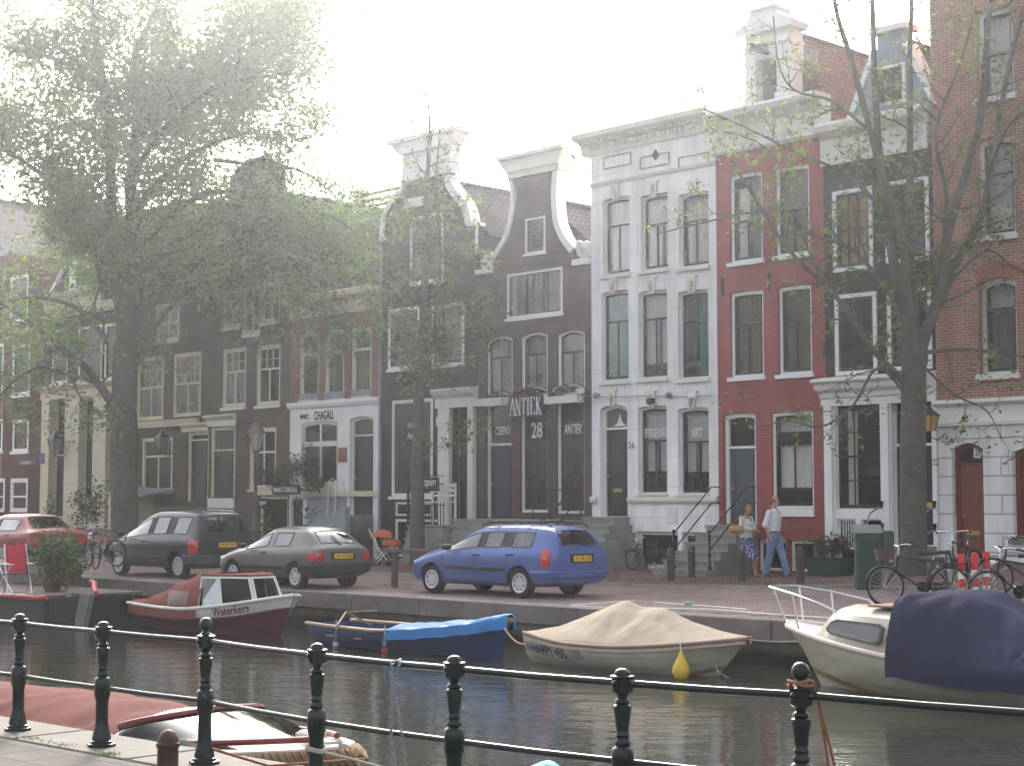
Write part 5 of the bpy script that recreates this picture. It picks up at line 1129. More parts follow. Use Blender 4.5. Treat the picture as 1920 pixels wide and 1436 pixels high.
# ---------------------------------------------------------------- boats
class Hull:
    """t 0 = bow .. 1 = stern along +x = bow; v 0 = gunwale .. 1 = keel"""
    def __init__(s, L, B, sheer, keel, bow=.5, stern=.8, rake=.35, srake=.1, planks=0, p=1.6, flare=1.0):
        s.L, s.B, s.sheer, s.keel, s.bow, s.stern, s.rake, s.srake, s.planks, s.p, s.fl = L, B, sheer, keel, bow, stern, rake, srake, planks, p, flare
    def beam(s, t):
        t = max(0.0, t)
        e = min(1.0, t / .55); b = math.sin(e * math.pi / 2) ** s.bow if t < .55 else 1 - (1 - s.stern) * ((t - .55) / .45) ** 2
        return s.B / 2 * b
    def pt(s, t, v, side=1):
        b = s.beam(t); zs, zk = s.sheer(t), s.keel(t)
        y = b * (1 - (v ** (s.p * (.65 + .6 * max(0, min(1, t / .5)))))) * (1 - 0 * v)
        if s.planks:
            f = v * s.planks; y += .018 * (f - int(f)) * (1 if b > .06 else b / .06)
        x = s.L * (.5 - t) - s.rake * v * max(0, 1 - t / .3) + s.srake * v * max(0, (t - .8) / .2)
        return Vector((x, side * max(y, 0.0) if t >= 0 else 0.0, zs + (zk - zs) * v))
    def mesh(s, n=28, m=14, v0=0.0, v1=1.0, off=0.0):
        mb = MB()
        vs = [v0 + (v1 - v0) * j / m for j in range(m + 1)]
        if s.planks:
            vs = sorted(set([v for v in vs] + [min(1, k / s.planks - .0005) for k in range(1, s.planks) if v0 < k / s.planks < v1] + [k / s.planks for k in range(1, s.planks) if v0 < k / s.planks < v1]))
        for sd in (1, -1):
            mb.loft([[s.pt(i / n, v, sd) + Vector((0, sd * off, 0)) for v in vs] for i in range(n + 1)])
        mb.add([s.pt(1, v, 1) for v in vs] + [s.pt(1, v, -1) for v in vs[::-1]], [tuple(range(2 * len(vs)))])
        return mb
    def rail(s, r, n=30, v=0.0, out=.01, t0=0.0, t1=1.0, flat=1.0):
        mb = MB()
        for sd in (1, -1): mb.tube([s.pt(t0 + (t1 - t0) * i / n, v, sd) + Vector((0, sd * out, 0)) for i in range(n + 1)], r, 8, True, flat)
        return mb
    def deck(s, t0, t1, dz=-.03, n=14, crown=.05):
        return MB().loft([[Vector((s.pt(t, 0).x, s.beam(t) * k * .985, s.sheer(t) + dz + crown * (1 - k * k))) for k in (-1, -.5, 0, .5, 1)] for t in [t0 + (t1 - t0) * i / n for i in range(n + 1)]])
    def canvas(s, t0, t1, h, drop=.10, pw=2.4, wr=.02, n=44, m=28, seed=0, out=.025, wsc=2.2, folds=()):
        rows = []
        for i in range(n + 1):
            t = t0 + (t1 - t0) * i / n; b = s.beam(t) + out; zs = s.sheer(t); r = []
            for j in range(m + 1):
                k = -1 + 2 * j / m
                if abs(k) > .93: y = math.copysign(b, k); z = zs - drop * (abs(k) - .93) / .07 + .01
                else:
                    q = k / .93; y = b * q; z = zs + .012 + (h(t, q) - zs) * max(0, 1 - abs(q) ** (pw(t) if callable(pw) else pw))
                p = Vector((s.pt(t, 0).x, y, z)); w = noise.noise(Vector((p.x * wsc + seed, p.y * wsc * 1.6 + p.x, seed * 1.7))) + .5 * noise.noise(Vector((p.x * wsc * 3 + seed, p.y * wsc * 2 - p.x * 2, 5)))
                for ft, fq, fa in folds:
                    dx, dy = (t - ft) * s.L, (k - fq) * b; rr = math.hypot(dx, dy); an = math.atan2(dy, dx); env = min(1, rr / .25) * math.exp(-rr / .9) * min(1, (1 - abs(k)) * 5)
                    p.z += fa * env * (abs(math.sin(an * 4.5 + ft * 9 + .4 * math.sin(rr * 3))) ** .6 - .5)
                p.z += wr * w; p.y += wr * .6 * w * (1 if k > 0 else -1); r.append(p)
            rows.append(r)
        return MB().loft(rows)
    def words(s, txt, t_c, v_c, wdt, hgt, m, parent, side=-1, slant=0.0, off=.008, bold=.01):
        me = text_mesh(txt, 1.0, 0.0, bold, slant); xs = [v.co.x for v in me.vertices]; ys = [v.co.y for v in me.vertices]; cx, cyy = (min(xs) + max(xs)) / 2, (min(ys) + max(ys)) / 2
        bm = bmesh.new(); bm.from_mesh(me); bmesh.ops.triangulate(bm, faces=bm.faces); bmesh.ops.subdivide_edges(bm, edges=[e for e in bm.edges if e.calc_length() > .25], cuts=2, use_grid_fill=True); bm.to_mesh(me); bm.free()
        for v in me.vertices:
            a = (v.co.x - cx) / (max(xs) - min(xs)) * wdt; c = (v.co.y - cyy) / (max(ys) - min(ys)) * hgt
            t = t_c - (a if side < 0 else -a) / s.L; hh = s.sheer(t) - s.keel(t); q = s.pt(t, max(0, v_c - c / hh), side); v.co = q + Vector((0, side * off, 0))
        me.materials.clear(); me.materials.append(m); return link('lettering', me, parent)
def canvas_mat(name, c, rough=.85): return mat(name, c, rough, var=.16, scale=2.5, bump=.006, bscale=60, spec=.05)
RCAN = canvas_mat('faded_red_canvas', (.19, .058, .05)); BCAN = canvas_mat('bright_blue_tarpaulin', (.045, .19, .46), .5); TCAN = canvas_mat('beige_canvas', (.40, .335, .26)); NCAN = canvas_mat('navy_canvas', (.035, .036, .066)); TEAL = canvas_mat('teal_tarpaulin', (.10, .30, .33), .5)
HRED = mat('dark_red_hull', (.10, .014, .022), .35, var=.2, coat=.3); HWH = mat('old_white_gelcoat', (.52, .49, .41), .4, var=.16, scale=1.6, coat=.3); HBL = mat('dark_blue_hull', (.018, .038, .13), .45, var=.2)
WOOD = mat('varnished_wood', (.27, .165, .10), .45, var=.25, scale=7); ROPE = mat('pale_rope', (.38, .34, .27), .9, var=.2, scale=20); ROPEB = mat('brown_rope', (.22, .095, .055), .9, var=.25, scale=30)
DECK = mat('pale_grey_deck', (.40, .41, .44), .6, var=.12); STAINB = mat('yellow_brown_waterline_stain', (.30, .21, .10), .7, var=.4, scale=4)
BGL = glass('boat_window_glass', .35, .35, 1.5, .3, .02); INS = mat('dark_bilge', (.05, .045, .04), .9, var=.3)
def place(px, py, z): return at_z(px, py, z)
HB = -ANG
# --- the cabin launch with a red canvas
c = place(342, 1188, WZ); c += UY * .95; c.z = WZ
t_ = thing('cabin_launch', 'dark red motor launch with faded red canvas and a white windscreen', 'boat', c, HB, 'boats moored along the far quay')
H = Hull(5.0, 1.95, lambda t: .50 + .34 * max(0, 1 - t / .55) ** 1.6 + .06 * max(0, t - .7), lambda t: -.28 + .2 * max(0, 1 - t / .25), .62, .72, .5, .15)
hu = H.mesh().build('hull', HRED, t_, 35)
H.mesh(40, 3, .02, .27, .012).build('top_strake', OFFW, t_, 35); H.rail(.035, out=.02).build('rubbing_rail', OFFW, t_, 40); H.rail(.02, out=.02, v=.27).build('strake_edge', HRED, t_, 40)
H.words('Waterkers', .232, .13, .86, .17, HRED, hu, -1, .2, .03)
H.deck(.005, .30).build('foredeck', OFFW, t_, 40)
def hc(t, q):
    hz = 1.20
    if t < .52: return hz + .03 * math.sin(t * 20)
    if t < .66: return hz - (t - .52) / .14 * .22
    return max(.58, .98 - (t - .66) / .26 * .42)
H.canvas(.41, 1.0, hc, .22, 4.5, .022, seed=3).build('canvas_cover', RCAN, t_, 60)
def wscreen(H, ta, tb, z0f, ztop, parent, fm, gm, names=('windscreen_frame', 'pane'), lean=.25, npan=3, kin=.92):
    """wrap-round windscreen in flat panes from side ta round the bow at tb"""
    pts = [(H.pt(ta, 0).x, -H.beam(ta) * kin), (H.pt((ta + tb) / 2, 0).x, -H.beam((ta + tb) / 2) * kin * .97), (H.pt(tb, 0).x, -H.beam(tb) * .55), (H.pt(tb, 0).x, H.beam(tb) * .55), (H.pt((ta + tb) / 2, 0).x, H.beam((ta + tb) / 2) * kin * .97), (H.pt(ta, 0).x, H.beam(ta) * kin)]
    tops = [(x - lean * (1 if 0 < i < 5 else .1), y * .86) for i, (x, y) in enumerate(pts)]
    fr = MB(); gl = []
    for i in range(5):
        a, b_ = Vector((*pts[i], z0f(pts[i][0]))), Vector((*pts[i + 1], z0f(pts[i + 1][0]))); c_, d = Vector((*tops[i + 1], ztop)), Vector((*tops[i], ztop)); out = (b_ - a).cross(d - a).normalized()
        if out.z < -.2 or out.dot(Vector((a.x + b_.x, (a.y + b_.y) * 3, 0)) - Vector((H.pt(ta, 0).x * 2, 0, 0))) < 0: out = -out
        q = [a, b_, c_, d]; cen = sum(q, Vector()) / 4; inn = [p + (cen - p) * .13 for p in q]
        for k in range(4):
            k2 = (k + 1) % 4; fr.add([q[k], q[k2], inn[k2], inn[k]] + [p + out * .03 for p in (q[k], q[k2], inn[k2], inn[k])], [(0, 1, 2, 3), (4, 5, 6, 7), (0, 1, 5, 4), (2, 3, 7, 6), (1, 2, 6, 5), (3, 0, 4, 7)])
        gl.append([p + out * .012 for p in inn])
    f = fr.build(names[0], fm, parent)
    tt = [Vector((x, y * 1.04, ztop)) for x, y in tops]; n = len(tt); MB().add(tt + [p + Vector((0, 0, .05)) for p in tt], [tuple(range(n))[::-1], tuple(range(n, 2 * n))] + [(i, (i + 1) % n, (i + 1) % n + n, i + n) for i in range(n)]).build('canvas_roof', RCAN, parent)
    for g in gl: MB().add(g, [(0, 1, 2, 3)]).build(names[1], gm, f)
    return f
wscreen(H, .42, .17, lambda x: H.sheer(.5 - x / 5.0) - .02, 1.16, t_, OFFW, BGL)
# side screen in the canvas
sc_ = MB().loft([[(H.pt(t, 0).x, -H.beam(t) * k - .035, z) for t in (.60, .55, .50, .46)] for k, z in ((1.0, .56), (.985, .70), (.95, .86))])
sc_.build('clear_screen', glass('scratched_vinyl_screen', .7, 1.6, 1.5, .8, .15), t_, 40)
# --- the blue rowing boat
c = place(712, 1224, WZ) + UY * .80; c.z = WZ
t_ = thing('rowing_boat', 'dark blue clinker rowing boat with a bright blue tarpaulin over its bow half', 'boat', c, HB, 'boats moored along the far quay')
H = Hull(5.0, 1.4, lambda t: .37 + .30 * max(0, 1 - t / .6) ** 1.7 + .05 * max(0, t - .6), lambda t: -.22 + .15 * max(0, 1 - t / .2), .6, .75, .22, .1, planks=5)
H.mesh().build('hull', HBL, t_, 20); H.rail(.045, out=.012, flat=.8).build('gunwale', WOOD, t_, 40)
H.deck(.5, 1.0, -.42).build('bottom_boards', INS, t_, 40)
for tt in (.66, .84): b_ = H.beam(tt); x = H.pt(tt, 0).x; MB().rbox(x - .12, x + .12, -b_ + .02, b_ - .02, H.sheer(tt) - .2, H.sheer(tt) - .16, .008).build('thwart', WOOD, t_)
H.canvas(.0, .47, lambda t, q: H.sheer(t) + .08 + .06 * math.sin(t * 30) * .4, .17, 3, .02, seed=8, out=.085, wsc=3.5).build('tarpaulin', BCAN, t_, 60)
x = H.pt(.47, 0).x; MB().tube([(x, -H.beam(.47) - .05, H.sheer(.47) + .02), (x - .05, -H.beam(.47) - .07, H.sheer(.47) - .28)], [.05, .03], 7).build('tarpaulin_tail', BCAN, t_, 40)
MB().tube([(-1.45, .2, .36), (-1.6, -.3, .62)], .02, 6).tube([(-1.6, -.3, .62), (-1.3, -.75, .40)], .02, 6).build('tiller', WOOD, t_, 40)
MB().tube([(-1.6, -.3, .62), (-1.4, .3, .63)], .018, 6).build('tiller_arm', WOOD, t_, 40)
def bottle(label, boat, H, tt, col, zz):
    p = boat.matrix_basis @ (H.pt(tt, 0, -1) + Vector((0, -.10, 0))); b_ = thing('plastic_bottle', label, 'bottle', p, 0, 'plastic bottles hung as fenders')
    z0 = zz - H.sheer(tt) - .42
    MB().lathe([(0, z0), (.05, z0 + .005), (.055, z0 + .03), (.05, z0 + .12), (.055, z0 + .24), (.045, z0 + .31), (.02, z0 + .38), (.018, z0 + .43), (0, z0 + .43)], 14).build('body', glass('clear_bottle_plastic', .8, 1.5, 1.5, .5, .1), b_, 50)
    MB().lathe([(.0565, z0 + .12), (.0575, z0 + .13), (.0575, z0 + .19), (.0565, z0 + .2)], 14, caps=False).build('band', col, b_, 50)
    MB().tube([(0, 0, z0 + .42), (.0, .03, z0 + .6), (.0, .12, H.sheer(tt) * 0 + .02)], .01, 5).build('string', ROPE, b_)
bottle('clear bottle with a pink red band hanging below the knot of the blue tarpaulin', t_, H, .475, REDL, .32); bottle('clear bottle hanging from the bare gunwale near the stern', t_, H, .76, DECK, .34)
# --- the boat under a beige cover
c = place(1130, 1262, WZ) + UY * .98; c.z = WZ
t_ = thing('open_motorboat', 'white boat under a beige peaked canvas, its name and stripes near the stern', 'boat', c, HB, 'boats moored along the far quay')
H = Hull(4.15, 1.85, lambda t: .40 + .20 * max(0, 1 - t / .55) ** 1.6 + .10 * max(0, (t - .7) / .3) ** 1.5, lambda t: -.25 + .2 * max(0, 1 - t / .3), .6, .70, .62, -.18, planks=4)
hu = H.mesh().build('hull', HWH, t_, 20); H.rail(.035, out=.025).build('rubbing_rail', mat('weathered_brown_rail', (.24, .15, .12), .7), t_, 40)
H.mesh(28, 3, .66, .76, .006).build('waterline_stain', STAINB, t_, 30)
def hb(t, q):
    a = .62 + .80 * max(0, min(1, (1 - t) / .50)) * (1 if t > .46 else 0)
    z = [(0.0, .62), (.12, .66), (.28, .80), (.39, .94), (.43, .96), (.50, .93), (.585, 1.04), (.62, 1.03), (.78, .80), (.92, .60), (1.0, .52)]
    for (t0, z0), (t1, z1) in zip(z, z[1:]):
        if t0 <= t <= t1:
            f = (t - t0) / (t1 - t0); return z0 + (z1 - z0) * f
    return .55
H.canvas(.0, 1.0, hb, .09, 1.25, .010, n=70, m=44, seed=21, out=.04, wsc=2.2, folds=((.41, 0, .030), (.60, 0, .034), (.5, .9, .02), (.5, -.9, .02))).build('canvas_cover', TCAN, t_, 60)
H.words('HAPPY 435', .83, .27, .88, .17, mat('dark_blue_lettering', (.02, .03, .1), .5), hu, -1, 0, .03, .02)
st_ = MB()
for tt, w_ in ((.962, .2), (.655, .22)):
    for k in range(4):
        v = .17 + k * .055; st_.loft([[H.pt(tt - a / H.L, v + e, -1) + Vector((0, -.03, 0)) for a in (-w_ / 2, 0, w_ / 2)] for e in (0, .018)])
st_.build('stripes', mat('dark_blue_lettering', (.02, .03, .1)), hu)
p = t_.matrix_basis @ (H.pt(.165, 0, -1) + Vector((0, -.17, 0)))
f_ = thing('fender', 'yellow teardrop fender hanging on the white covered boat', 'fender', p, 0)
MB().lathe([(0, -.53), (.05, -.525), (.10, -.49), (.13, -.43), (.135, -.38), (.12, -.31), (.08, -.23), (.04, -.16), (.022, -.10), (0, -.095)], 20).build('float', mat('yellow_plastic', (.62, .42, .05), .4, var=.12), f_, 60); MB().tube([(0, 0, -.10), (0, .15, .03)], .012, 5).build('lanyard', ROPE, f_)
HAPPY = t_; HH = H
# --- the cabin cruiser
c = place(1745, 1322, WZ) + UY * 1.0; c.z = WZ
bow_t = place(1468, 1196, .2)
t_ = thing('cabin_cruiser', 'cream white cabin cruiser with a navy canvas tent over its cockpit', 'boat', c, HB + math.pi, 'boats moored along the far quay')
H = Hull(6.0, 2.2, lambda t: .52 + .36 * max(0, 1 - t / .6) ** 1.5, lambda t: -.3 + .25 * max(0, 1 - t / .3), .56, .85, .6, .1, planks=4)
CREAMH = mat('cream_gelcoat', (.50, .465, .37), .35, var=.12, scale=1.6, coat=.4)
H.mesh().build('hull', CREAMH, t_, 20); H.rail(.04, out=.02).build('rubbing_rail', mat('pinkish_white_rail', (.58, .48, .44), .5), t_, 40); H.mesh(28, 3, .64, .76, .006).build('waterline_stain', STAINB, t_, 30)
H.deck(.005, .34, -.02).build('foredeck', DECK, t_, 40)
rows = []
for t, zt, k, kt in ((.125, .0, .64, .52), (.18, .34, .74, .62), (.20, .42, .78, .66), (.31, .50, .82, .70), (.43, .54, .83, .73)):
    x = H.pt(t, 0).x; b_ = H.beam(t); z = H.sheer(t) - .03
    rows.append([(x, -b_ * k - .10, z), (x, -b_ * k - .07, z + zt * .5), (x, -b_ * kt - .05, z + zt * .95), (x, -b_ * kt * .7, z + zt + .05), (x, 0, z + zt + .09), (x, b_ * kt * .7, z + zt + .05), (x, b_ * kt + .05, z + zt * .95), (x, b_ * k + .07, z + zt * .5), (x, b_ * k + .10, z)])
cab = MB().loft(rows, False, True).build('cabin', CREAMH, t_, 40)
for sd in (1, -1):
    def cp(t, f):                       # point on the cabin side
        g_ = (t - .18) / .25; k = .75 + .08 * g_; kt = .63 + .10 * g_; zt = .40 + .13 * g_
        return Vector((H.pt(t, 0).x, sd * ((H.beam(t) * k + .07) * (1 - f) + (H.beam(t) * kt + .05) * f + .05), H.sheer(t) - .03 + zt * (.5 + .45 * f)))
    oc = [(.200, -.20), (.196, .0), (.205, .5), (.220, .72), (.355, .78), (.370, .62), (.374, -.1), (.366, -.36), (.350, -.46), (.218, -.36)]
    ce = (.285, .15); iq = [(a + (ce[0] - a) * .1, b_ + (ce[1] - b_) * .2) for a, b_ in oc]
    P_ = [cp(*q) for q in oc]; Q_ = [cp(*q) + Vector((0, sd * .02, 0)) for q in oc]; I_ = [cp(*q) + Vector((0, sd * .02, 0)) for q in iq]; n = len(oc)
    wf = MB().add(P_ + Q_ + I_, [(i, (i+1) % n, (i+1) % n + n, i + n) for i in range(n)] + [(i + n, (i+1) % n + n, (i+1) % n + 2*n, i + 2*n) for i in range(n)]).build('cabin_window', TRIM, cab)
    MB().add([p - Vector((0, sd * .008, 0)) for p in I_], [tuple(range(n))]).build('pane', mat('dark_tinted_window', (.05, .055, .055), .08, var=.2, coat=.5), wf)
rl = MB()
tp = [(H.pt(.36, 0).x, .50), (H.pt(.28, 0).x, .60), (H.pt(.10, 0).x, .62), (H.pt(-.03, 0).x, .58)]
zr = lambda t: H.sheer(max(0, t)) + .0
for sd in (1, -1):
    P_ = [Vector((H.pt(.20, 0).x, sd * H.beam(.20) * .66, H.sheer(.2) + .40)), Vector((H.pt(.165, 0).x, sd * H.beam(.165) * .86, 1.22)), Vector((H.pt(.07, 0).x, sd * H.beam(.09) * .95, 1.33)), Vector((H.pt(-.02, 0).x, sd * .30, 1.40))]
    rl.tube(P_, .016, 7)
    for tt, q in ((.085, P_[2]), (.02, P_[3].lerp(P_[2], .15))): rl.tube([Vector((H.pt(tt, 0).x, sd * H.beam(tt) * .9, H.sheer(tt) - .02)), q], .015, 7)
rl.tube([Vector((H.pt(-.02, 0).x, -.30, 1.40)), Vector((H.pt(-.033, 0).x, 0, 1.41)), Vector((H.pt(-.02, 0).x, .30, 1.40))], .016, 7)
rl.build('pulpit_rail', CHR, t_, 50)
for yy in (-.35, .1): MB().rbox(H.pt(.40, 0).x, H.pt(.24, 0).x, yy - .03, yy + .03, 1.16, 1.20, .01).build('grab_rail', WOOD, t_)
MB().rbox(H.pt(.41, 0).x, H.pt(.29, 0).x, -.55, .55, 1.202, 1.235, .01).build('roof_board', WOOD, t_)
MB().lathe([(0, 0), (.045, .0), (.05, .05), (.03, .10), (0, .11)], 12, (H.pt(.36, 0).x, .35, 1.235)).build('mast_light', OFFW, t_, 50)
MB().rbox(H.pt(.40, 0).x, H.pt(.385, 0).x, H.beam(.39) * .78 + .06, H.beam(.39) * .78 + .17, .78, .86, .01).build('side_lamp', DOORR, t_)
def hn(t, q):
    z = [(.39, 1.34), (.42, 1.40), (.50, 1.43), (.55, 1.39), (.68, .98), (.78, .84), (1.02, .76)]
    for (t0, z0), (t1, z1) in zip(z, z[1:]):
        if t0 <= t <= t1: return z0 + (z1 - z0) * (t - t0) / (t1 - t0)
    return .82
H.canvas(.40, 1.0, hn, .26, lambda t: 7 - 4.6 * min(1, max(0, t - .42) / .22), .042, n=90, m=60, seed=33, out=.10, wsc=1.1, folds=((.70, .97, .10), (.70, -.97, .10), (.41, .9, .05), (.41, -.9, .05))).build('canvas_tent', NCAN, t_, 60)
x0 = H.pt(.40, 0).x; fr = [(x0 + .004, -H.beam(.40) - .04, .42), (x0 + .004, -H.beam(.40) * .98, .72)] + [(x0 + .004, H.beam(.40) * q, H.sheer(.40) + (hn(.40, 0) - H.sheer(.40)) * (1 - abs(q) ** 7)) for q in (-.93, -.85, -.7, -.4, 0, .4, .7, .85, .93)] + [(x0 + .004, H.beam(.40) * .98, .72), (x0 + .004, H.beam(.40) + .04, .42)]
MB().add(fr, [tuple(range(len(fr)))]).build('canvas_front', NCAN, t_)
CRUISER = t_; HC = H
# ropes between them and the quay
def rope(label, pts, r, m, name='mooring_rope', group='mooring ropes of the boats', sag=.12, n=14):
    mb = MB(); P_ = [Vector(p) for p in pts]; out = []
    for i in range(len(P_) - 1):
        for k in range(n): t = k / n; out.append(P_[i].lerp(P_[i+1], t) - Vector((0, 0, sag * math.sin(math.pi * t))))
    out.append(P_[-1]); o = mb.tube([q - P_[0] for q in out], r, 6).build(name, m, None, 40, P_[0]); return tag(o, label, 'rope', group)
a = HAPPY.matrix_basis @ (HH.pt(.0, .02) + Vector((.02, 0, 0))); q0 = at_z(1500, 1216, -.3) + UY * .9
rope('pale rope from the pointed bow of the beige covered boat to the quay wall', [a, at_z(1480, 1190, 0.0) + UY * 1.5], .014, ROPE, sag=.1)
rope('pale loose rope hanging in the water below the bow of the beige covered boat', [HAPPY.matrix_basis @ HH.pt(.06, .45, -1), HAPPY.matrix_basis @ (HH.pt(.05, .6, -1) + Vector((.1, -.05, -.1))), place(1400, 1275, WZ - .05)], .012, ROPE, sag=.04)
rope('dark rope from the bow of the blue rowing boat to the beige covered boat', [place(946, 1178, .05) , place(985, 1208, -.05)], .012, ROPEB, sag=.06)
# --- the red covered boat below the near quay
c = PXY[1] + nd * -.95 + nn * 1.62; c.z = WZ
t_ = thing('moored_sloop', 'red canopied boat with a big curved windscreen below the near railing', 'boat', c, na)
H = Hull(6.4, 2.1, lambda t: .42 + .20 * max(0, 1 - t / .5) ** 1.5, lambda t: -.3, .6, .85, .3, .1)
H.mesh().build('hull', HWH, t_, 30); H.rail(.05, out=.03).build('rubbing_rail', mat('pale_pink_rail', (.52, .42, .38), .5), t_, 40); H.deck(.0, .36, .0, crown=.09).build('foredeck', mat('weathered_cream_deck', (.33, .31, .26), .6, var=.15), t_, 40)
H.rail(.028, out=-.12, v=0, t0=.03, t1=.32).xf(Matrix.Translation((0, 0, .10))).build('coaming', mat('dark_red_coaming', (.17, .035, .035), .5), t_, 40)
H.canvas(.335, 1.0, lambda t, q: .72 + .05 * math.sin((t - .335) * 5.0) + .03 * max(0, t - .75), .30, 2.2, .03, n=50, seed=41, out=.04, wsc=1.3, folds=((.37, .8, .05), (.37, -.8, .05), (.6, 0, .03))).build('canopy', canvas_mat('bleached_red_canvas', (.125, .042, .036)), t_, 60)
sc = MB(); rows = []; edge = []
for i in range(9):
    f = i / 8; r = []
    for k in range(25):
        a = -1 + 2 * k / 24; th = a * math.pi / 2 * .98; b_ = H.beam(.30) * .95
        x = H.pt(.325, 0).x + (H.pt(.07, 0).x - H.pt(.325, 0).x) * math.cos(th) ** .8 * (.25 + .75 * (1 - f)); y = b_ * math.sin(th) * (1 - .12 * f); z = .53 + .22 * f * (1 - .25 * abs(a) ** 3) + .06 * (1 - abs(a))
        r.append(Vector((x, y, z)))
    rows.append(r)
sc.loft(rows).build('windscreen', glass('grey_sky_screen', .22, .5, 1.5, .25, .04), t_, 60)
dr = mat('dark_red_frame', (.15, .03, .03), .5)
for nm, r, rr in (('screen_edge', rows[-1], .035), ('screen_base', rows[0], .04)): MB().tube(r, rr, 7).build(nm, dr, t_, 50)
hp = [Vector((H.pt(.335, 0).x + .03, H.beam(.335) * 1.03 * q, H.sheer(.335) + (.74 - H.sheer(.335)) * (1 - abs(q) ** 2.2) + .02)) for q in [-1 + k / 10 for k in range(21)]]
MB().tube(hp, .022, 7).build('canopy_edge', CHR, t_, 50)
rp = MB(); P_ = [H.pt(.02 + .33 * k / 30, .12, -1) + Vector((.0, -.10, 0)) for k in range(31)][::-1] + [H.pt(0, .12, 1) + Vector((.10, 0, 0))] + [H.pt(.02 + .33 * k / 30, .12, 1) + Vector((0, .10, 0)) for k in range(31)]
rp.tube(P_, [.05 + .08 * math.sin(math.pi * k / (len(P_) - 1)) ** .5 for k in range(len(P_))], 12)
COIR = mat('brown_coir_rope', (.22, .14, .075), .95, var=.3, scale=6); ntx = COIR.node_tree; wv = _n(ntx, 'ShaderNodeTexWave', Scale=7.0, Distortion=.6); wv.bands_direction = 'DIAGONAL'; ntx.links.new(_coords(ntx), wv.inputs['Vector']); _bump(ntx, ntx.nodes['Principled BSDF'], wv.outputs['Fac'], .05)
rp.build('rope_fender', COIR, t_, 60)
MB().rbox(H.pt(.06, 0).x - .1, H.pt(.06, 0).x + .1, -.1, .1, .64, .74, .02).build('bow_bitt', CREAMH, t_)
NSL = t_; NH = H
# --- the small boat with a teal tarpaulin
c = at_z(985, 1462, WZ + .5); c = Vector((.16, 11.35, WZ))
t_ = thing('dinghy', 'small boat whose teal tarpaulin peak shows at the bottom edge', 'boat', c, na)
H = Hull(2.6, 1.2, lambda t: .30 + .12 * max(0, 1 - t / .5), lambda t: -.15, .6, .8, .2, .05)
H.mesh().build('hull', HWH, t_, 30); H.canvas(.0, 1.0, lambda t, q: .90 - .9 * abs(t - .45), .12, 1.3, .02, seed=4).build('tarpaulin', TEAL, t_, 60)
# ---------------------------------------------------------------- near railing
GREENB = mat('blackish_green_iron_paint', (.009, .016, .0145), .3, .1, var=.25, scale=14, coat=.1)
rt = thing('quay_railing', 'blackish green iron railing with turned posts along the near quay', 'railing', PXY[3])
cap = [(0, 0), (.088, 0), (.09, .02), (.086, .055), (.075, .06), (.072, .085), (.055, .16), (.049, .20), (.049, .36), (.056, .385), (.056, .395), (.062, .40), (.062, .53), (.055, .54), (.041, .55), (.046, .565), (.046, .575), (.036, .59), (.036, .6), (.044, .612), (.034, .63), (.037, .65), (.052, .765), (.05, .775), (.035, .782), (.046, .795), (.043, .805), (.028, .815), (.03, .83), (.052, .845), (.062, .853), (.062, .925), (.07, .93), (.07, .94)]
flat_ = [(.045, .945), (.046, .957), (.036, .972), (.018, .98), (0, .982)]
ball_ = [(.05, .945), (.03, .965), (.026, .98), (.034, .988), (.044, .998), (.050, 1.018), (.046, 1.042), (.034, 1.06), (.016, 1.07), (0, 1.072)]
for i, p in enumerate(PXY):
    q = p - PXY[3]; pr = cap + (ball_ if i in (3, 7) else flat_)
    po = MB().lathe(pr, 20, q).build('post', GREENB, rt, 50)
    fl = MB().lathe([(.062, 0), (.115, 0), (.112, .035), (.09, .04)], 8, q).build('foot', GREENB, po, 30)
    for k in range(4):
        a = k * math.pi / 2 + .4; MB().ball((q.x + .064 * math.cos(na + k * math.pi / 2), q.y + .064 * math.sin(na + k * math.pi / 2), .90), .022, None, None, 8, 6).build('bolt', GREENB, po, 50)
for i in range(len(PXY) - 1):
    a, b = PXY[i] - PXY[3], PXY[i + 1] - PXY[3]; d = (b - a).normalized() * .055
    for z, r in ((.898, .0215), (.464, .0185)): MB().tube([a + d + Vector((0, 0, z)), a.lerp(b, .5) + Vector((0, 0, z - .004)), b - d + Vector((0, 0, z))], r, 12).build('rail', GREENB, rt, 50)
# chain over the rail
cp0 = PXY[4].lerp(PXY[5], .62); ch = thing('chain', 'galvanised chain hung in two strands over the railing', 'chain', cp0)
def chain(pts, ln=.036, r=.0042):
    mb = MB(); P_ = [Vector(p) for p in pts]; tot = sum((P_[i+1] - P_[i]).length for i in range(len(P_) - 1)); n = int(tot / (ln * .78)); acc = []
    for k in range(n):
        dd = tot * (k + .5) / n; i = 0
        while i < len(P_) - 2 and dd > (P_[i+1] - P_[i]).length: dd -= (P_[i+1] - P_[i]).length; i += 1
        c = P_[i] + (P_[i+1] - P_[i]).normalized() * dd; t = (P_[i+1] - P_[i]).normalized(); a = t.cross(Vector((.35, .9, .2))).normalized(); b = t.cross(a)
        w_ = a if k % 2 else b; lp = []
        for m in range(12):
            th = 2 * math.pi * m / 12; lp.append(c + t * (ln * .5 * math.copysign(abs(math.sin(th)) ** .8, math.sin(th))) + w_ * (ln * .26 * math.cos(th)))
        mb.tube(lp + [lp[0]], r, 5, False)
    return mb
s_ = nd * .012
chain([(0, 0, .93) + s_ * 0 if False else Vector((0, 0, .925)), Vector((-.02, 0, .9)) - nd * .015 - nn * .03, Vector((0, 0, .72)) - nd * .03 - nn * .03, Vector((0, 0, .5)) - nd * .045 - nn * .03, Vector((0, 0, .30)) - nd * .01 - nn * .03, Vector((0, 0, .12)) + nd * .03 - nn * .03]).build('strand', LEAD, ch, 40)
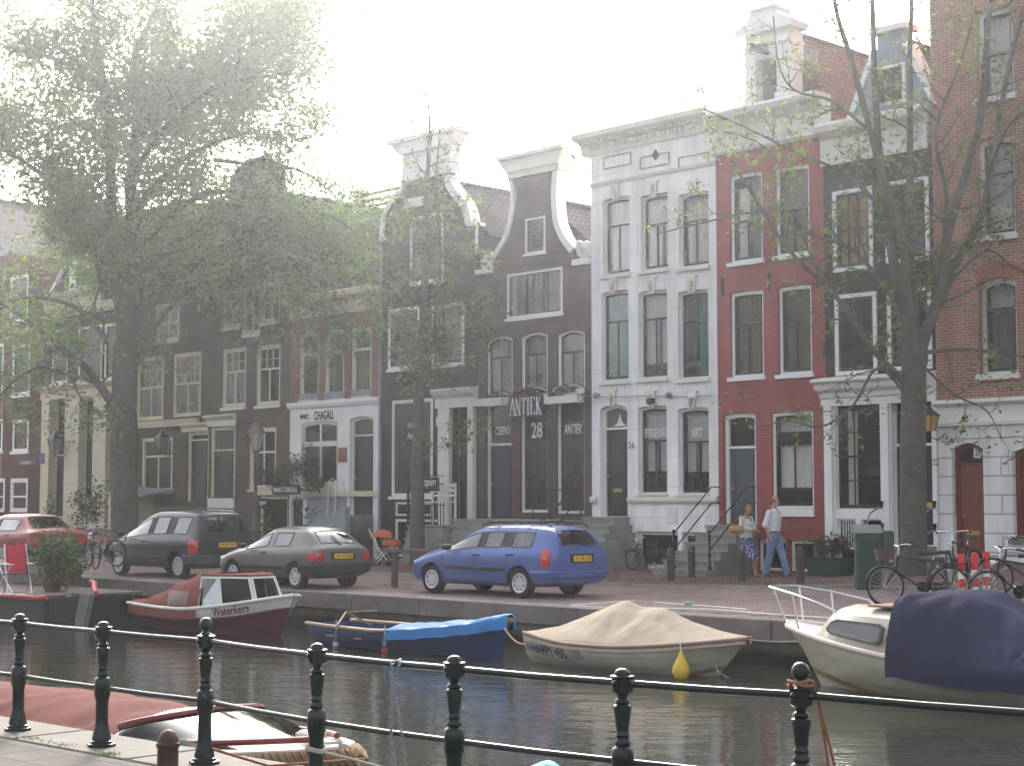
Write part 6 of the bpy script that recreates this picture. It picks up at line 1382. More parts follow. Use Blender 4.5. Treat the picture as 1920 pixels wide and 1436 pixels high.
chain([Vector((0, 0, .926)) + nd * .015, Vector((0, 0, .9)) + nd * .035 - nn * .03, Vector((0, 0, .72)) - nd * .0 - nn * .04, Vector((0, 0, .5)) + nd * .05 - nn * .03, Vector((0, 0, .28)) + nd * .09 - nn * .03, Vector((0, 0, .10)) + nd * .13 - nn * .03]).build('strand', LEAD, ch, 40)
# ropes tied to the posts
p = PXY[7]; lp = []
for k in range(26): a = k / 25 * 2 * math.pi * 1.9; lp.append((.066 * math.cos(a - 2), .066 * math.sin(a - 2), .965 + .012 * math.sin(a * 1.5) - .006 * k / 25))
mb = MB().tube(lp, .009, 7)
dn = [Vector(lp[-1]), Vector((.08, -.02, .90)), Vector((.13, .02, .72)), Vector((.19, .06, .50)), Vector((.24, .10, .2)), Vector((.28, .16, -.1))]
mb.tube(dn, .008, 6).tube([Vector(lp[3]), Vector((.085, -.03, .89)), Vector((.12, .02, .70)), Vector((.16, .06, .46)), Vector((.17, .10, .2)), Vector((.18, .16, -.1))], .008, 6)
tag(mb.build('tied_rope', ROPEB, None, 40, p), 'red brown rope wound round the ball topped railing post at the right', 'rope')
p = PXY[4]; mb = MB(); lp = []
for k in range(30): a = k / 29 * 2 * math.pi * 2.6; lp.append((.064 * math.cos(a), .064 * math.sin(a), .27 + .03 * k / 29 + .01 * math.sin(a * 2)))
mb.tube(lp, .011, 7); mb.tube([Vector(lp[5]), Vector((.09, -.03, .26)), Vector((.2, -.03, .235)), Vector((.55, -.02, .14)), Vector((1.0, .1, .0)), Vector((1.4, .3, -.15))], .009, 6)
tag(mb.build('tied_rope', ROPE, None, 40, p), 'pale mooring rope knotted round the railing post beside the rope fender', 'rope')
mb = MB().tube([PXY[3] + Vector((.05, 0, .12)) , PXY[3].lerp(PXY[4], .35) + nn * .25 + Vector((0, 0, .03)), PXY[3].lerp(PXY[4], .6) + nn * .9 + Vector((0, 0, .05))], .011, 6); o_ = mb.build('mooring_rope', ROPEB, None, 40); tag(o_, 'brown rope from the ball topped post at left down to the red boat', 'rope')
p = at_z(314, 1462, 0); b_ = thing('bollard', 'squat rusty brown bollard with a domed top on the near pavement', 'bollard', p)
MB().lathe([(0, 0), (.09, 0), (.085, .04), (.075, .06), (.072, .22), (.082, .23), (.082, .255), (.074, .26), (.07, .29), (.05, .325), (.02, .345), (0, .347)], 20).build('post', mat('rusty_brown_iron', (.085, .045, .04), .6, .3, var=.4, scale=9), b_, 50)
# ---------------------------------------------------------------- far street: bollards, boxes, barrier
BOLL = mat('brown_grey_bollard_paint', (.06, .042, .042), .6, var=.25)
for px, py, lab in ((1258, 1094, 'brown iron bollard in front of the white house basement windows'), (1297, 1086, 'brown iron bollard between the white house and the red house steps'), (1391, 1096, 'brown iron bollard directly in front of the walking woman'), (1501, 1099, 'brown iron bollard right of the walking man')):
    p = gpt(px, py); b_ = thing('bollard', lab, 'bollard', p, 0, 'brown bollards along the kerb')
    MB().lathe([(0, 0), (.10, 0), (.095, .06), (.088, .10), (.085, .62), (.09, .64), (.09, .67), (.078, .69), (.08, .74), (.07, .79), (.04, .82), (0, .83)], 16).build('post', BOLL, b_, 50)
RWR = mat('signal_red_paint', (.50, .03, .03), .45, var=.1)
for px, py, lab in ((1804, 1126, 'nearest left of the three red and white striped bollards beside the bicycles'), (1829, 1124, 'middle one of the three red and white striped bollards'), (1851, 1121, 'rightmost of the three red and white striped bollards')):
    p = gpt(px, py); b_ = thing('striped_bollard', lab, 'bollard', p, 0, 'red and white bollards')
    MB().lathe([(0, 0), (.062, 0), (.062, .22), (0, .22)], 14).build('lower_band', LETTER, b_, 50); MB().lathe([(0, .221), (.063, .221), (.063, .38), (0, .38)], 14).build('middle_band', RWR, b_, 50)
    MB().lathe([(0, .381), (.062, .381), (.062, .52), (0, .52)], 14).build('upper_band', LETTER, b_, 50); MB().lathe([(0, .521), (.064, .521), (.064, .78), (.05, .81), (0, .82)], 14).build('top', RWR, b_, 50)
p = gpt(1630, 1104); CABG = mat('grey_green_metal', (.055, .075, .07), .5, .3, var=.25, scale=4)
b_ = thing('cable_cabinet', 'grey green street cabinet with a sloping lid by the right tree', 'cabinet', p, -.10)
MB().rbox(-.24, .24, -.0, .36, .0, 1.06, .02).build('body', CABG, b_); MB().box(-.19, .19, -.012, -.001, .08, .96).build('door', mat('dark_green_panel', (.022, .04, .036), .45, var=.2), b_)
MB().add([(-.27, -.03, 1.06), (.27, -.03, 1.06), (.27, .40, 1.06), (-.27, .40, 1.06), (-.27, -.03, 1.09), (.27, -.03, 1.09), (.27, .40, 1.24), (-.27, .40, 1.24)], [(0, 1, 5, 4), (1, 2, 6, 5), (2, 3, 7, 6), (3, 0, 4, 7), (4, 5, 6, 7), (0, 3, 2, 1)]).build('lid', mat('weathered_grey_lid', (.16, .17, .165), .6), b_)
MB().rbox(.25, .5, .05, .35, .45, 1.12, .03).build('side_bin', CABG, b_)
# planter of red flowers
def plant(name, label, cat, pos, rx, ry, rz, n, lm, size, fl=None, nf=0, fs=.05, group=None, seed=1, stem=True):
    rn = random.Random(seed); r_ = thing(name, label, cat, pos, rn.random(), group); mb = MB(); fb = MB(); sm_ = MB()
    cl = [(rn.gauss(0, .4) * rx, rn.gauss(0, .4) * ry, rz * rn.uniform(.3, 1)) for _ in range(max(4, n // 60))]
    for _ in range(n):
        c = rn.choice(cl); p = Vector((c[0] + rn.gauss(0, .26) * rx, c[1] + rn.gauss(0, .26) * ry, max(.02, c[2] + rn.gauss(0, .2) * rz))); L_ = size * rn.uniform(.6, 1.3)
        a = Vector((rn.gauss(0, 1), rn.gauss(0, 1), rn.gauss(.2, .6))).normalized(); b = a.cross(Vector((rn.gauss(0, .5), rn.gauss(0, .5), 1))).normalized()
        mb.add([p, p + a * L_ * .5 + b * L_ * .26, p + a * L_, p + a * L_ * .5 - b * L_ * .26], [(0, 1, 2, 3)])
    for c in cl: sm_.tube([(c[0] * .2, c[1] * .2, 0), (c[0] * .6, c[1] * .6, c[2] * .6), c], .012, 4, False)
    for _ in range(nf):
        c = rn.choice(cl); p = Vector((c[0] + rn.gauss(0, .3) * rx, c[1] + rn.gauss(0, .3) * ry, max(.05, c[2] + rn.gauss(.1, .2) * rz))); fb.ball(p, fs * rn.uniform(.7, 1.2), None, fs * .7, 6, 4)
    mb.build('foliage', lm, r_, fixn=False)
    if stem: sm_.build('stem', BARK, r_)
    if nf: fb.build('flowers', fl, r_, 0)
    return r_
LEAFG = leaf('dark_shrub_leaves', (.018, .045, .016), (.05, .10, .03), .35); LEAFY = leaf('fresh_green_leaves', (.05, .11, .025), (.11, .18, .04), .4)
FRED = mat('red_petals', (.42, .025, .04), .6, var=.3); FPINK = mat('pink_petals', (.65, .16, .22), .6); FMIX = mat('pale_petals', (.6, .5, .42), .6)
u_ = fac(1558, 1060, -.95)[0]; p = W(u_, -.95, gz(u_, .95) + .06); tb = thing('planter_tub', 'dark green planter tub in front of the black house', 'planter', p, -ANG)
MB().loft([[(a * .42, b * .28, 0) for a, b in ((-1, -1), (1, -1), (1, 1), (-1, 1))], [(a * .52, b * .34, .42) for a, b in ((-1, -1), (1, -1), (1, 1), (-1, 1))], [(a * .47, b * .29, .40) for a, b in ((-1, -1), (1, -1), (1, 1), (-1, 1))]], True, True).build('tub', mat('dark_green_tub', (.016, .04, .026), .5), tb)
plant('flowering_plant', 'bush of red flowers growing in the dark green planter tub', 'plant', p + Vector((0, 0, .40)), .58, .30, .40, 800, LEAFG, .10, FRED, 40, .036, seed=4)
p = gpt(1312, 1080); bk = thing('bucket', 'pale blue bucket standing beside the red house steps', 'bucket', p); MB().lathe([(0, 0), (.11, 0), (.15, .32), (.14, .32), (.10, .03), (0, .03)], 16).build('body', mat('pale_blue_zinc', (.24, .30, .34), .5, .3), bk, 50)
plant('potted_flower', 'single pink flower with few leaves standing in the pale blue bucket', 'plant', p + Vector((0, 0, .25)), .12, .12, .25, 60, LEAFY, .10, FPINK, 5, .06, seed=9)
# tree guard barrier
WOODG = mat('weathered_grey_brown_wood', (.10, .07, .06), .8, var=.3, scale=5)
p = gpt(740, 1101); b_ = thing('wooden_barrier', 'low brown wooden barrier beside the slim tree', 'barrier', p, -ANG)
MB().rbox(-.07, .07, -.05, .05, 0, .78, .01).build('post', WOODG, b_); MB().rbox(-.35, 1.3, -.08, .06, .781, .88, .015).build('beam', WOODG, b_); MB().rbox(1.1, 1.24, -.05, .05, 0, .78, .01).build('post', WOODG, b_)
p = gpt(1775, 1105); b_ = thing('rail_barrier', 'low wooden rail behind the striped bollards', 'barrier', p, -ANG * .4)
MB().rbox(-.5, .5, -.05, .05, .50, .60, .02).build('beam', WOODG, b_); MB().rbox(-.06, .06, -.04, .04, 0, .50, .01).build('post', WOODG, b_)
p = gpt(1905, 1118); b_ = thing('bicycle_rack', 'grey tubular bicycle stand at the right edge', 'rack', p)
MB().tube([(-.28, 0, 0), (-.28, 0, .62), (-.20, 0, .72), (.4, 0, .72), (.48, 0, .62), (.48, 0, 0)], .028, 8).build('hoop', LEAD, b_, 50)
# lamp post
p = gpt(478, 1034); p = Vector(p); Yl = 52.0; p = at_y(478, 1030, Yl); u_, y_ = to_uy(p); p.z = gz(u_, -y_)
lp_ = thing('street_lamp', 'old street lamp with a brown crown lantern between the parked cars', 'street lamp', p)
LAMPB = mat('dull_brown_lamp_paint', (.07, .05, .045), .6, var=.3)
MB().lathe([(0, 0), (.20, 0), (.19, .12), (.14, .18), (.13, .8), (.16, .84), (.10, .92), (.075, 1.6), (.095, 1.65), (.06, 1.72), (.055, 2.9), (.10, 2.95), (.05, 3.0), (.045, 3.22), (.14, 3.30), (.12, 3.34), (0, 3.34)], 14).build('column', LAMPB, lp_, 50)
MB().lathe([(.11, 3.34), (.235, 3.86), (.23, 3.86), (.105, 3.34)], 6).build('lantern_glass', mat('milky_lamp_glass', (.30, .27, .22), .4), lp_, 0 if False else None)
MB().lathe([(0, 3.861), (.31, 3.861), (.30, 3.90), (.17, 4.08), (.14, 4.09), (.10, 4.18), (.03, 4.22), (0, 4.27)], 6).build('lantern_roof', mat('brown_red_lamp_roof', (.14, .065, .055), .6), lp_)
for k in range(6):
    a = k * math.pi / 3; MB().tube([(.112 * math.cos(a), .112 * math.sin(a), 3.34), (.238 * math.cos(a), .238 * math.sin(a), 3.86)], .012, 5).build('lantern_bar', LAMPB, lp_)
# wall lanterns
def lantern(label, px, py, hgt, y, gm, bracket=True, sc=1.0):
    u_, z_ = fac(px, py, y); r_ = fthing('wall_lantern', label, 'lantern', u_, y, z_, 'lanterns on the facades'); s = hgt
    MB().loft([[(u_ + a * r, y + b * r, z_ + zz) for a, b in ((-1, -1), (1, -1), (1, 1), (-1, 1))] for r, zz in ((.17 * s, -.5 * s), (.30 * s, .15 * s))], True, True).build('lantern_glass', gm, r_)
    MB().loft([[(u_ + a * r, y + b * r, z_ + zz) for a, b in ((-1, -1), (1, -1), (1, 1), (-1, 1))] for r, zz in ((.36 * s, .151 * s), (.33 * s, .2 * s), (.12 * s, .42 * s), (.10 * s, .5 * s), (.02 * s, .62 * s))], True, True).build('lantern_roof', IRON, r_)
    fr = MB()
    for a, b in ((-1, -1), (1, -1), (1, 1), (-1, 1)): fr.tube([(u_ + a * .172 * s, y + b * .172 * s, z_ - .5 * s), (u_ + a * .303 * s, y + b * .303 * s, z_ + .15 * s)], .03 * s, 4)
    fr.build('lantern_frame', IRON, r_)
    if bracket: MB().tube([(u_, y, z_ - .5 * s), (u_, y, z_ - .75 * s), (u_ + .1, y * .6, z_ - .9 * s), (u_ + .16, -.04, z_ - .6 * s)], .03 * s, 6).build('bracket', IRON, r_, 50)
AMB = mat('amber_lamp_glass', (.45, .25, .07), .35, var=.2); LGL = mat('grey_lamp_glass', (.14, .15, .15), .2, var=.3)
lantern('lantern with amber glass hanging at the black house door', 1742, 786, .52, -.45, AMB)
lantern('black lantern on a curled bracket above the lattice window house basement', 303, 826, .62, -.55, LGL)
lantern('black lantern on a bracket between the cream pilasters', 104, 828, .72, -.5, LGL)
# stoops and steps
def stoop(label, ua, ub, zt, n, tread, splay=0.0, zb=None, depth0=.6, side='both'):
    uc = (ua + ub) / 2; r_ = fthing('stoop', label, 'steps', uc, -.5, .12, 'stone stoops before the houses'); zb = gz(uc, 2) if zb is None else zb; h_ = (zt - zb) / n
    mb = MB()
    for k in range(n):
        z1 = zt - h_ * k; y1 = -(depth0 + tread * k); a, b = ua - (splay * k if side in ('both', 'left') else 0), ub + (splay * k if side in ('both', 'right') else 0)
        mb.box(a, b, y1, -.004, z1 - h_ if k < n - 1 else -.2, z1 - .055); mb.box(a - .02, b + .02, y1 - .035, -.005, z1 - .0545, z1)
    mb.build('steps', STONE, r_); return r_, h_, zb
ra, rb = bx(1121, 960), bx(1180, 960); zt = fz(1150, 969)
s1, h_, zb = stoop('grey stone stoop with iron railing leading up to the white house door', ra, rb, zt, 7, .30, .11, side='right')
def newel(root, u, y, z0, h, nm='newel_post'):
    return MB().lathe([(0, 0), (.06, 0), (.055, .05), (.03, .1), (.027, h * .3), (.05, h * .34), (.028, h * .4), (.025, h * .7), (.045, h * .75), (.03, h * .8), (.03, h - .12), (.02, h - .09), (.045, h - .05), (.03, h - .01), (0, h)], 10, (u, y, z0)).build(nm, IRON, root, 50)
ul = ra - .05
newel(s1, ul, -.62, zt, 1.12); newel(s1, ul + .0, -.62 - .30 * 5, zb + h_ * 2, 1.02)
for dz in (.93, .45): MB().tube([(ul, -.62, zt + dz), (ul, -.8, zt + dz - .06), (ul, -2.12, zb + h_ * 2 + dz - .08)], .02, 6).build('handrail', IRON, s1, 50)
ra, rb = bx(1352, 985), bx(1421, 985); zt = fz(1390, 984)
s2, h_, zb = stoop('grey stone steps with thin iron handrails before the red house door', ra, rb, zt, 6, .29, .10, side='left')
for ul in (ra + .02, rb - .02):
    newel(s2, ul, -.6 - .29 * 4.4, zb + h_, .95)
    for dz in (.9, .5): MB().tube([(ul, -.04, zt + dz + .06), (ul, -.4, zt + dz + .05), (ul, -.6 - .29 * 4.4, zb + h_ + dz - .05)], .017, 6).build('handrail', IRON, s2, 50)
ra, rb = bx(1660, 1030), bx(1757, 1030); zt = fz(1705, 1023); s3, h_, zb = stoop('broad grey steps before the dark double door behind the right tree', ra, rb, zt, 3, .3, 0)
for u_ in (bx(1656, 960), bx(1755, 960)):
    for zz in (fz(1656, 952), fz(1656, 993)):
        MB().tube([(u_, -.06, zz), (u_, -.2, zz), (u_ - .02, -.5, zz - .12), (u_ - .02, -.8, zz - .6)], .022, 6).build('handrail', LEAD, s3, 50); MB().lathe([(0, 0), (.03, 0), (.05, .14), (.06, .16), (0, .16)], 10, (u_, -.08, zz)).build('bracket_cup', IRON, s3, 50)
ra, rb = bx(1786, 1052), bx(1846, 1052); stoop('worn doorstep under the brown varnished door', ra, rb, fz(1815, 1053), 2, .28, 0, depth0=.3)
# landing before the antique shop with railings
ra, rb = bnd[5] + .05, bnd[6] - .15; zt = fz(1000, 973)
s4, h_, zb = stoop('stone landing with iron railing before the purple brown shop', ra, rb, zt, 7, .05, 0, depth0=1.0)
for z_ in (fz(1080, 919), fz(1080, 946)): MB().tube([(bx(1047, 930), -1.0, z_), (rb + .05, -1.0, z_)], .02, 6).build('handrail', IRON, s4, 50)
for u_ in (bx(1047, 930), bx(1080, 930)): MB().tube([(u_, -1.0, zt), (u_, -1.0, fz(1060, 917))], .018, 6).build('baluster', IRON, s4)
ra, rb = bx(826, 985), bx(893, 985); zt = fz(860, 983); s5, h_, zb = stoop('stone landing before the deep doorway of the blue black house', ra, rb, zt, 6, .05, 0, depth0=1.3)
f_ = fthing('iron_fence', 'black iron spiked fence on the landing of the blue black house', 'fence', (ra + rb) / 2, -1.25, zt)
za, zb2 = fz(865, 988) - .1, fz(865, 944)
for k in range(13):
    u_ = ra + (rb - ra) * k / 12; MB().tube([(u_, -1.28, za), (u_, -1.28, zb2 + .05)], .014, 5).build('bar', IRON, f_)
for z_ in (za + .12, zb2 - .05): MB().box(ra - .05, rb + .05, -1.30, -1.26, z_ - .015, z_ + .015).build('cross_rail', IRON, f_)
MB().tube([(ra, -1.28, za), (ra, -1.28, fz(829, 890))], .04, 8).ball((ra, -1.28, fz(829, 889)), .06).build('corner_post', IRON, f_, 50)
for z_ in (fz(860, 893), fz(860, 908)): MB().tube([(ra, -1.28, z_), (rb, -1.28, z_)], .016, 5).build('top_rail', IRON, f_)
w_ = fthing('white_bench', 'white slatted bench standing behind the black fence', 'bench', bx(859, 930), -.8, zt)
u0, u1 = bx(840, 925), bx(887, 925)
for k, (a, b) in enumerate(((907, 913), (917, 923), (927, 931))): MB().rbox(u0, u1, -.72, -.69, fz(860, b), fz(860, a), .006).build('back_slat', WHITE, w_)
MB().rbox(u0, u1, -1.1, -.72, fz(860, 940) - .04, fz(860, 940), .008).build('seat', WHITE, w_)
for u_ in (u0 + .05, u1 - .05): MB().box(u_ - .03, u_ + .03, -1.08, -1.02, zt, fz(860, 940) - .045).build('leg', WHITE, w_); MB().box(u_ - .03, u_ + .03, -.685, -.63, zt, fz(860, 906)).build('leg', WHITE, w_)
u_, z_ = fac(808, 908, -1.3); sg = fthing('shop_sign', 'black hanging sign reading open in white script beside the slim tree', 'sign', u_, -1.3, z_, 'open signs'); wd = .72
MB().rbox(u_ - wd / 2 - .1, u_ + wd / 2, -1.32, -1.28, z_ - .2, z_ + .2, .01).build('board', BOARD, sg); text('lettering', 'open', LETTER, sg, (u_ - .03, -1.322, z_ - .0), .56, .26, .004, .01, .35)
MB().tube([(u_ + wd / 2, -1.3, z_ + .15), (ra, -1.28, z_ + .15)], .012, 5).build('hanger', IRON, sg)
u_, z_ = fac(494, 944, -.4); sg = fthing('shop_sign', 'small black board reading open at the basement left of the white gallery', 'sign', u_, -.4, z_, 'open signs')
MB().rbox(u_ - .24, u_ + .24, -.42, -.39, z_ - .17, z_ + .17, .008).build('board', BOARD, sg); text('lettering', 'open', LETTER, sg, (u_, -.422, z_), .38, .17, .004, 0, .3)
u_, z_ = fac(537, 918, -.8); sg = fthing('shop_sign', 'black name board under the plants of the white gallery', 'sign', u_, -.8, z_)
MB().rbox(u_ - .74, u_ + .74, -.82, -.78, z_ - .15, z_ + .15, .008).build('board', BOARD, sg); text('lettering', 'MARC CHAGALL', LETTER, sg, (u_, -.822, z_), 1.28, .17, .004, .01); 
for x_ in (-.6, .6): MB().box(u_ + x_ - .02, u_ + x_ + .02, -.78, -.0, z_ - .02, z_ + .02).build('bracket', IRON, sg)
# gallery steps wall and chrome rail
sw_ = fthing('stair_wall', 'grey sloping stair wall before the open black gallery door', 'stairs', bx(680, 980), -.6, .1)
za, zb_ = fz(706, 952, ) , fz(640, 985)
MB().prism([(bx(640, 985), -.2), (bx(709, 985), -.2), (bx(709, 985), fz(709, 950)), (bx(640, 985), fz(640, 982))], -1.3, -1.12).build('wall', mat('grey_painted_wall', (.24, .25, .28), .7), sw_)
stp = MB(); zt = fz(680, 966)
for k in range(6): stp.box(bx(655, 985), bx(700, 985), -.45 - .14 * k, -.005, -.2, zt - k * (zt - .15) / 6)
stp.build('steps', STONED, sw_)
hr = fthing('handrail', 'bent chrome handrail by the white gallery steps', 'handrail', bx(625, 950), -1.0, .1)
for d_ in (0, .22): MB().tube([fac(609 + d_ * 60, 985, -1.0)[0:1] and (fac(612 + d_ * 60, 985, -1.0)[0], -1.0, .2), (fac(616 + d_ * 60, 920, -1.0)[0], -1.0, fac(616, 920, -1.0)[1]), (fac(617 + d_ * 60, 902, -1.0)[0], -1.0, fac(620, 902, -1.0)[1]), (fac(622 + d_ * 60, 897, -1.0)[0], -.95, fac(622, 897, -1.0)[1]), (fac(627 + d_ * 60, 905, -1.0)[0], -.9, fac(627, 905, -1.0)[1]), (fac(630 + d_ * 40, 925, -1.0)[0], -.85, fac(630, 925, -1.0)[1])], .022, 7).build('tube', CHR, hr, 50)
# bulkhead and low cream walls on the left
bh = fthing('basement_bulkhead', 'cream boxed basement entrance with a sloping roof before the lattice window house', 'basement entrance', bx(275, 945), -.8, .1)
u0, u1 = bx(257, 945), bx(291, 945); z_ = fz(272, 926)
MB().box(u0, u0 + .14, -1.2, -.005, -.1, z_).box(u1 - .14, u1, -1.2, -.005, -.1, z_).box(u0 + .14, u1 - .14, -1.2, -.9, z_ - .22, z_).build('frame', CREAM, bh); MB().box(u0 + .141, u1 - .141, -1.0, -.95, -.1, z_ - .221).build('door', SASHK, bh)
MB().add([(u0 - .06, -1.3, z_ + .002), (u1 + 1.3, -1.3, z_ - .12), (u1 + 1.3, -.01, z_ + .1), (u0 - .06, -.01, z_ + .2), (u0 - .06, -1.3, z_ + .08), (u1 + 1.3, -1.3, z_ - .04), (u1 + 1.3, -.01, z_ + .18), (u0 - .06, -.01, z_ + .28)], [(0, 1, 5, 4), (1, 2, 6, 5), (2, 3, 7, 6), (3, 0, 4, 7), (4, 5, 6, 7), (0, 3, 2, 1)]).build('roof', LEAD, bh)
# window boxes on the antique shop
for k, (a, b, ya, yb, lab) in enumerate(((896, 956, 748, 762, 'white window box with little greenery under the left window of the purple brown shop'), (1019, 1098, 744, 757, 'white window box full of flowers under the right window of the purple brown shop'))):
    u0, u1 = bx(a, 752), bx(b, 752); z0, z1 = fz((a + b) / 2, yb), fz((a + b) / 2, ya); r_ = fthing('window_box', lab, 'window box', (u0 + u1) / 2, -.2, z0, 'window boxes of the shop')
    MB().box(u0, u1, -.36, -.33, z0, z1).box(u0, u1, -.11, -.08, z0, z1).box(u0, u0 + .03, -.329, -.111, z0, z1).box(u1 - .03, u1, -.329, -.111, z0, z1).box(u0 + .031, u1 - .031, -.329, -.111, z0 + .01, z1 - .05).build('trough', OFFW, r_)
    for x_ in (u0 + .2, u1 - .2): MB().box(x_ - .02, x_ + .02, -.34, -.002, z0 - .04, z0 - .002).build('bracket', IRON, r_)
for px, py, w_, n, nf, fm_, lab in ((989, 744, .62, 500, 44, FRED, 'red and white flowers trailing above the antique sign'), (1048, 742, .42, 320, 14, FMIX, 'green and yellow plants in the right window box'), (1085, 743, .26, 160, 16, FMIX, 'small white flowers at the right end of the window box'), (925, 748, .5, 120, 3, FMIX, 'few leaves in the left window box')):
    u_, z_ = fac(px, py, -.22); plant('flowering_plant', lab, 'plant', W(u_, -.22, z_ - .0), w_, .13, .18, n, LEAFG, .08, fm_, nf, .035, seed=px, group='plants on the shop front')
u_, z_ = fac(1087, 737, -.3); r_ = fthing('security_camera', 'white security camera at the right end of the window boxes', 'camera', u_, -.3, z_); MB().rbox(u_ - .14, u_ + .12, -.36, -.22, z_ - .02, z_ + .12, .02).build('housing', WHITE, r_); MB().tube([(u_, -.28, z_ - .02), (u_ + .02, -.28, z_ - .2)], .025, 6).build('bracket', WHITE, r_)
for px, py, lab, mm in ((1221, 752, 'black floodlight over the left shop window of the white house', SASHK), (1300, 741, 'white floodlight over the right shop window of the white house', WHITE)):
    u_, z_ = fac(px, py, -.2); r_ = fthing('floodlight', lab, 'lamp', u_, -.2, z_, 'floodlights on the white house'); MB().rbox(u_ - .12, u_ + .12, -.30, -.16, z_ - .08, z_ + .08, .03).build('housing', mm, r_); MB().tube([(u_, -.2, z_ + .08), (u_, -.03, z_ + .14)], .02, 6).build('bracket', WHITE, r_)
u0, z0 = fac(1097, 742, -.12); u1, z1 = fac(1335, 741, -.12); r_ = fthing('cable', 'thin cable strung along the white house above its shop windows', 'cable', (u0 + u1) / 2, -.12, z0); MB().tube([(u0 + (u1 - u0) * k / 20, -.12, z0 + (z1 - z0) * k / 20 - .03 * math.sin(math.pi * ((k % 10) / 10))) for k in range(21)], .012, 5).build('line', LEAD, r_, 50)
for px in (1119, 1255): u_, z_ = fac(px, 741, -.06); MB().ball((u_, -.09, z_), .1, .09, .08, 10, 6).build('junction_box', LEAD, r_, 50)
u_, z_ = fac(85, 859); r_ = fthing('street_sign', 'small blue street name plate on the cream pilaster', 'sign', u_, -.13, z_); MB().box(u_ - .22, u_ + .18, -.15, -.125, z_ - .22, z_ + .2).build('plate', mat('blue_enamel', (.03, .05, .16), .3), r_)
# roof terrace
r_ = fthing('roof_terrace_fence', 'slatted roof terrace fence with a white post above the gallery house', 'fence', bx(715, 380), 3.5, fz(700, 400))
a_, b_ = fac(671, 390, 3.5), fac(760, 395, 3.5); za, zb_ = fac(700, 408, 3.5)[1], fac(700, 362, 3.5)[1]
MB().box(a_[0] - .15, a_[0] + .2, 3.4, 3.7, za - .3, zb_ + .1).box(a_[0] - .25, a_[0] + .3, 3.3, 3.8, zb_ + .101, zb_ + .2).build('post', OFFW, r_); MB().box(a_[0] + .21, b_[0], 3.35, 3.6, za - .6, za + .05).build('parapet', OFFW, r_)
for k in range(4): z_ = za + .12 + (zb_ - za - .12) * k / 3.4; MB().box(a_[0] + .205, b_[0], 3.45, 3.5, z_, z_ + .12).build('slat', WOODG, r_)
# pots and shrubs at the facades
for k, (px, py, rx, rz, n, lab) in enumerate(((515, 924, .5, .75, 520, 'bushy dark shrub left above the gallery name board'), (548, 920, .45, .9, 520, 'broad leaved shrub behind the gallery name board'), (577, 921, .28, 1.15, 520, 'upright conifer shrub before the gallery window'), (600, 924, .35, .5, 260, 'low bush at the right of the gallery plants'))):
    u_, z_ = fac(px, py, -.45); plant('shrub', lab, 'plant', W(u_, -.45, z_), rx, .25, rz, n, LEAFG, .14, group='shrubs before the white gallery', seed=k + 40)
for k, (px, py, rx, rz, n, lab) in enumerate(((160, 968, .7, .75, 500, 'dark leafy plants before the cream pilaster house'), (183, 975, .5, 1.0, 420, 'tall dark plant beside the big tree trunk'), (100, 962, .35, .45, 200, 'small bush at the cream pilaster house door'), (497, 985, .45, .5, 260, 'green plants by the basement under the open board'), (567, 982, .35, .4, 180, 'low plants in the gallery basement area'))):
    u_, z_ = fac(px, py, -1.0); plant('potted_shrub', lab, 'plant', W(u_, -1.0, gz(u_, 1)), rx, .35, max(rz, z_ + rz - gz(u_, 1)), n, LEAFG, .15, group='plants standing at the facades', seed=k + 60)
# parking lines
ln = MB(); LPX = [[(1070, 1133.5), (1190, 1124.5)], [(1072, 1135), (1200, 1137.5), (1340, 1141), (1450, 1150), (1600, 1160)], [(1225, 1127.5), (1300, 1133), (1400, 1141)]]
for pl in LPX:
    P_ = [gpt(*q, .012) for q in pl]
    for a, b in zip(P_, P_[1:]):
        d = (b - a).normalized(); n_ = Vector((-d.y, d.x, 0)) * .055; m_ = 8
        ln.loft([[a.lerp(b, k / m_) + n_ * sd for sd in (-1, 1)] for k in range(m_ + 1)])
for i, v in enumerate(ln.v): u_, y_ = to_uy(v); ln.v[i] = (v[0], v[1], (gz(u_, -y_) + .006) if -y_ < QN - .55 else .018)
structure(ln.build('parking_lines', mat('worn_white_road_paint', (.55, .55, .54), .8, var=.25, scale=6)))
# grass tufts along the kerb
rn = random.Random(3); g = MB()
for (px, py, w_, n) in ((1258, 1096, .8, 130), (1390, 1098, .9, 150), (1500, 1101, .6, 110), (1590, 1106, .7, 90), (1150, 1092, .5, 90), (1345, 1097, .4, 50), (740, 1103, .4, 40)):
    p = gpt(px, py)
    for _ in range(n):
        q = p + UX * rn.gauss(0, w_) + UY * rn.gauss(0, .08); u_, y_ = to_uy(q); q.z = gz(u_, -y_) + .05; h_ = rn.uniform(.03, .13); d = Vector((rn.gauss(0, .5), rn.gauss(0, .5), 1)).normalized() * h_; s_ = Vector((rn.gauss(0, 1), rn.gauss(0, 1), 0)).normalized() * .012
        g.add([q - s_, q + s_, q + d], [(0, 1, 2)])
for (px, py, w_, n) in ((205, 1413, .06, 110), (60, 1384, .12, 60), (110, 1395, .1, 50)):
    p = at_z(px, py, .012)
    for _ in range(n):
        q = p + nd * rn.gauss(0, w_) + nn * rn.gauss(0, .03); h_ = rn.uniform(.01, .035); d = Vector((rn.gauss(0, .8), rn.gauss(0, .8), 1)).normalized() * h_; s_ = Vector((rn.gauss(0, 1), rn.gauss(0, 1), 0)).normalized() * .004
        g.add([q - s_, q + s_, q + d], [(0, 1, 2)])
g = g.build('grass', LEAFY, fixn=False); g['kind'] = 'stuff'
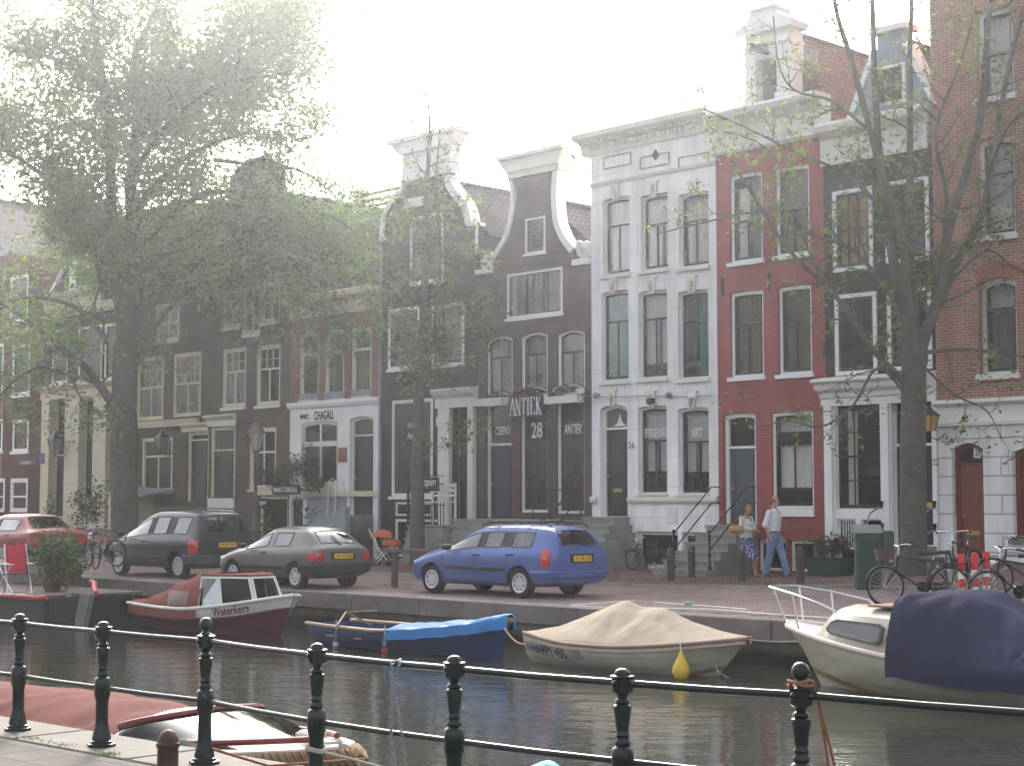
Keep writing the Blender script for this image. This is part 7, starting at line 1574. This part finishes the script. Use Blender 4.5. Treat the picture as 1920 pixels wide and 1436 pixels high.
p = gpt(1284, 1136); o_ = MB().lathe([(0, 0), (.05, .0), (.06, .04), (.055, .2), (.02, .26), (.02, .30), (0, .30)], 10).xf(Matrix.Translation((0, 0, .05)) @ Matrix.Rotation(R(88), 4, 'Y') @ Matrix.Scale(.6, 4)).build('litter', mat('pale_green_plastic', (.2, .42, .3), .4), None, 50, p); tag(o_, 'small pale green piece of litter on the quay edge', 'litter')
# ---------------------------------------------------------------- bicycles
def bicycle(label, pos, rotz, fm, steer=.0, lean=0.0, basket=False, group='parked bicycles', fmname=None):
    r_ = thing('bicycle', label, 'bicycle', pos, rotz, group); r_.rotation_euler = (lean, 0, rotz)
    wr = .345
    def wheel(x, st):
        ro = Matrix.Translation((x, 0, wr)) @ Matrix.Rotation(st, 4, 'Z') if st else Matrix.Translation((x, 0, wr))
        ring = lambda rr, r, n=30: [(rr * math.cos(2*math.pi*k/n), 0, rr * math.sin(2*math.pi*k/n)) for k in range(n + 1)]
        w_ = MB().tube(ring(wr - .018, 0), .019, 7, False).xf(ro).build('wheel', TYRE, r_, 50)
        MB().tube(ring(wr - .045, 0), .012, 6, False).xf(ro).build('rim', LEAD, w_, 50)
        sp = MB()
        for k in range(18):
            a = 2 * math.pi * k / 18; sp.tube([(.02 * math.cos(a + .5), .02 * (-1) ** k, .02 * math.sin(a + .5)), ((wr - .05) * math.cos(a), 0, (wr - .05) * math.sin(a))], .0022, 3, False)
        sp.tube([(0, -.05, 0), (0, .05, 0)], .02, 8); sp.xf(ro).build('spokes', CHR, w_)
        g = [( (wr + .025) * math.cos(R(a)), 0, (wr + .025) * math.sin(R(a))) for a in (range(20, 165, 10) if x > 0 else range(-5, 190, 10))]
        MB().tube(g, .022, 6, True, .5).xf(ro).build('mudguard', fm, r_, 50)
    fx, rx = .55, -.55
    wheel(fx, steer); wheel(rx, 0)
    bb, st_, hd0, hd1 = Vector((-.10, 0, .29)), Vector((-.27, 0, .80)), Vector((.36, 0, .62)), Vector((.32, 0, .88))
    f = MB()
    for a, b, rr in ((bb, st_, .016), (bb, hd0, .018), (st_ * .93 + bb * .07, hd1 * .9 + hd0 * .1, .016), (Vector((rx, .05, wr)), bb, .01), (Vector((rx, -.05, wr)), bb, .01), (Vector((rx, .05, wr)), st_ * .9 + bb * .1, .008), (Vector((rx, -.05, wr)), st_ * .9 + bb * .1, .008), (hd0, hd1, .02)): f.tube([a, b], rr, 7)
    f.build('frame', fm, r_, 50)
    ro = Matrix.Translation((hd0.x, 0, 0)) @ Matrix.Rotation(steer, 4, 'Z') @ Matrix.Translation((-hd0.x, 0, 0))
    k = MB()
    for s in (1, -1): k.tube([(hd0.x, s * .05, .64), (.46, s * .055, .52), (fx, s * .055, wr)], .012, 6)
    k.build('fork', fm, r_, 50)
    h = MB().tube([(.32, 0, .86), (.30, 0, 1.02)], .013, 6)
    for s in (1, -1): h.tube([(.30, 0, 1.02), (.33, s * .12, 1.05), (.27, s * .27, 1.06), (.12, s * .30, 1.03)], .012, 7)
    hb_ = h.xf(ro).build('handlebar', CHR, r_, 50)
    for s in (1, -1): MB().tube([(.20, s * .285, 1.045), (.08, s * .305, 1.025)], .018, 7).xf(ro).build('grip', TRIM, hb_, 50)
    MB().lathe([(0, -.04), (.05, -.02), (.055, .03), (0, .035)], 10).xf(Matrix.Translation((.44, 0, .80)) @ Matrix.Rotation(R(90), 4, 'Y')).build('lamp', CHR, r_, 50)
    MB().tube([st_, st_ + Vector((-.03, 0, .10))], .013, 6).build('seat_post', CHR, r_)
    rows = []
    for x, w_, z in ((.02, .02, .93), (-.06, .045, .935), (-.2, .06, .93), (-.34, .11, .945), (-.42, .10, .95), (-.44, .04, .94)): rows.append([(x - .06, -w_, z - .05), (x - .06, -w_ * .8, z), (x - .06, 0, z + .012), (x - .06, w_ * .8, z), (x - .06, w_, z - .05)])
    MB().loft(rows, True, True).build('saddle', TRIM, r_, 50)
    c = MB().lathe([(.0, -.012), (.085, -.012), (.085, .012), (0, .012)], 16).xf(Matrix.Translation((bb.x, -.05, bb.z)) @ Matrix.Rotation(R(90), 4, 'X')); c.tube([bb + Vector((0, -.07, 0)), bb + Vector((.08, -.07, -.15))], .01, 6).tube([bb + Vector((0, .07, 0)), bb + Vector((-.08, .07, .15))], .01, 6)
    for q, s in ((Vector((.08, -.11, -.15)), 1), (Vector((-.08, .11, .15)), 1)): c.rbox(bb.x + q.x - .045, bb.x + q.x + .045, q.y - .04, q.y + .04, bb.z + q.z - .012, bb.z + q.z + .012, .004)
    c.build('crank', TRIM, r_, 40)
    MB().rbox(rx - .06, bb.x + .1, -.075, -.06, .265, .42, .02).build('chain_guard', fm, r_)
    k = MB().tube([(-.30, 0, .73), (-.85, 0, .73)], .008, 5)
    for s in (1, -1): k.tube([(-.30, 0, .74), (-.36, s * .06, .735), (-.85, s * .06, .735), (-.88, 0, .735)], .007, 5).tube([(rx, s * .06, wr), (-.68, s * .06, .735)], .006, 5)
    k.build('luggage_rack', fm, r_, 50); MB().rbox(-.93, -.915, -.035, .035, .66, .73, .006).build('rear_lamp', REDL, r_)
    MB().tube([(-.2, .04, .28), (-.35, .16, .0)], .01, 5).build('kickstand', CHR, r_)
    if basket:
        b_ = MB().loft([[(x, y, z) for x, y in ((.42 - e, -.17 - e), (.68 + e, -.17 - e), (.68 + e, .17 + e), (.42 - e, .17 + e))] for z, e in ((.80, 0), (.98, .03))], True, False); b_.add([(.42, -.17, .80), (.68, -.17, .80), (.68, .17, .80), (.42, .17, .80)], [(0, 1, 2, 3)]); b_.build('basket', WOODG, r_)
    return r_
BKK = mat('black_bicycle_paint', (.014, .014, .015), .3, .2, coat=.4); BKD = mat('dark_green_bicycle_paint', (.02, .035, .03), .35, .2)
def gp(px, py): p = gpt(px, py); return p
bicycle('black bicycle with a brown front basket at the quay edge', gp(1722, 1137), R(180 - 4), BKK, .25, .06, True)
bicycle('black bicycle with swept silver handlebars at the right edge of the view', gp(1905, 1147), R(180 + 18), BKK, -.1, -.05)
bicycle('dark bicycle behind the red and white striped bollards', gp(1806, 1103), R(180 + 50), BKK, .3, .04)
bicycle('dark green bicycle leaning on the tubular stand at the right edge', gp(1925, 1120), R(180 - 20), BKD, .2, .08)
bicycle('dark bicycle nearer the red car, left one of the two by the big tree', gp(166, 1066), R(134 - 12), BKK, .3, .05)
bicycle('dark bicycle nearer the people carrier, right one of the two by the big tree', gp(193, 1062), R(134 + 8), BKK, -.4, -.06)
b_ = bicycle('small dark bicycle leaning at the basement window of the white house', W(bx(1240, 1070), -.55, gz(bx(1240, 1070), .5) + .06), R(180 + 20), BKD, .5, .12); b_.scale = (.78, .78, .78)
# pushchair
p = gpt(725, 1064); r_ = thing('pushchair', 'pushchair with an orange hood beside the slim tree', 'pushchair', p, R(-10)); ORG = mat('orange_fabric', (.42, .095, .025), .85, var=.2)
f = MB()
for s in (1, -1): f.tube([(-.45, s * .22, 1.05), (-.2, s * .22, .55), (.15, s * .22, .12)], .016, 6).tube([(.25, s * .22, .62), (-.05, s * .22, .45), (-.35, s * .25, .12)], .016, 6)
f.tube([(-.45, -.22, 1.05), (-.5, -.1, 1.1), (-.5, .1, 1.1), (-.45, .22, 1.05)], .018, 6); f.build('frame', CHR, r_, 50)
MB().loft([[(x, y * .24, z) for y in (-1, -.6, 0, .6, 1)] for x, z in ((-.28, .95), (-.2, .6), (.0, .48), (.25, .52), (.30, .35))]).build('seat', mat('dark_pushchair_fabric', (.03, .035, .04), .9), r_, 60)
rows = []
for k in range(7):
    a = R(25 + k * 22); rows.append([(-.12 + .34 * math.cos(a), .25 * math.cos(R(t)), .74 + (.28 * math.sin(a)) * max(.25, math.sin(R(t))) + .06) for t in range(0, 181, 20)])
MB().loft(rows).build('hood', ORG, r_, 60); MB().rbox(-.1, .36, -.24, .24, .58, .80, .05).build('foot_muff', ORG, r_, 40)
for x, y in ((.15, .24), (.15, -.24), (-.35, .26), (-.35, -.26)): MB().lathe([(0, -.02), (.10, -.02), (.12, 0), (.10, .02), (0, .02)], 16).xf(Matrix.Translation((x, y, .12)) @ Matrix.Rotation(R(90), 4, 'X')).build('wheel', TYRE, r_, 50)
# ---------------------------------------------------------------- houseboat deck at the left
base = at_z(20, 1168, WZ); hb0 = base; t_ = thing('houseboat', 'dark houseboat deck with a red edge at the left', 'boat', Vector((hb0.x, hb0.y, WZ)), HB)
fz2 = lambda z: z - WZ
dk = MB(); D0, D1 = -7.0, 1.55
dk.rbox(D0, D1, 0, 2.6, -.3, .62, .05).build('hull', mat('tarred_black_hull', (.022, .02, .02), .7, var=.3), t_)
dk = MB().box(D0 + .05, D1 - .1, .1, 2.5, .621, .66).build('deck', WOODG, t_)
RG = mat('red_gunwale_paint', (.40, .035, .03), .45, var=.12)
MB().tube([(D0, -.02, .60), (D1 - .3, -.02, .60), (D1 + .0, .02, .63)], .06, 8).build('gunwale', RG, t_, 50)
MB().tube([(D1 - .4, 1.3, .92), (D1 + .1, 1.1, .90), (D1 + .45, .9, .80), (D1 + .95, .65, .74), (D1 + 1.05, .6, .74)], [.05, .06, .06, .055, .05], 8).build('bow_rail', RG, t_, 50)
GB = mat('silvery_grey_timber', (.16, .15, .145), .85, var=.3, scale=4)
for x, tl, w_ in ((1.62, .22, .24), (2.15, .36, .40)):
    MB().loft([[(x + tl * f + a * w_ / 2, .45 + b * .06, -.25 + .98 * f) for a, b in ((-1, -1), (1, -1), (1, 1), (-1, 1))] for f in (0, 1)], True, True).build('leeboard', GB, t_)
MB().loft([[(D1 - .05, .05, -.3), (D1 - .05, .05, .6), (D1 - .05, 2.4, .6), (D1 - .05, 2.4, -.3)], [(D1 + .9, .65, -.3), (D1 + 1.0, .62, .68), (D1 + 1.0, 1.5, .68), (D1 + .9, 1.5, -.3)]], True, True).build('bow', mat('tarred_black_hull', (.022, .02, .02)), t_)
M_ = t_.matrix_basis
Mh = Matrix.Translation(t_.location) @ Matrix.Rotation(HB, 4, 'Z')
def hp_(x, y, z): return Mh @ Vector((x, y, z))
def loc_at(px, py, z): q = Mh.inverted() @ at_z(px, py, z + WZ); return q
def folding_chair(label, pos, rz):
    c = thing('folding_chair', label, 'chair', pos, rz, 'red folding chairs on the houseboat'); al = CHR; CH = mat('red_chair_fabric', (.42, .02, .04), .8, var=.12)
    MB().loft([[(x, y * .22, z) for y in (-1, -.5, 0, .5, 1)] for x, z in ((.24, .46), (.0, .42), (-.18, .44))]).build('seat', CH, c, 50)
    MB().loft([[(x, y * .22, z) for y in (-1, -.5, 0, .5, 1)] for x, z in ((-.20, .47), (-.28, .75), (-.34, 1.02), (-.37, 1.06))]).build('backrest', CH, c, 50)
    for s in (1, -1):
        MB().tube([(.30, s * .25, 0), (-.05, s * .25, .45), (-.38, s * .23, 1.08)], .013, 6).build('leg', al, c, 50); MB().tube([(-.32, s * .24, 0), (.08, s * .24, .46), (.24, s * .24, .64)], .013, 6).build('leg', al, c, 50)
        MB().rbox(-.24, .28, s * .25 - .025, s * .25 + .025, .645, .67, .008).build('armrest', OFFW, c)
    MB().tube([(.30, -.25, .02), (.30, .25, .02)], .012, 6).build('foot_bar', al, c, 50); MB().tube([(-.32, -.25, .02), (-.32, .25, .02)], .012, 6).build('foot_bar', al, c, 50)
q = loc_at(33, 1113, .662); folding_chair('red folding chair facing the water on the houseboat deck', hp_(q.x, q.y, .662), R(-62))
q = loc_at(-10, 1116, .662); folding_chair('red folding chair cut by the left edge of the view', hp_(q.x, q.y, .662), R(-30))
q = loc_at(22, 1092, .662); r_ = thing('side_table', 'grey plastic table behind the red folding chair', 'table', hp_(q.x, q.y, .662), HB); PLG = mat('grey_plastic', (.24, .25, .29), .6)
MB().rbox(-.55, .3, -.35, .35, .60, .86, .03).build('box_top', PLG, r_)
for x in (-.48, .23):
    for y in (-.28, .28): MB().box(x - .03, x + .03, y - .03, y + .03, 0, .60).build('leg', PLG, r_)
for k, (px, py, rx, rz, n, lab) in enumerate(((98, 1108, .48, 1.05, 1500, 'large feathery green bush in a pot on the houseboat bow'), (130, 1098, .42, .95, 1100, 'second feathery bush at the tip of the houseboat'), (45, 1075, .45, .6, 500, 'low green plants behind the grey table'))):
    q = loc_at(px, py, .66); r_ = plant('deck_bush', lab, 'plant', hp_(q.x, q.y, .662), rx, .4, rz, n, leaf('feathery_leaves', (.035, .075, .02), (.085, .14, .04), .4), .12, group='bushes on the houseboat', seed=k + 80)
    MB().lathe([(0, 0), (.16, 0), (.22, .28), (.19, .28), (.17, .24), (0, .24)], 14).build('pot', mat('dark_terracotta', (.09, .04, .03), .8), r_, 50)
# ---------------------------------------------------------------- people
SKIN = mat('light_tanned_skin', (.44, .25, .18), .55, var=.06, scale=10); SKIN2 = mat('tanned_skin', (.36, .19, .13), .55, var=.06, scale=10)
def fused(mb, name, m, parent, vox=.011, smooth=6, **pr):
    me = bpy.data.meshes.new('f'); me.from_pydata(mb.v, [], mb.f); bm = bmesh.new(); bm.from_mesh(me); bmesh.ops.recalc_face_normals(bm, faces=bm.faces); bm.to_mesh(me); bm.free()
    o = bpy.data.objects.new('f', me); COL.objects.link(o); a = o.modifiers.new('r', 'REMESH'); a.mode = 'VOXEL'; a.voxel_size = vox
    if smooth: s = o.modifiers.new('s', 'SMOOTH'); s.iterations = smooth; s.factor = .5
    me = baked(o); bpy.data.objects.remove(o); me.materials.clear(); me.materials.append(m); return link(name, me, parent, 0, **pr)
def tb(mb, pts, rs, n=12, flat=1.0):
    P_ = [Vector(p) for p in pts]; out = []; rr = []
    for i in range(len(P_) - 1):
        for k in range(4): t = k / 4; out.append(P_[i].lerp(P_[i+1], t)); rr.append(rs[i] + (rs[i+1] - rs[i]) * t)
    out.append(P_[-1]); rr.append(rs[-1]); mb.tube(out, rr, n, True, flat); 
    for p, r in zip(P_, rs): mb.ball(p, r * .98, None, None, 12, 8)
def torso(mb, secs): mb.loft([[(x + rx * math.cos(2*math.pi*k/20), y + ry * math.sin(2*math.pi*k/20), z) for k in range(20)] for x, y, z, rx, ry in secs], True, True)
def head(mb, c, s=1.0, yaw=0.0):
    b0 = len(mb.v)
    mb.ball((0, 0, 0), .098 * s, .077 * s, .118 * s, 18, 14); mb.ball((.03 * s, 0, -.06 * s), .066 * s, .056 * s, .066 * s, 14, 10); mb.ball((.082 * s, 0, -.102 * s), .018 * s, .022 * s, .016 * s)
    mb.tube([(.088 * s, 0, .015 * s), (.113 * s, 0, -.035 * s)], [.010 * s, .016 * s], 8); mb.ball((.112 * s, 0, -.036 * s), .014 * s, .017 * s, .012 * s); mb.ball((.082 * s, 0, .024 * s), .02 * s, .048 * s, .010 * s)
    mb.ball((.086 * s, 0, -.072 * s), .016 * s, .026 * s, .007 * s)
    for q in (1, -1): mb.ball((-.005 * s, q * .078 * s, -.012 * s), .018 * s, .008 * s, .03 * s); mb.ball((.066 * s, q * .040 * s, -.02 * s), .02 * s, .018 * s, .018 * s)
    mb.xf(Matrix.Translation(c) @ Matrix.Rotation(yaw, 4, 'Z'), b0)
def eyes(c, s, yaw, parent):
    for q in (1, -1):
        e = MB().ball((.088 * s, q * .031 * s, .004 * s), .008 * s, .014 * s, .007 * s).xf(Matrix.Translation(c) @ Matrix.Rotation(yaw, 4, 'Z')); e.build('eye', mat('dark_eye', (.02, .016, .014), .3), parent, 50)
def hand(mb, wr, d, side, s=1.0, curl=.5, pn=None):
    """palm, four unequal bent fingers and a thumb from the side of the palm; d points along the hand, pn out of the palm"""
    d = Vector(d).normalized(); pn = Vector(pn or (0, -side, 0)); pn = (pn - d * pn.dot(d)).normalized(); ac = d.cross(pn).normalized()
    wr = Vector(wr); b0 = len(mb.v)
    mb.loft([[wr + d * t * s + ac * (w_ * math.cos(2*math.pi*k/12)) * s + pn * (h_ * math.sin(2*math.pi*k/12)) * s for k in range(12)] for t, w_, h_ in ((-.01, .024, .02), (.03, .036, .017), (.07, .042, .016), (.092, .038, .012))], True, True)
    for k, (ln, of) in enumerate(((.072, -.030), (.08, -.010), (.075, .011), (.058, .030))):
        p = wr + d * .088 * s + ac * of * s; q = p; dd = d.copy(); pts = [p]
        for j, f in enumerate((.45, .32, .23)):
            dd = (dd + pn * curl * (.35 + .15 * j + .05 * k)).normalized(); q = q + dd * ln * f * s; pts.append(q)
        mb.tube(pts, [.0095 * s, .009 * s, .0082 * s, .007 * s], 7)
    p = wr + d * .03 * s - ac * .034 * s; mb.tube([p, p + (d * .6 - ac * .7 + pn * .3).normalized() * .035 * s, p + (d * .85 - ac * .4 + pn * .5).normalized() * .068 * s], [.013 * s, .011 * s, .008 * s], 7)
def shoe(mb, an, toe, h=.085, w_=.05):
    a, t = Vector(an), Vector(toe); z0 = min(a.z, t.z); d = Vector((t.x - a.x, t.y - a.y, 0)).normalized(); n_ = Vector((-d.y, d.x, 0))
    L_ = Vector((t.x - a.x, t.y - a.y, 0)).length; hl = a - d * .06; rows = []
    for f, ww, hh in ((-.02, .6, .55), (.05, .85, 1.25), (.25, .9, 1.5), (.45, .95, 1.1), (.65, 1.12, .8), (.85, 1.05, .65), (.97, .7, .45), (1.0, .3, .25)):
        c = hl + d * f * (L_ + .06); zb = (a.z - .075) * (1 - f) + (t.z - .03) * f; rows.append([Vector((c.x, c.y, zb)) + n_ * (w_ * ww * x) + Vector((0, 0, h * hh * z)) for x, z in ((-1, 0), (-1, .45), (-.6, .9), (0, 1), (.6, .9), (1, .45), (1, 0))])
    mb.loft(rows, True, True)
# the man
p = gpt(1452, 1083); man = thing('person', 'walking man in a white shirt with rolled sleeves and pale blue jeans', 'person', p, R(-38)); man.scale = (1.09,) * 3
rk, ra_, rt_ = (-.05, -.10, .50), (-.17, -.10, .085), (.08, -.13, .03); lk, la, lt = (.15, .10, .51), (.26, .10, .09), (.49, .13, .04)
rw, re_ = (.05, -.27, .88), (-.06, -.27, 1.16); lw, le = (.02, .27, .90), (-.08, .26, 1.17)
b = MB(); torso(b, [(0, 0, .86, .10, .15), (0, 0, .98, .115, .165), (.01, 0, 1.15, .11, .155), (.015, 0, 1.32, .12, .175), (0, 0, 1.43, .10, .17), (-.005, 0, 1.49, .06, .08)])
tb(b, [(0, 0, 1.45), (.015, 0, 1.60)], [.058, .056]); head(b, (.03, 0, 1.685), 1.0, -.12)
for hip, kn, an, toe in (((0, -.09, .92), rk, ra_, rt_), ((0, .09, .92), lk, la, lt)):
    tb(b, [hip, kn, an], [.085, .06, .042]); tb(b, [an, (Vector(an) * .3 + Vector(toe) * .7), toe], [.038, .022, .014])
for sh, el, wr, sd in (((-.005, -.19, 1.44), re_, rw, -1), ((-.005, .19, 1.44), le, lw, 1)):
    tb(b, [sh, el, wr], [.055, .044, .029]); hand(b, wr, Vector(wr) - Vector(el), sd, 1.02, .5, (.5, -sd, 0) if sd > 0 else (.5, 1, 0))
body = fused(b, 'body', SKIN, man, .0075, 3); eyes((.03, 0, 1.685), 1, -.12, body)
s_ = MB(); torso(s_, [(0, 0, .97, .128, .18), (.005, 0, 1.02, .132, .18), (.02, 0, 1.15, .13, .172), (.025, 0, 1.32, .138, .19), (.0, 0, 1.43, .115, .185), (-.005, 0, 1.49, .07, .09)])
for sh, el in (((-.005, -.185, 1.43), re_), ((-.005, .185, 1.43), le)):
    e2 = Vector(sh).lerp(Vector(el), 1.02); tb(s_, [sh, Vector(sh).lerp(Vector(el), .5), e2], [.072, .07, .066])
fused(s_, 'shirt', mat('white_shirt_cotton', (.66, .66, .70), .85, var=.08, scale=9, bump=.006, bscale=22), man, .010, 3)
co = MB()
for sd in (1, -1): co.loft([[(.0 - .05, sd * .03, 1.545), (.07, sd * .055, 1.515), (.105, sd * .02, 1.485)], [(-.055, sd * .03, 1.50), (.085, sd * .085, 1.465), (.13, sd * .045, 1.42)]])
co.loft([[(-.05, -.05, 1.55), (-.07, 0, 1.555), (-.05, .05, 1.55)], [(-.055, -.07, 1.49), (-.085, 0, 1.48), (-.055, .07, 1.49)]]); co.build('collar', mat('white_shirt_cotton', (.66, .66, .70)), man, 60)
for el, sh in ((re_, (-.005, -.185, 1.43)), (le, (-.005, .185, 1.43))): d = (Vector(el) - Vector(sh)).normalized(); e2 = Vector(el); MB().tube([e2 - d * .04, e2 + d * .035], [.068, .07], 14).build('rolled_cuff', mat('white_shirt_cotton', (.66, .66, .70)), man, 50)
j = MB(); torso(j, [(0, 0, .82, .115, .165), (0, 0, .90, .128, .185), (.002, 0, 1.0, .124, .176)])
for hip, kn, an in (((0, -.095, .88), rk, ra_), ((0, .095, .88), lk, la)): tb(j, [hip, kn, Vector(kn).lerp(Vector(an), .96)], [.112, .085, .082])
fused(j, 'jeans', mat('pale_blue_denim', (.19, .26, .42), .85, var=.22, scale=5, bump=.012, bscale=14), man, .011, 3)
MB().loft([[(.002 + .133 * math.cos(a) , .186 * math.sin(a), z) for a in [2*math.pi*k/24 for k in range(24)]] for z in (.985, 1.02)], True).build('belt', TRIM, man, 50)
sh = MB(); shoe(sh, ra_, rt_); sh.build('shoe', mat('brown_leather', (.05, .02, .015), .5), man, 50); sh = MB(); shoe(sh, la, lt); sh.build('shoe', mat('brown_leather', (.05, .02, .015), .5), man, 50)
h = MB(); h.ball((-.035, 0, .005), .082, .084, .095, 16, 10); h.ball((.0, .05, .0), .06, .035, .06).ball((0, -.05, .0), .06, .035, .06).ball((-.06, 0, -.05), .045, .06, .05); h.xf(Matrix.Translation((.03, 0, 1.685)) @ Matrix.Rotation(-.12, 4, 'Z')); fused(h, 'hair', mat('grey_brown_hair', (.07, .048, .038), .8, var=.3, scale=30), man, .008, 2)
# the woman
p = gpt(1400, 1085); wo = thing('person', 'woman in a cream cardigan and blue flowered skirt with folded arms', 'person', p, R(-42)); wo.scale = (1.09,) * 3
rk, ra_, rt_ = (.0, -.085, .46), (-.10, -.08, .085), (.10, -.10, .03); lk, la, lt = (.12, .08, .47), (.20, .08, .09), (.40, .10, .035)
re_, rw = (.03, -.235, 1.10), (.20, .02, 1.06); le, lw = (.05, .235, 1.09), (.22, -.05, 1.01)
b = MB(); torso(b, [(0, 0, .80, .11, .15), (0, 0, .90, .115, .165), (.01, 0, 1.05, .095, .13), (.02, 0, 1.20, .115, .15), (0, 0, 1.31, .09, .15), (0, 0, 1.37, .05, .07)])
tb(b, [(0, 0, 1.33), (.02, 0, 1.46)], [.046, .044]); head(b, (.04, 0, 1.535), .93, -.1)
for hip, kn, an, toe in (((0, -.085, .85), rk, ra_, rt_), ((0, .085, .85), lk, la, lt)): tb(b, [hip, kn, an], [.085, .052, .036]); tb(b, [an, (Vector(an) * .3 + Vector(toe) * .7), toe], [.033, .02, .013])
for sh, el, wr, sd in (((0, -.165, 1.32), re_, rw, -1), ((0, .165, 1.32), le, lw, 1)): tb(b, [sh, el, wr], [.046, .038, .026]); hand(b, wr, Vector(wr) - Vector(el), sd, .92, .45, (-1, 0, 0))
body = fused(b, 'body', SKIN2, wo, .0075, 3); eyes((.04, 0, 1.535), .93, -.1, body)
s_ = MB(); torso(s_, [(0, 0, .90, .135, .185), (.0, 0, .98, .125, .165), (.015, 0, 1.08, .112, .145), (.03, 0, 1.20, .13, .162), (.0, 0, 1.30, .10, .165), (-.012, 0, 1.355, .055, .085)])
for sh, el, wr in (((0, -.16, 1.31), re_, rw), ((0, .16, 1.31), le, lw)): tb(s_, [sh, el, Vector(el).lerp(Vector(wr), .72)], [.062, .058, .042])
fused(s_, 'cardigan', mat('cream_knit', (.63, .62, .585), .9, var=.1, scale=12, bump=.006, bscale=30), wo, .010, 3)
MB().loft([[(.135, -.035, 1.335), (.085, -.06, 1.36)], [(.158, 0, 1.17), (.155, .004, 1.17)], [(.135, .035, 1.335), (.085, .06, 1.36)]]).build('neckline', SKIN2, wo, 50)
m, nt, bs = _new('blue_flowered_cotton'); vo = _n(nt, 'ShaderNodeTexVoronoi', Scale=17.0); nt.links.new(_coords(nt), vo.inputs['Vector']); cr = _n(nt, 'ShaderNodeValToRGB'); cr.color_ramp.interpolation = 'CONSTANT'; cr.color_ramp.elements[0].color = (.50, .50, .56, 1); cr.color_ramp.elements[1].position = .34; cr.color_ramp.elements[1].color = (.075, .08, .20, 1); nt.links.new(vo.outputs['Distance'], cr.inputs[0]); nt.links.new(cr.outputs[0], bs.inputs['Base Color']); bs.inputs['Roughness'].default_value = .9
k = MB(); torso(k, [(.05, 0, .44, .235, .195), (.045, 0, .52, .22, .19), (.03, 0, .66, .18, .188), (.01, 0, .82, .14, .185), (0, 0, .92, .12, .165)]); fused(k, 'skirt', m, wo, .011, 2)
for an, toe in ((ra_, rt_), (la, lt)): sh = MB(); shoe(sh, an, toe, .072, .045); sh.build('shoe', TRIM, wo, 50)
h = MB(); h.ball((-.02, 0, .028), .088, .078, .098, 16, 10); h.ball((-.09, 0, -.01), .045, .045, .05); h.ball((-.02, .05, -.01), .06, .028, .06).ball((-.02, -.05, -.01), .06, .028, .06); h.xf(Matrix.Translation((.035, 0, 1.535)) @ Matrix.Rotation(-.1, 4, 'Z')); fused(h, 'hair', mat('dark_brown_hair', (.045, .028, .02), .7, var=.3, scale=30), wo, .008, 2)
q = wo.matrix_basis; bag = thing('handbag', 'tan shoulder bag held under the arm of the woman', 'bag', p, R(-42)); bag.scale = (1.09,) * 3; TAN = mat('tan_suede', (.34, .20, .07), .8, var=.2, scale=8)
bb_ = MB(); bb_.rbox(-.22, .14, -.36, -.27, .99, 1.17, .035); bb_.build('body', TAN, bag, 50); MB().tube([(-.18, -.315, 1.16), (-.10, -.24, 1.30), (0, -.19, 1.39), (.06, -.22, 1.28), (.10, -.31, 1.16)], .012, 6).build('strap', TAN, bag, 50)
# ---------------------------------------------------------------- thin scattering volume, added to imitate the veil of lens glare
m, nt, b = _new('lens_veil_volume'); nt.nodes.remove(b); pv = _n(nt, 'ShaderNodeVolumePrincipled', Density=.0009, Anisotropy=.83)
pv.inputs['Color'].default_value = (.93, .96, 1, 1); nt.links.new(pv.outputs[0], nt.nodes['Material Output'].inputs['Volume'])
hz = MB().box(-175, 135, -25, 135, WZ - 2.2, 22).build('lens_veil_haze', m); hz['kind'] = 'stuff'
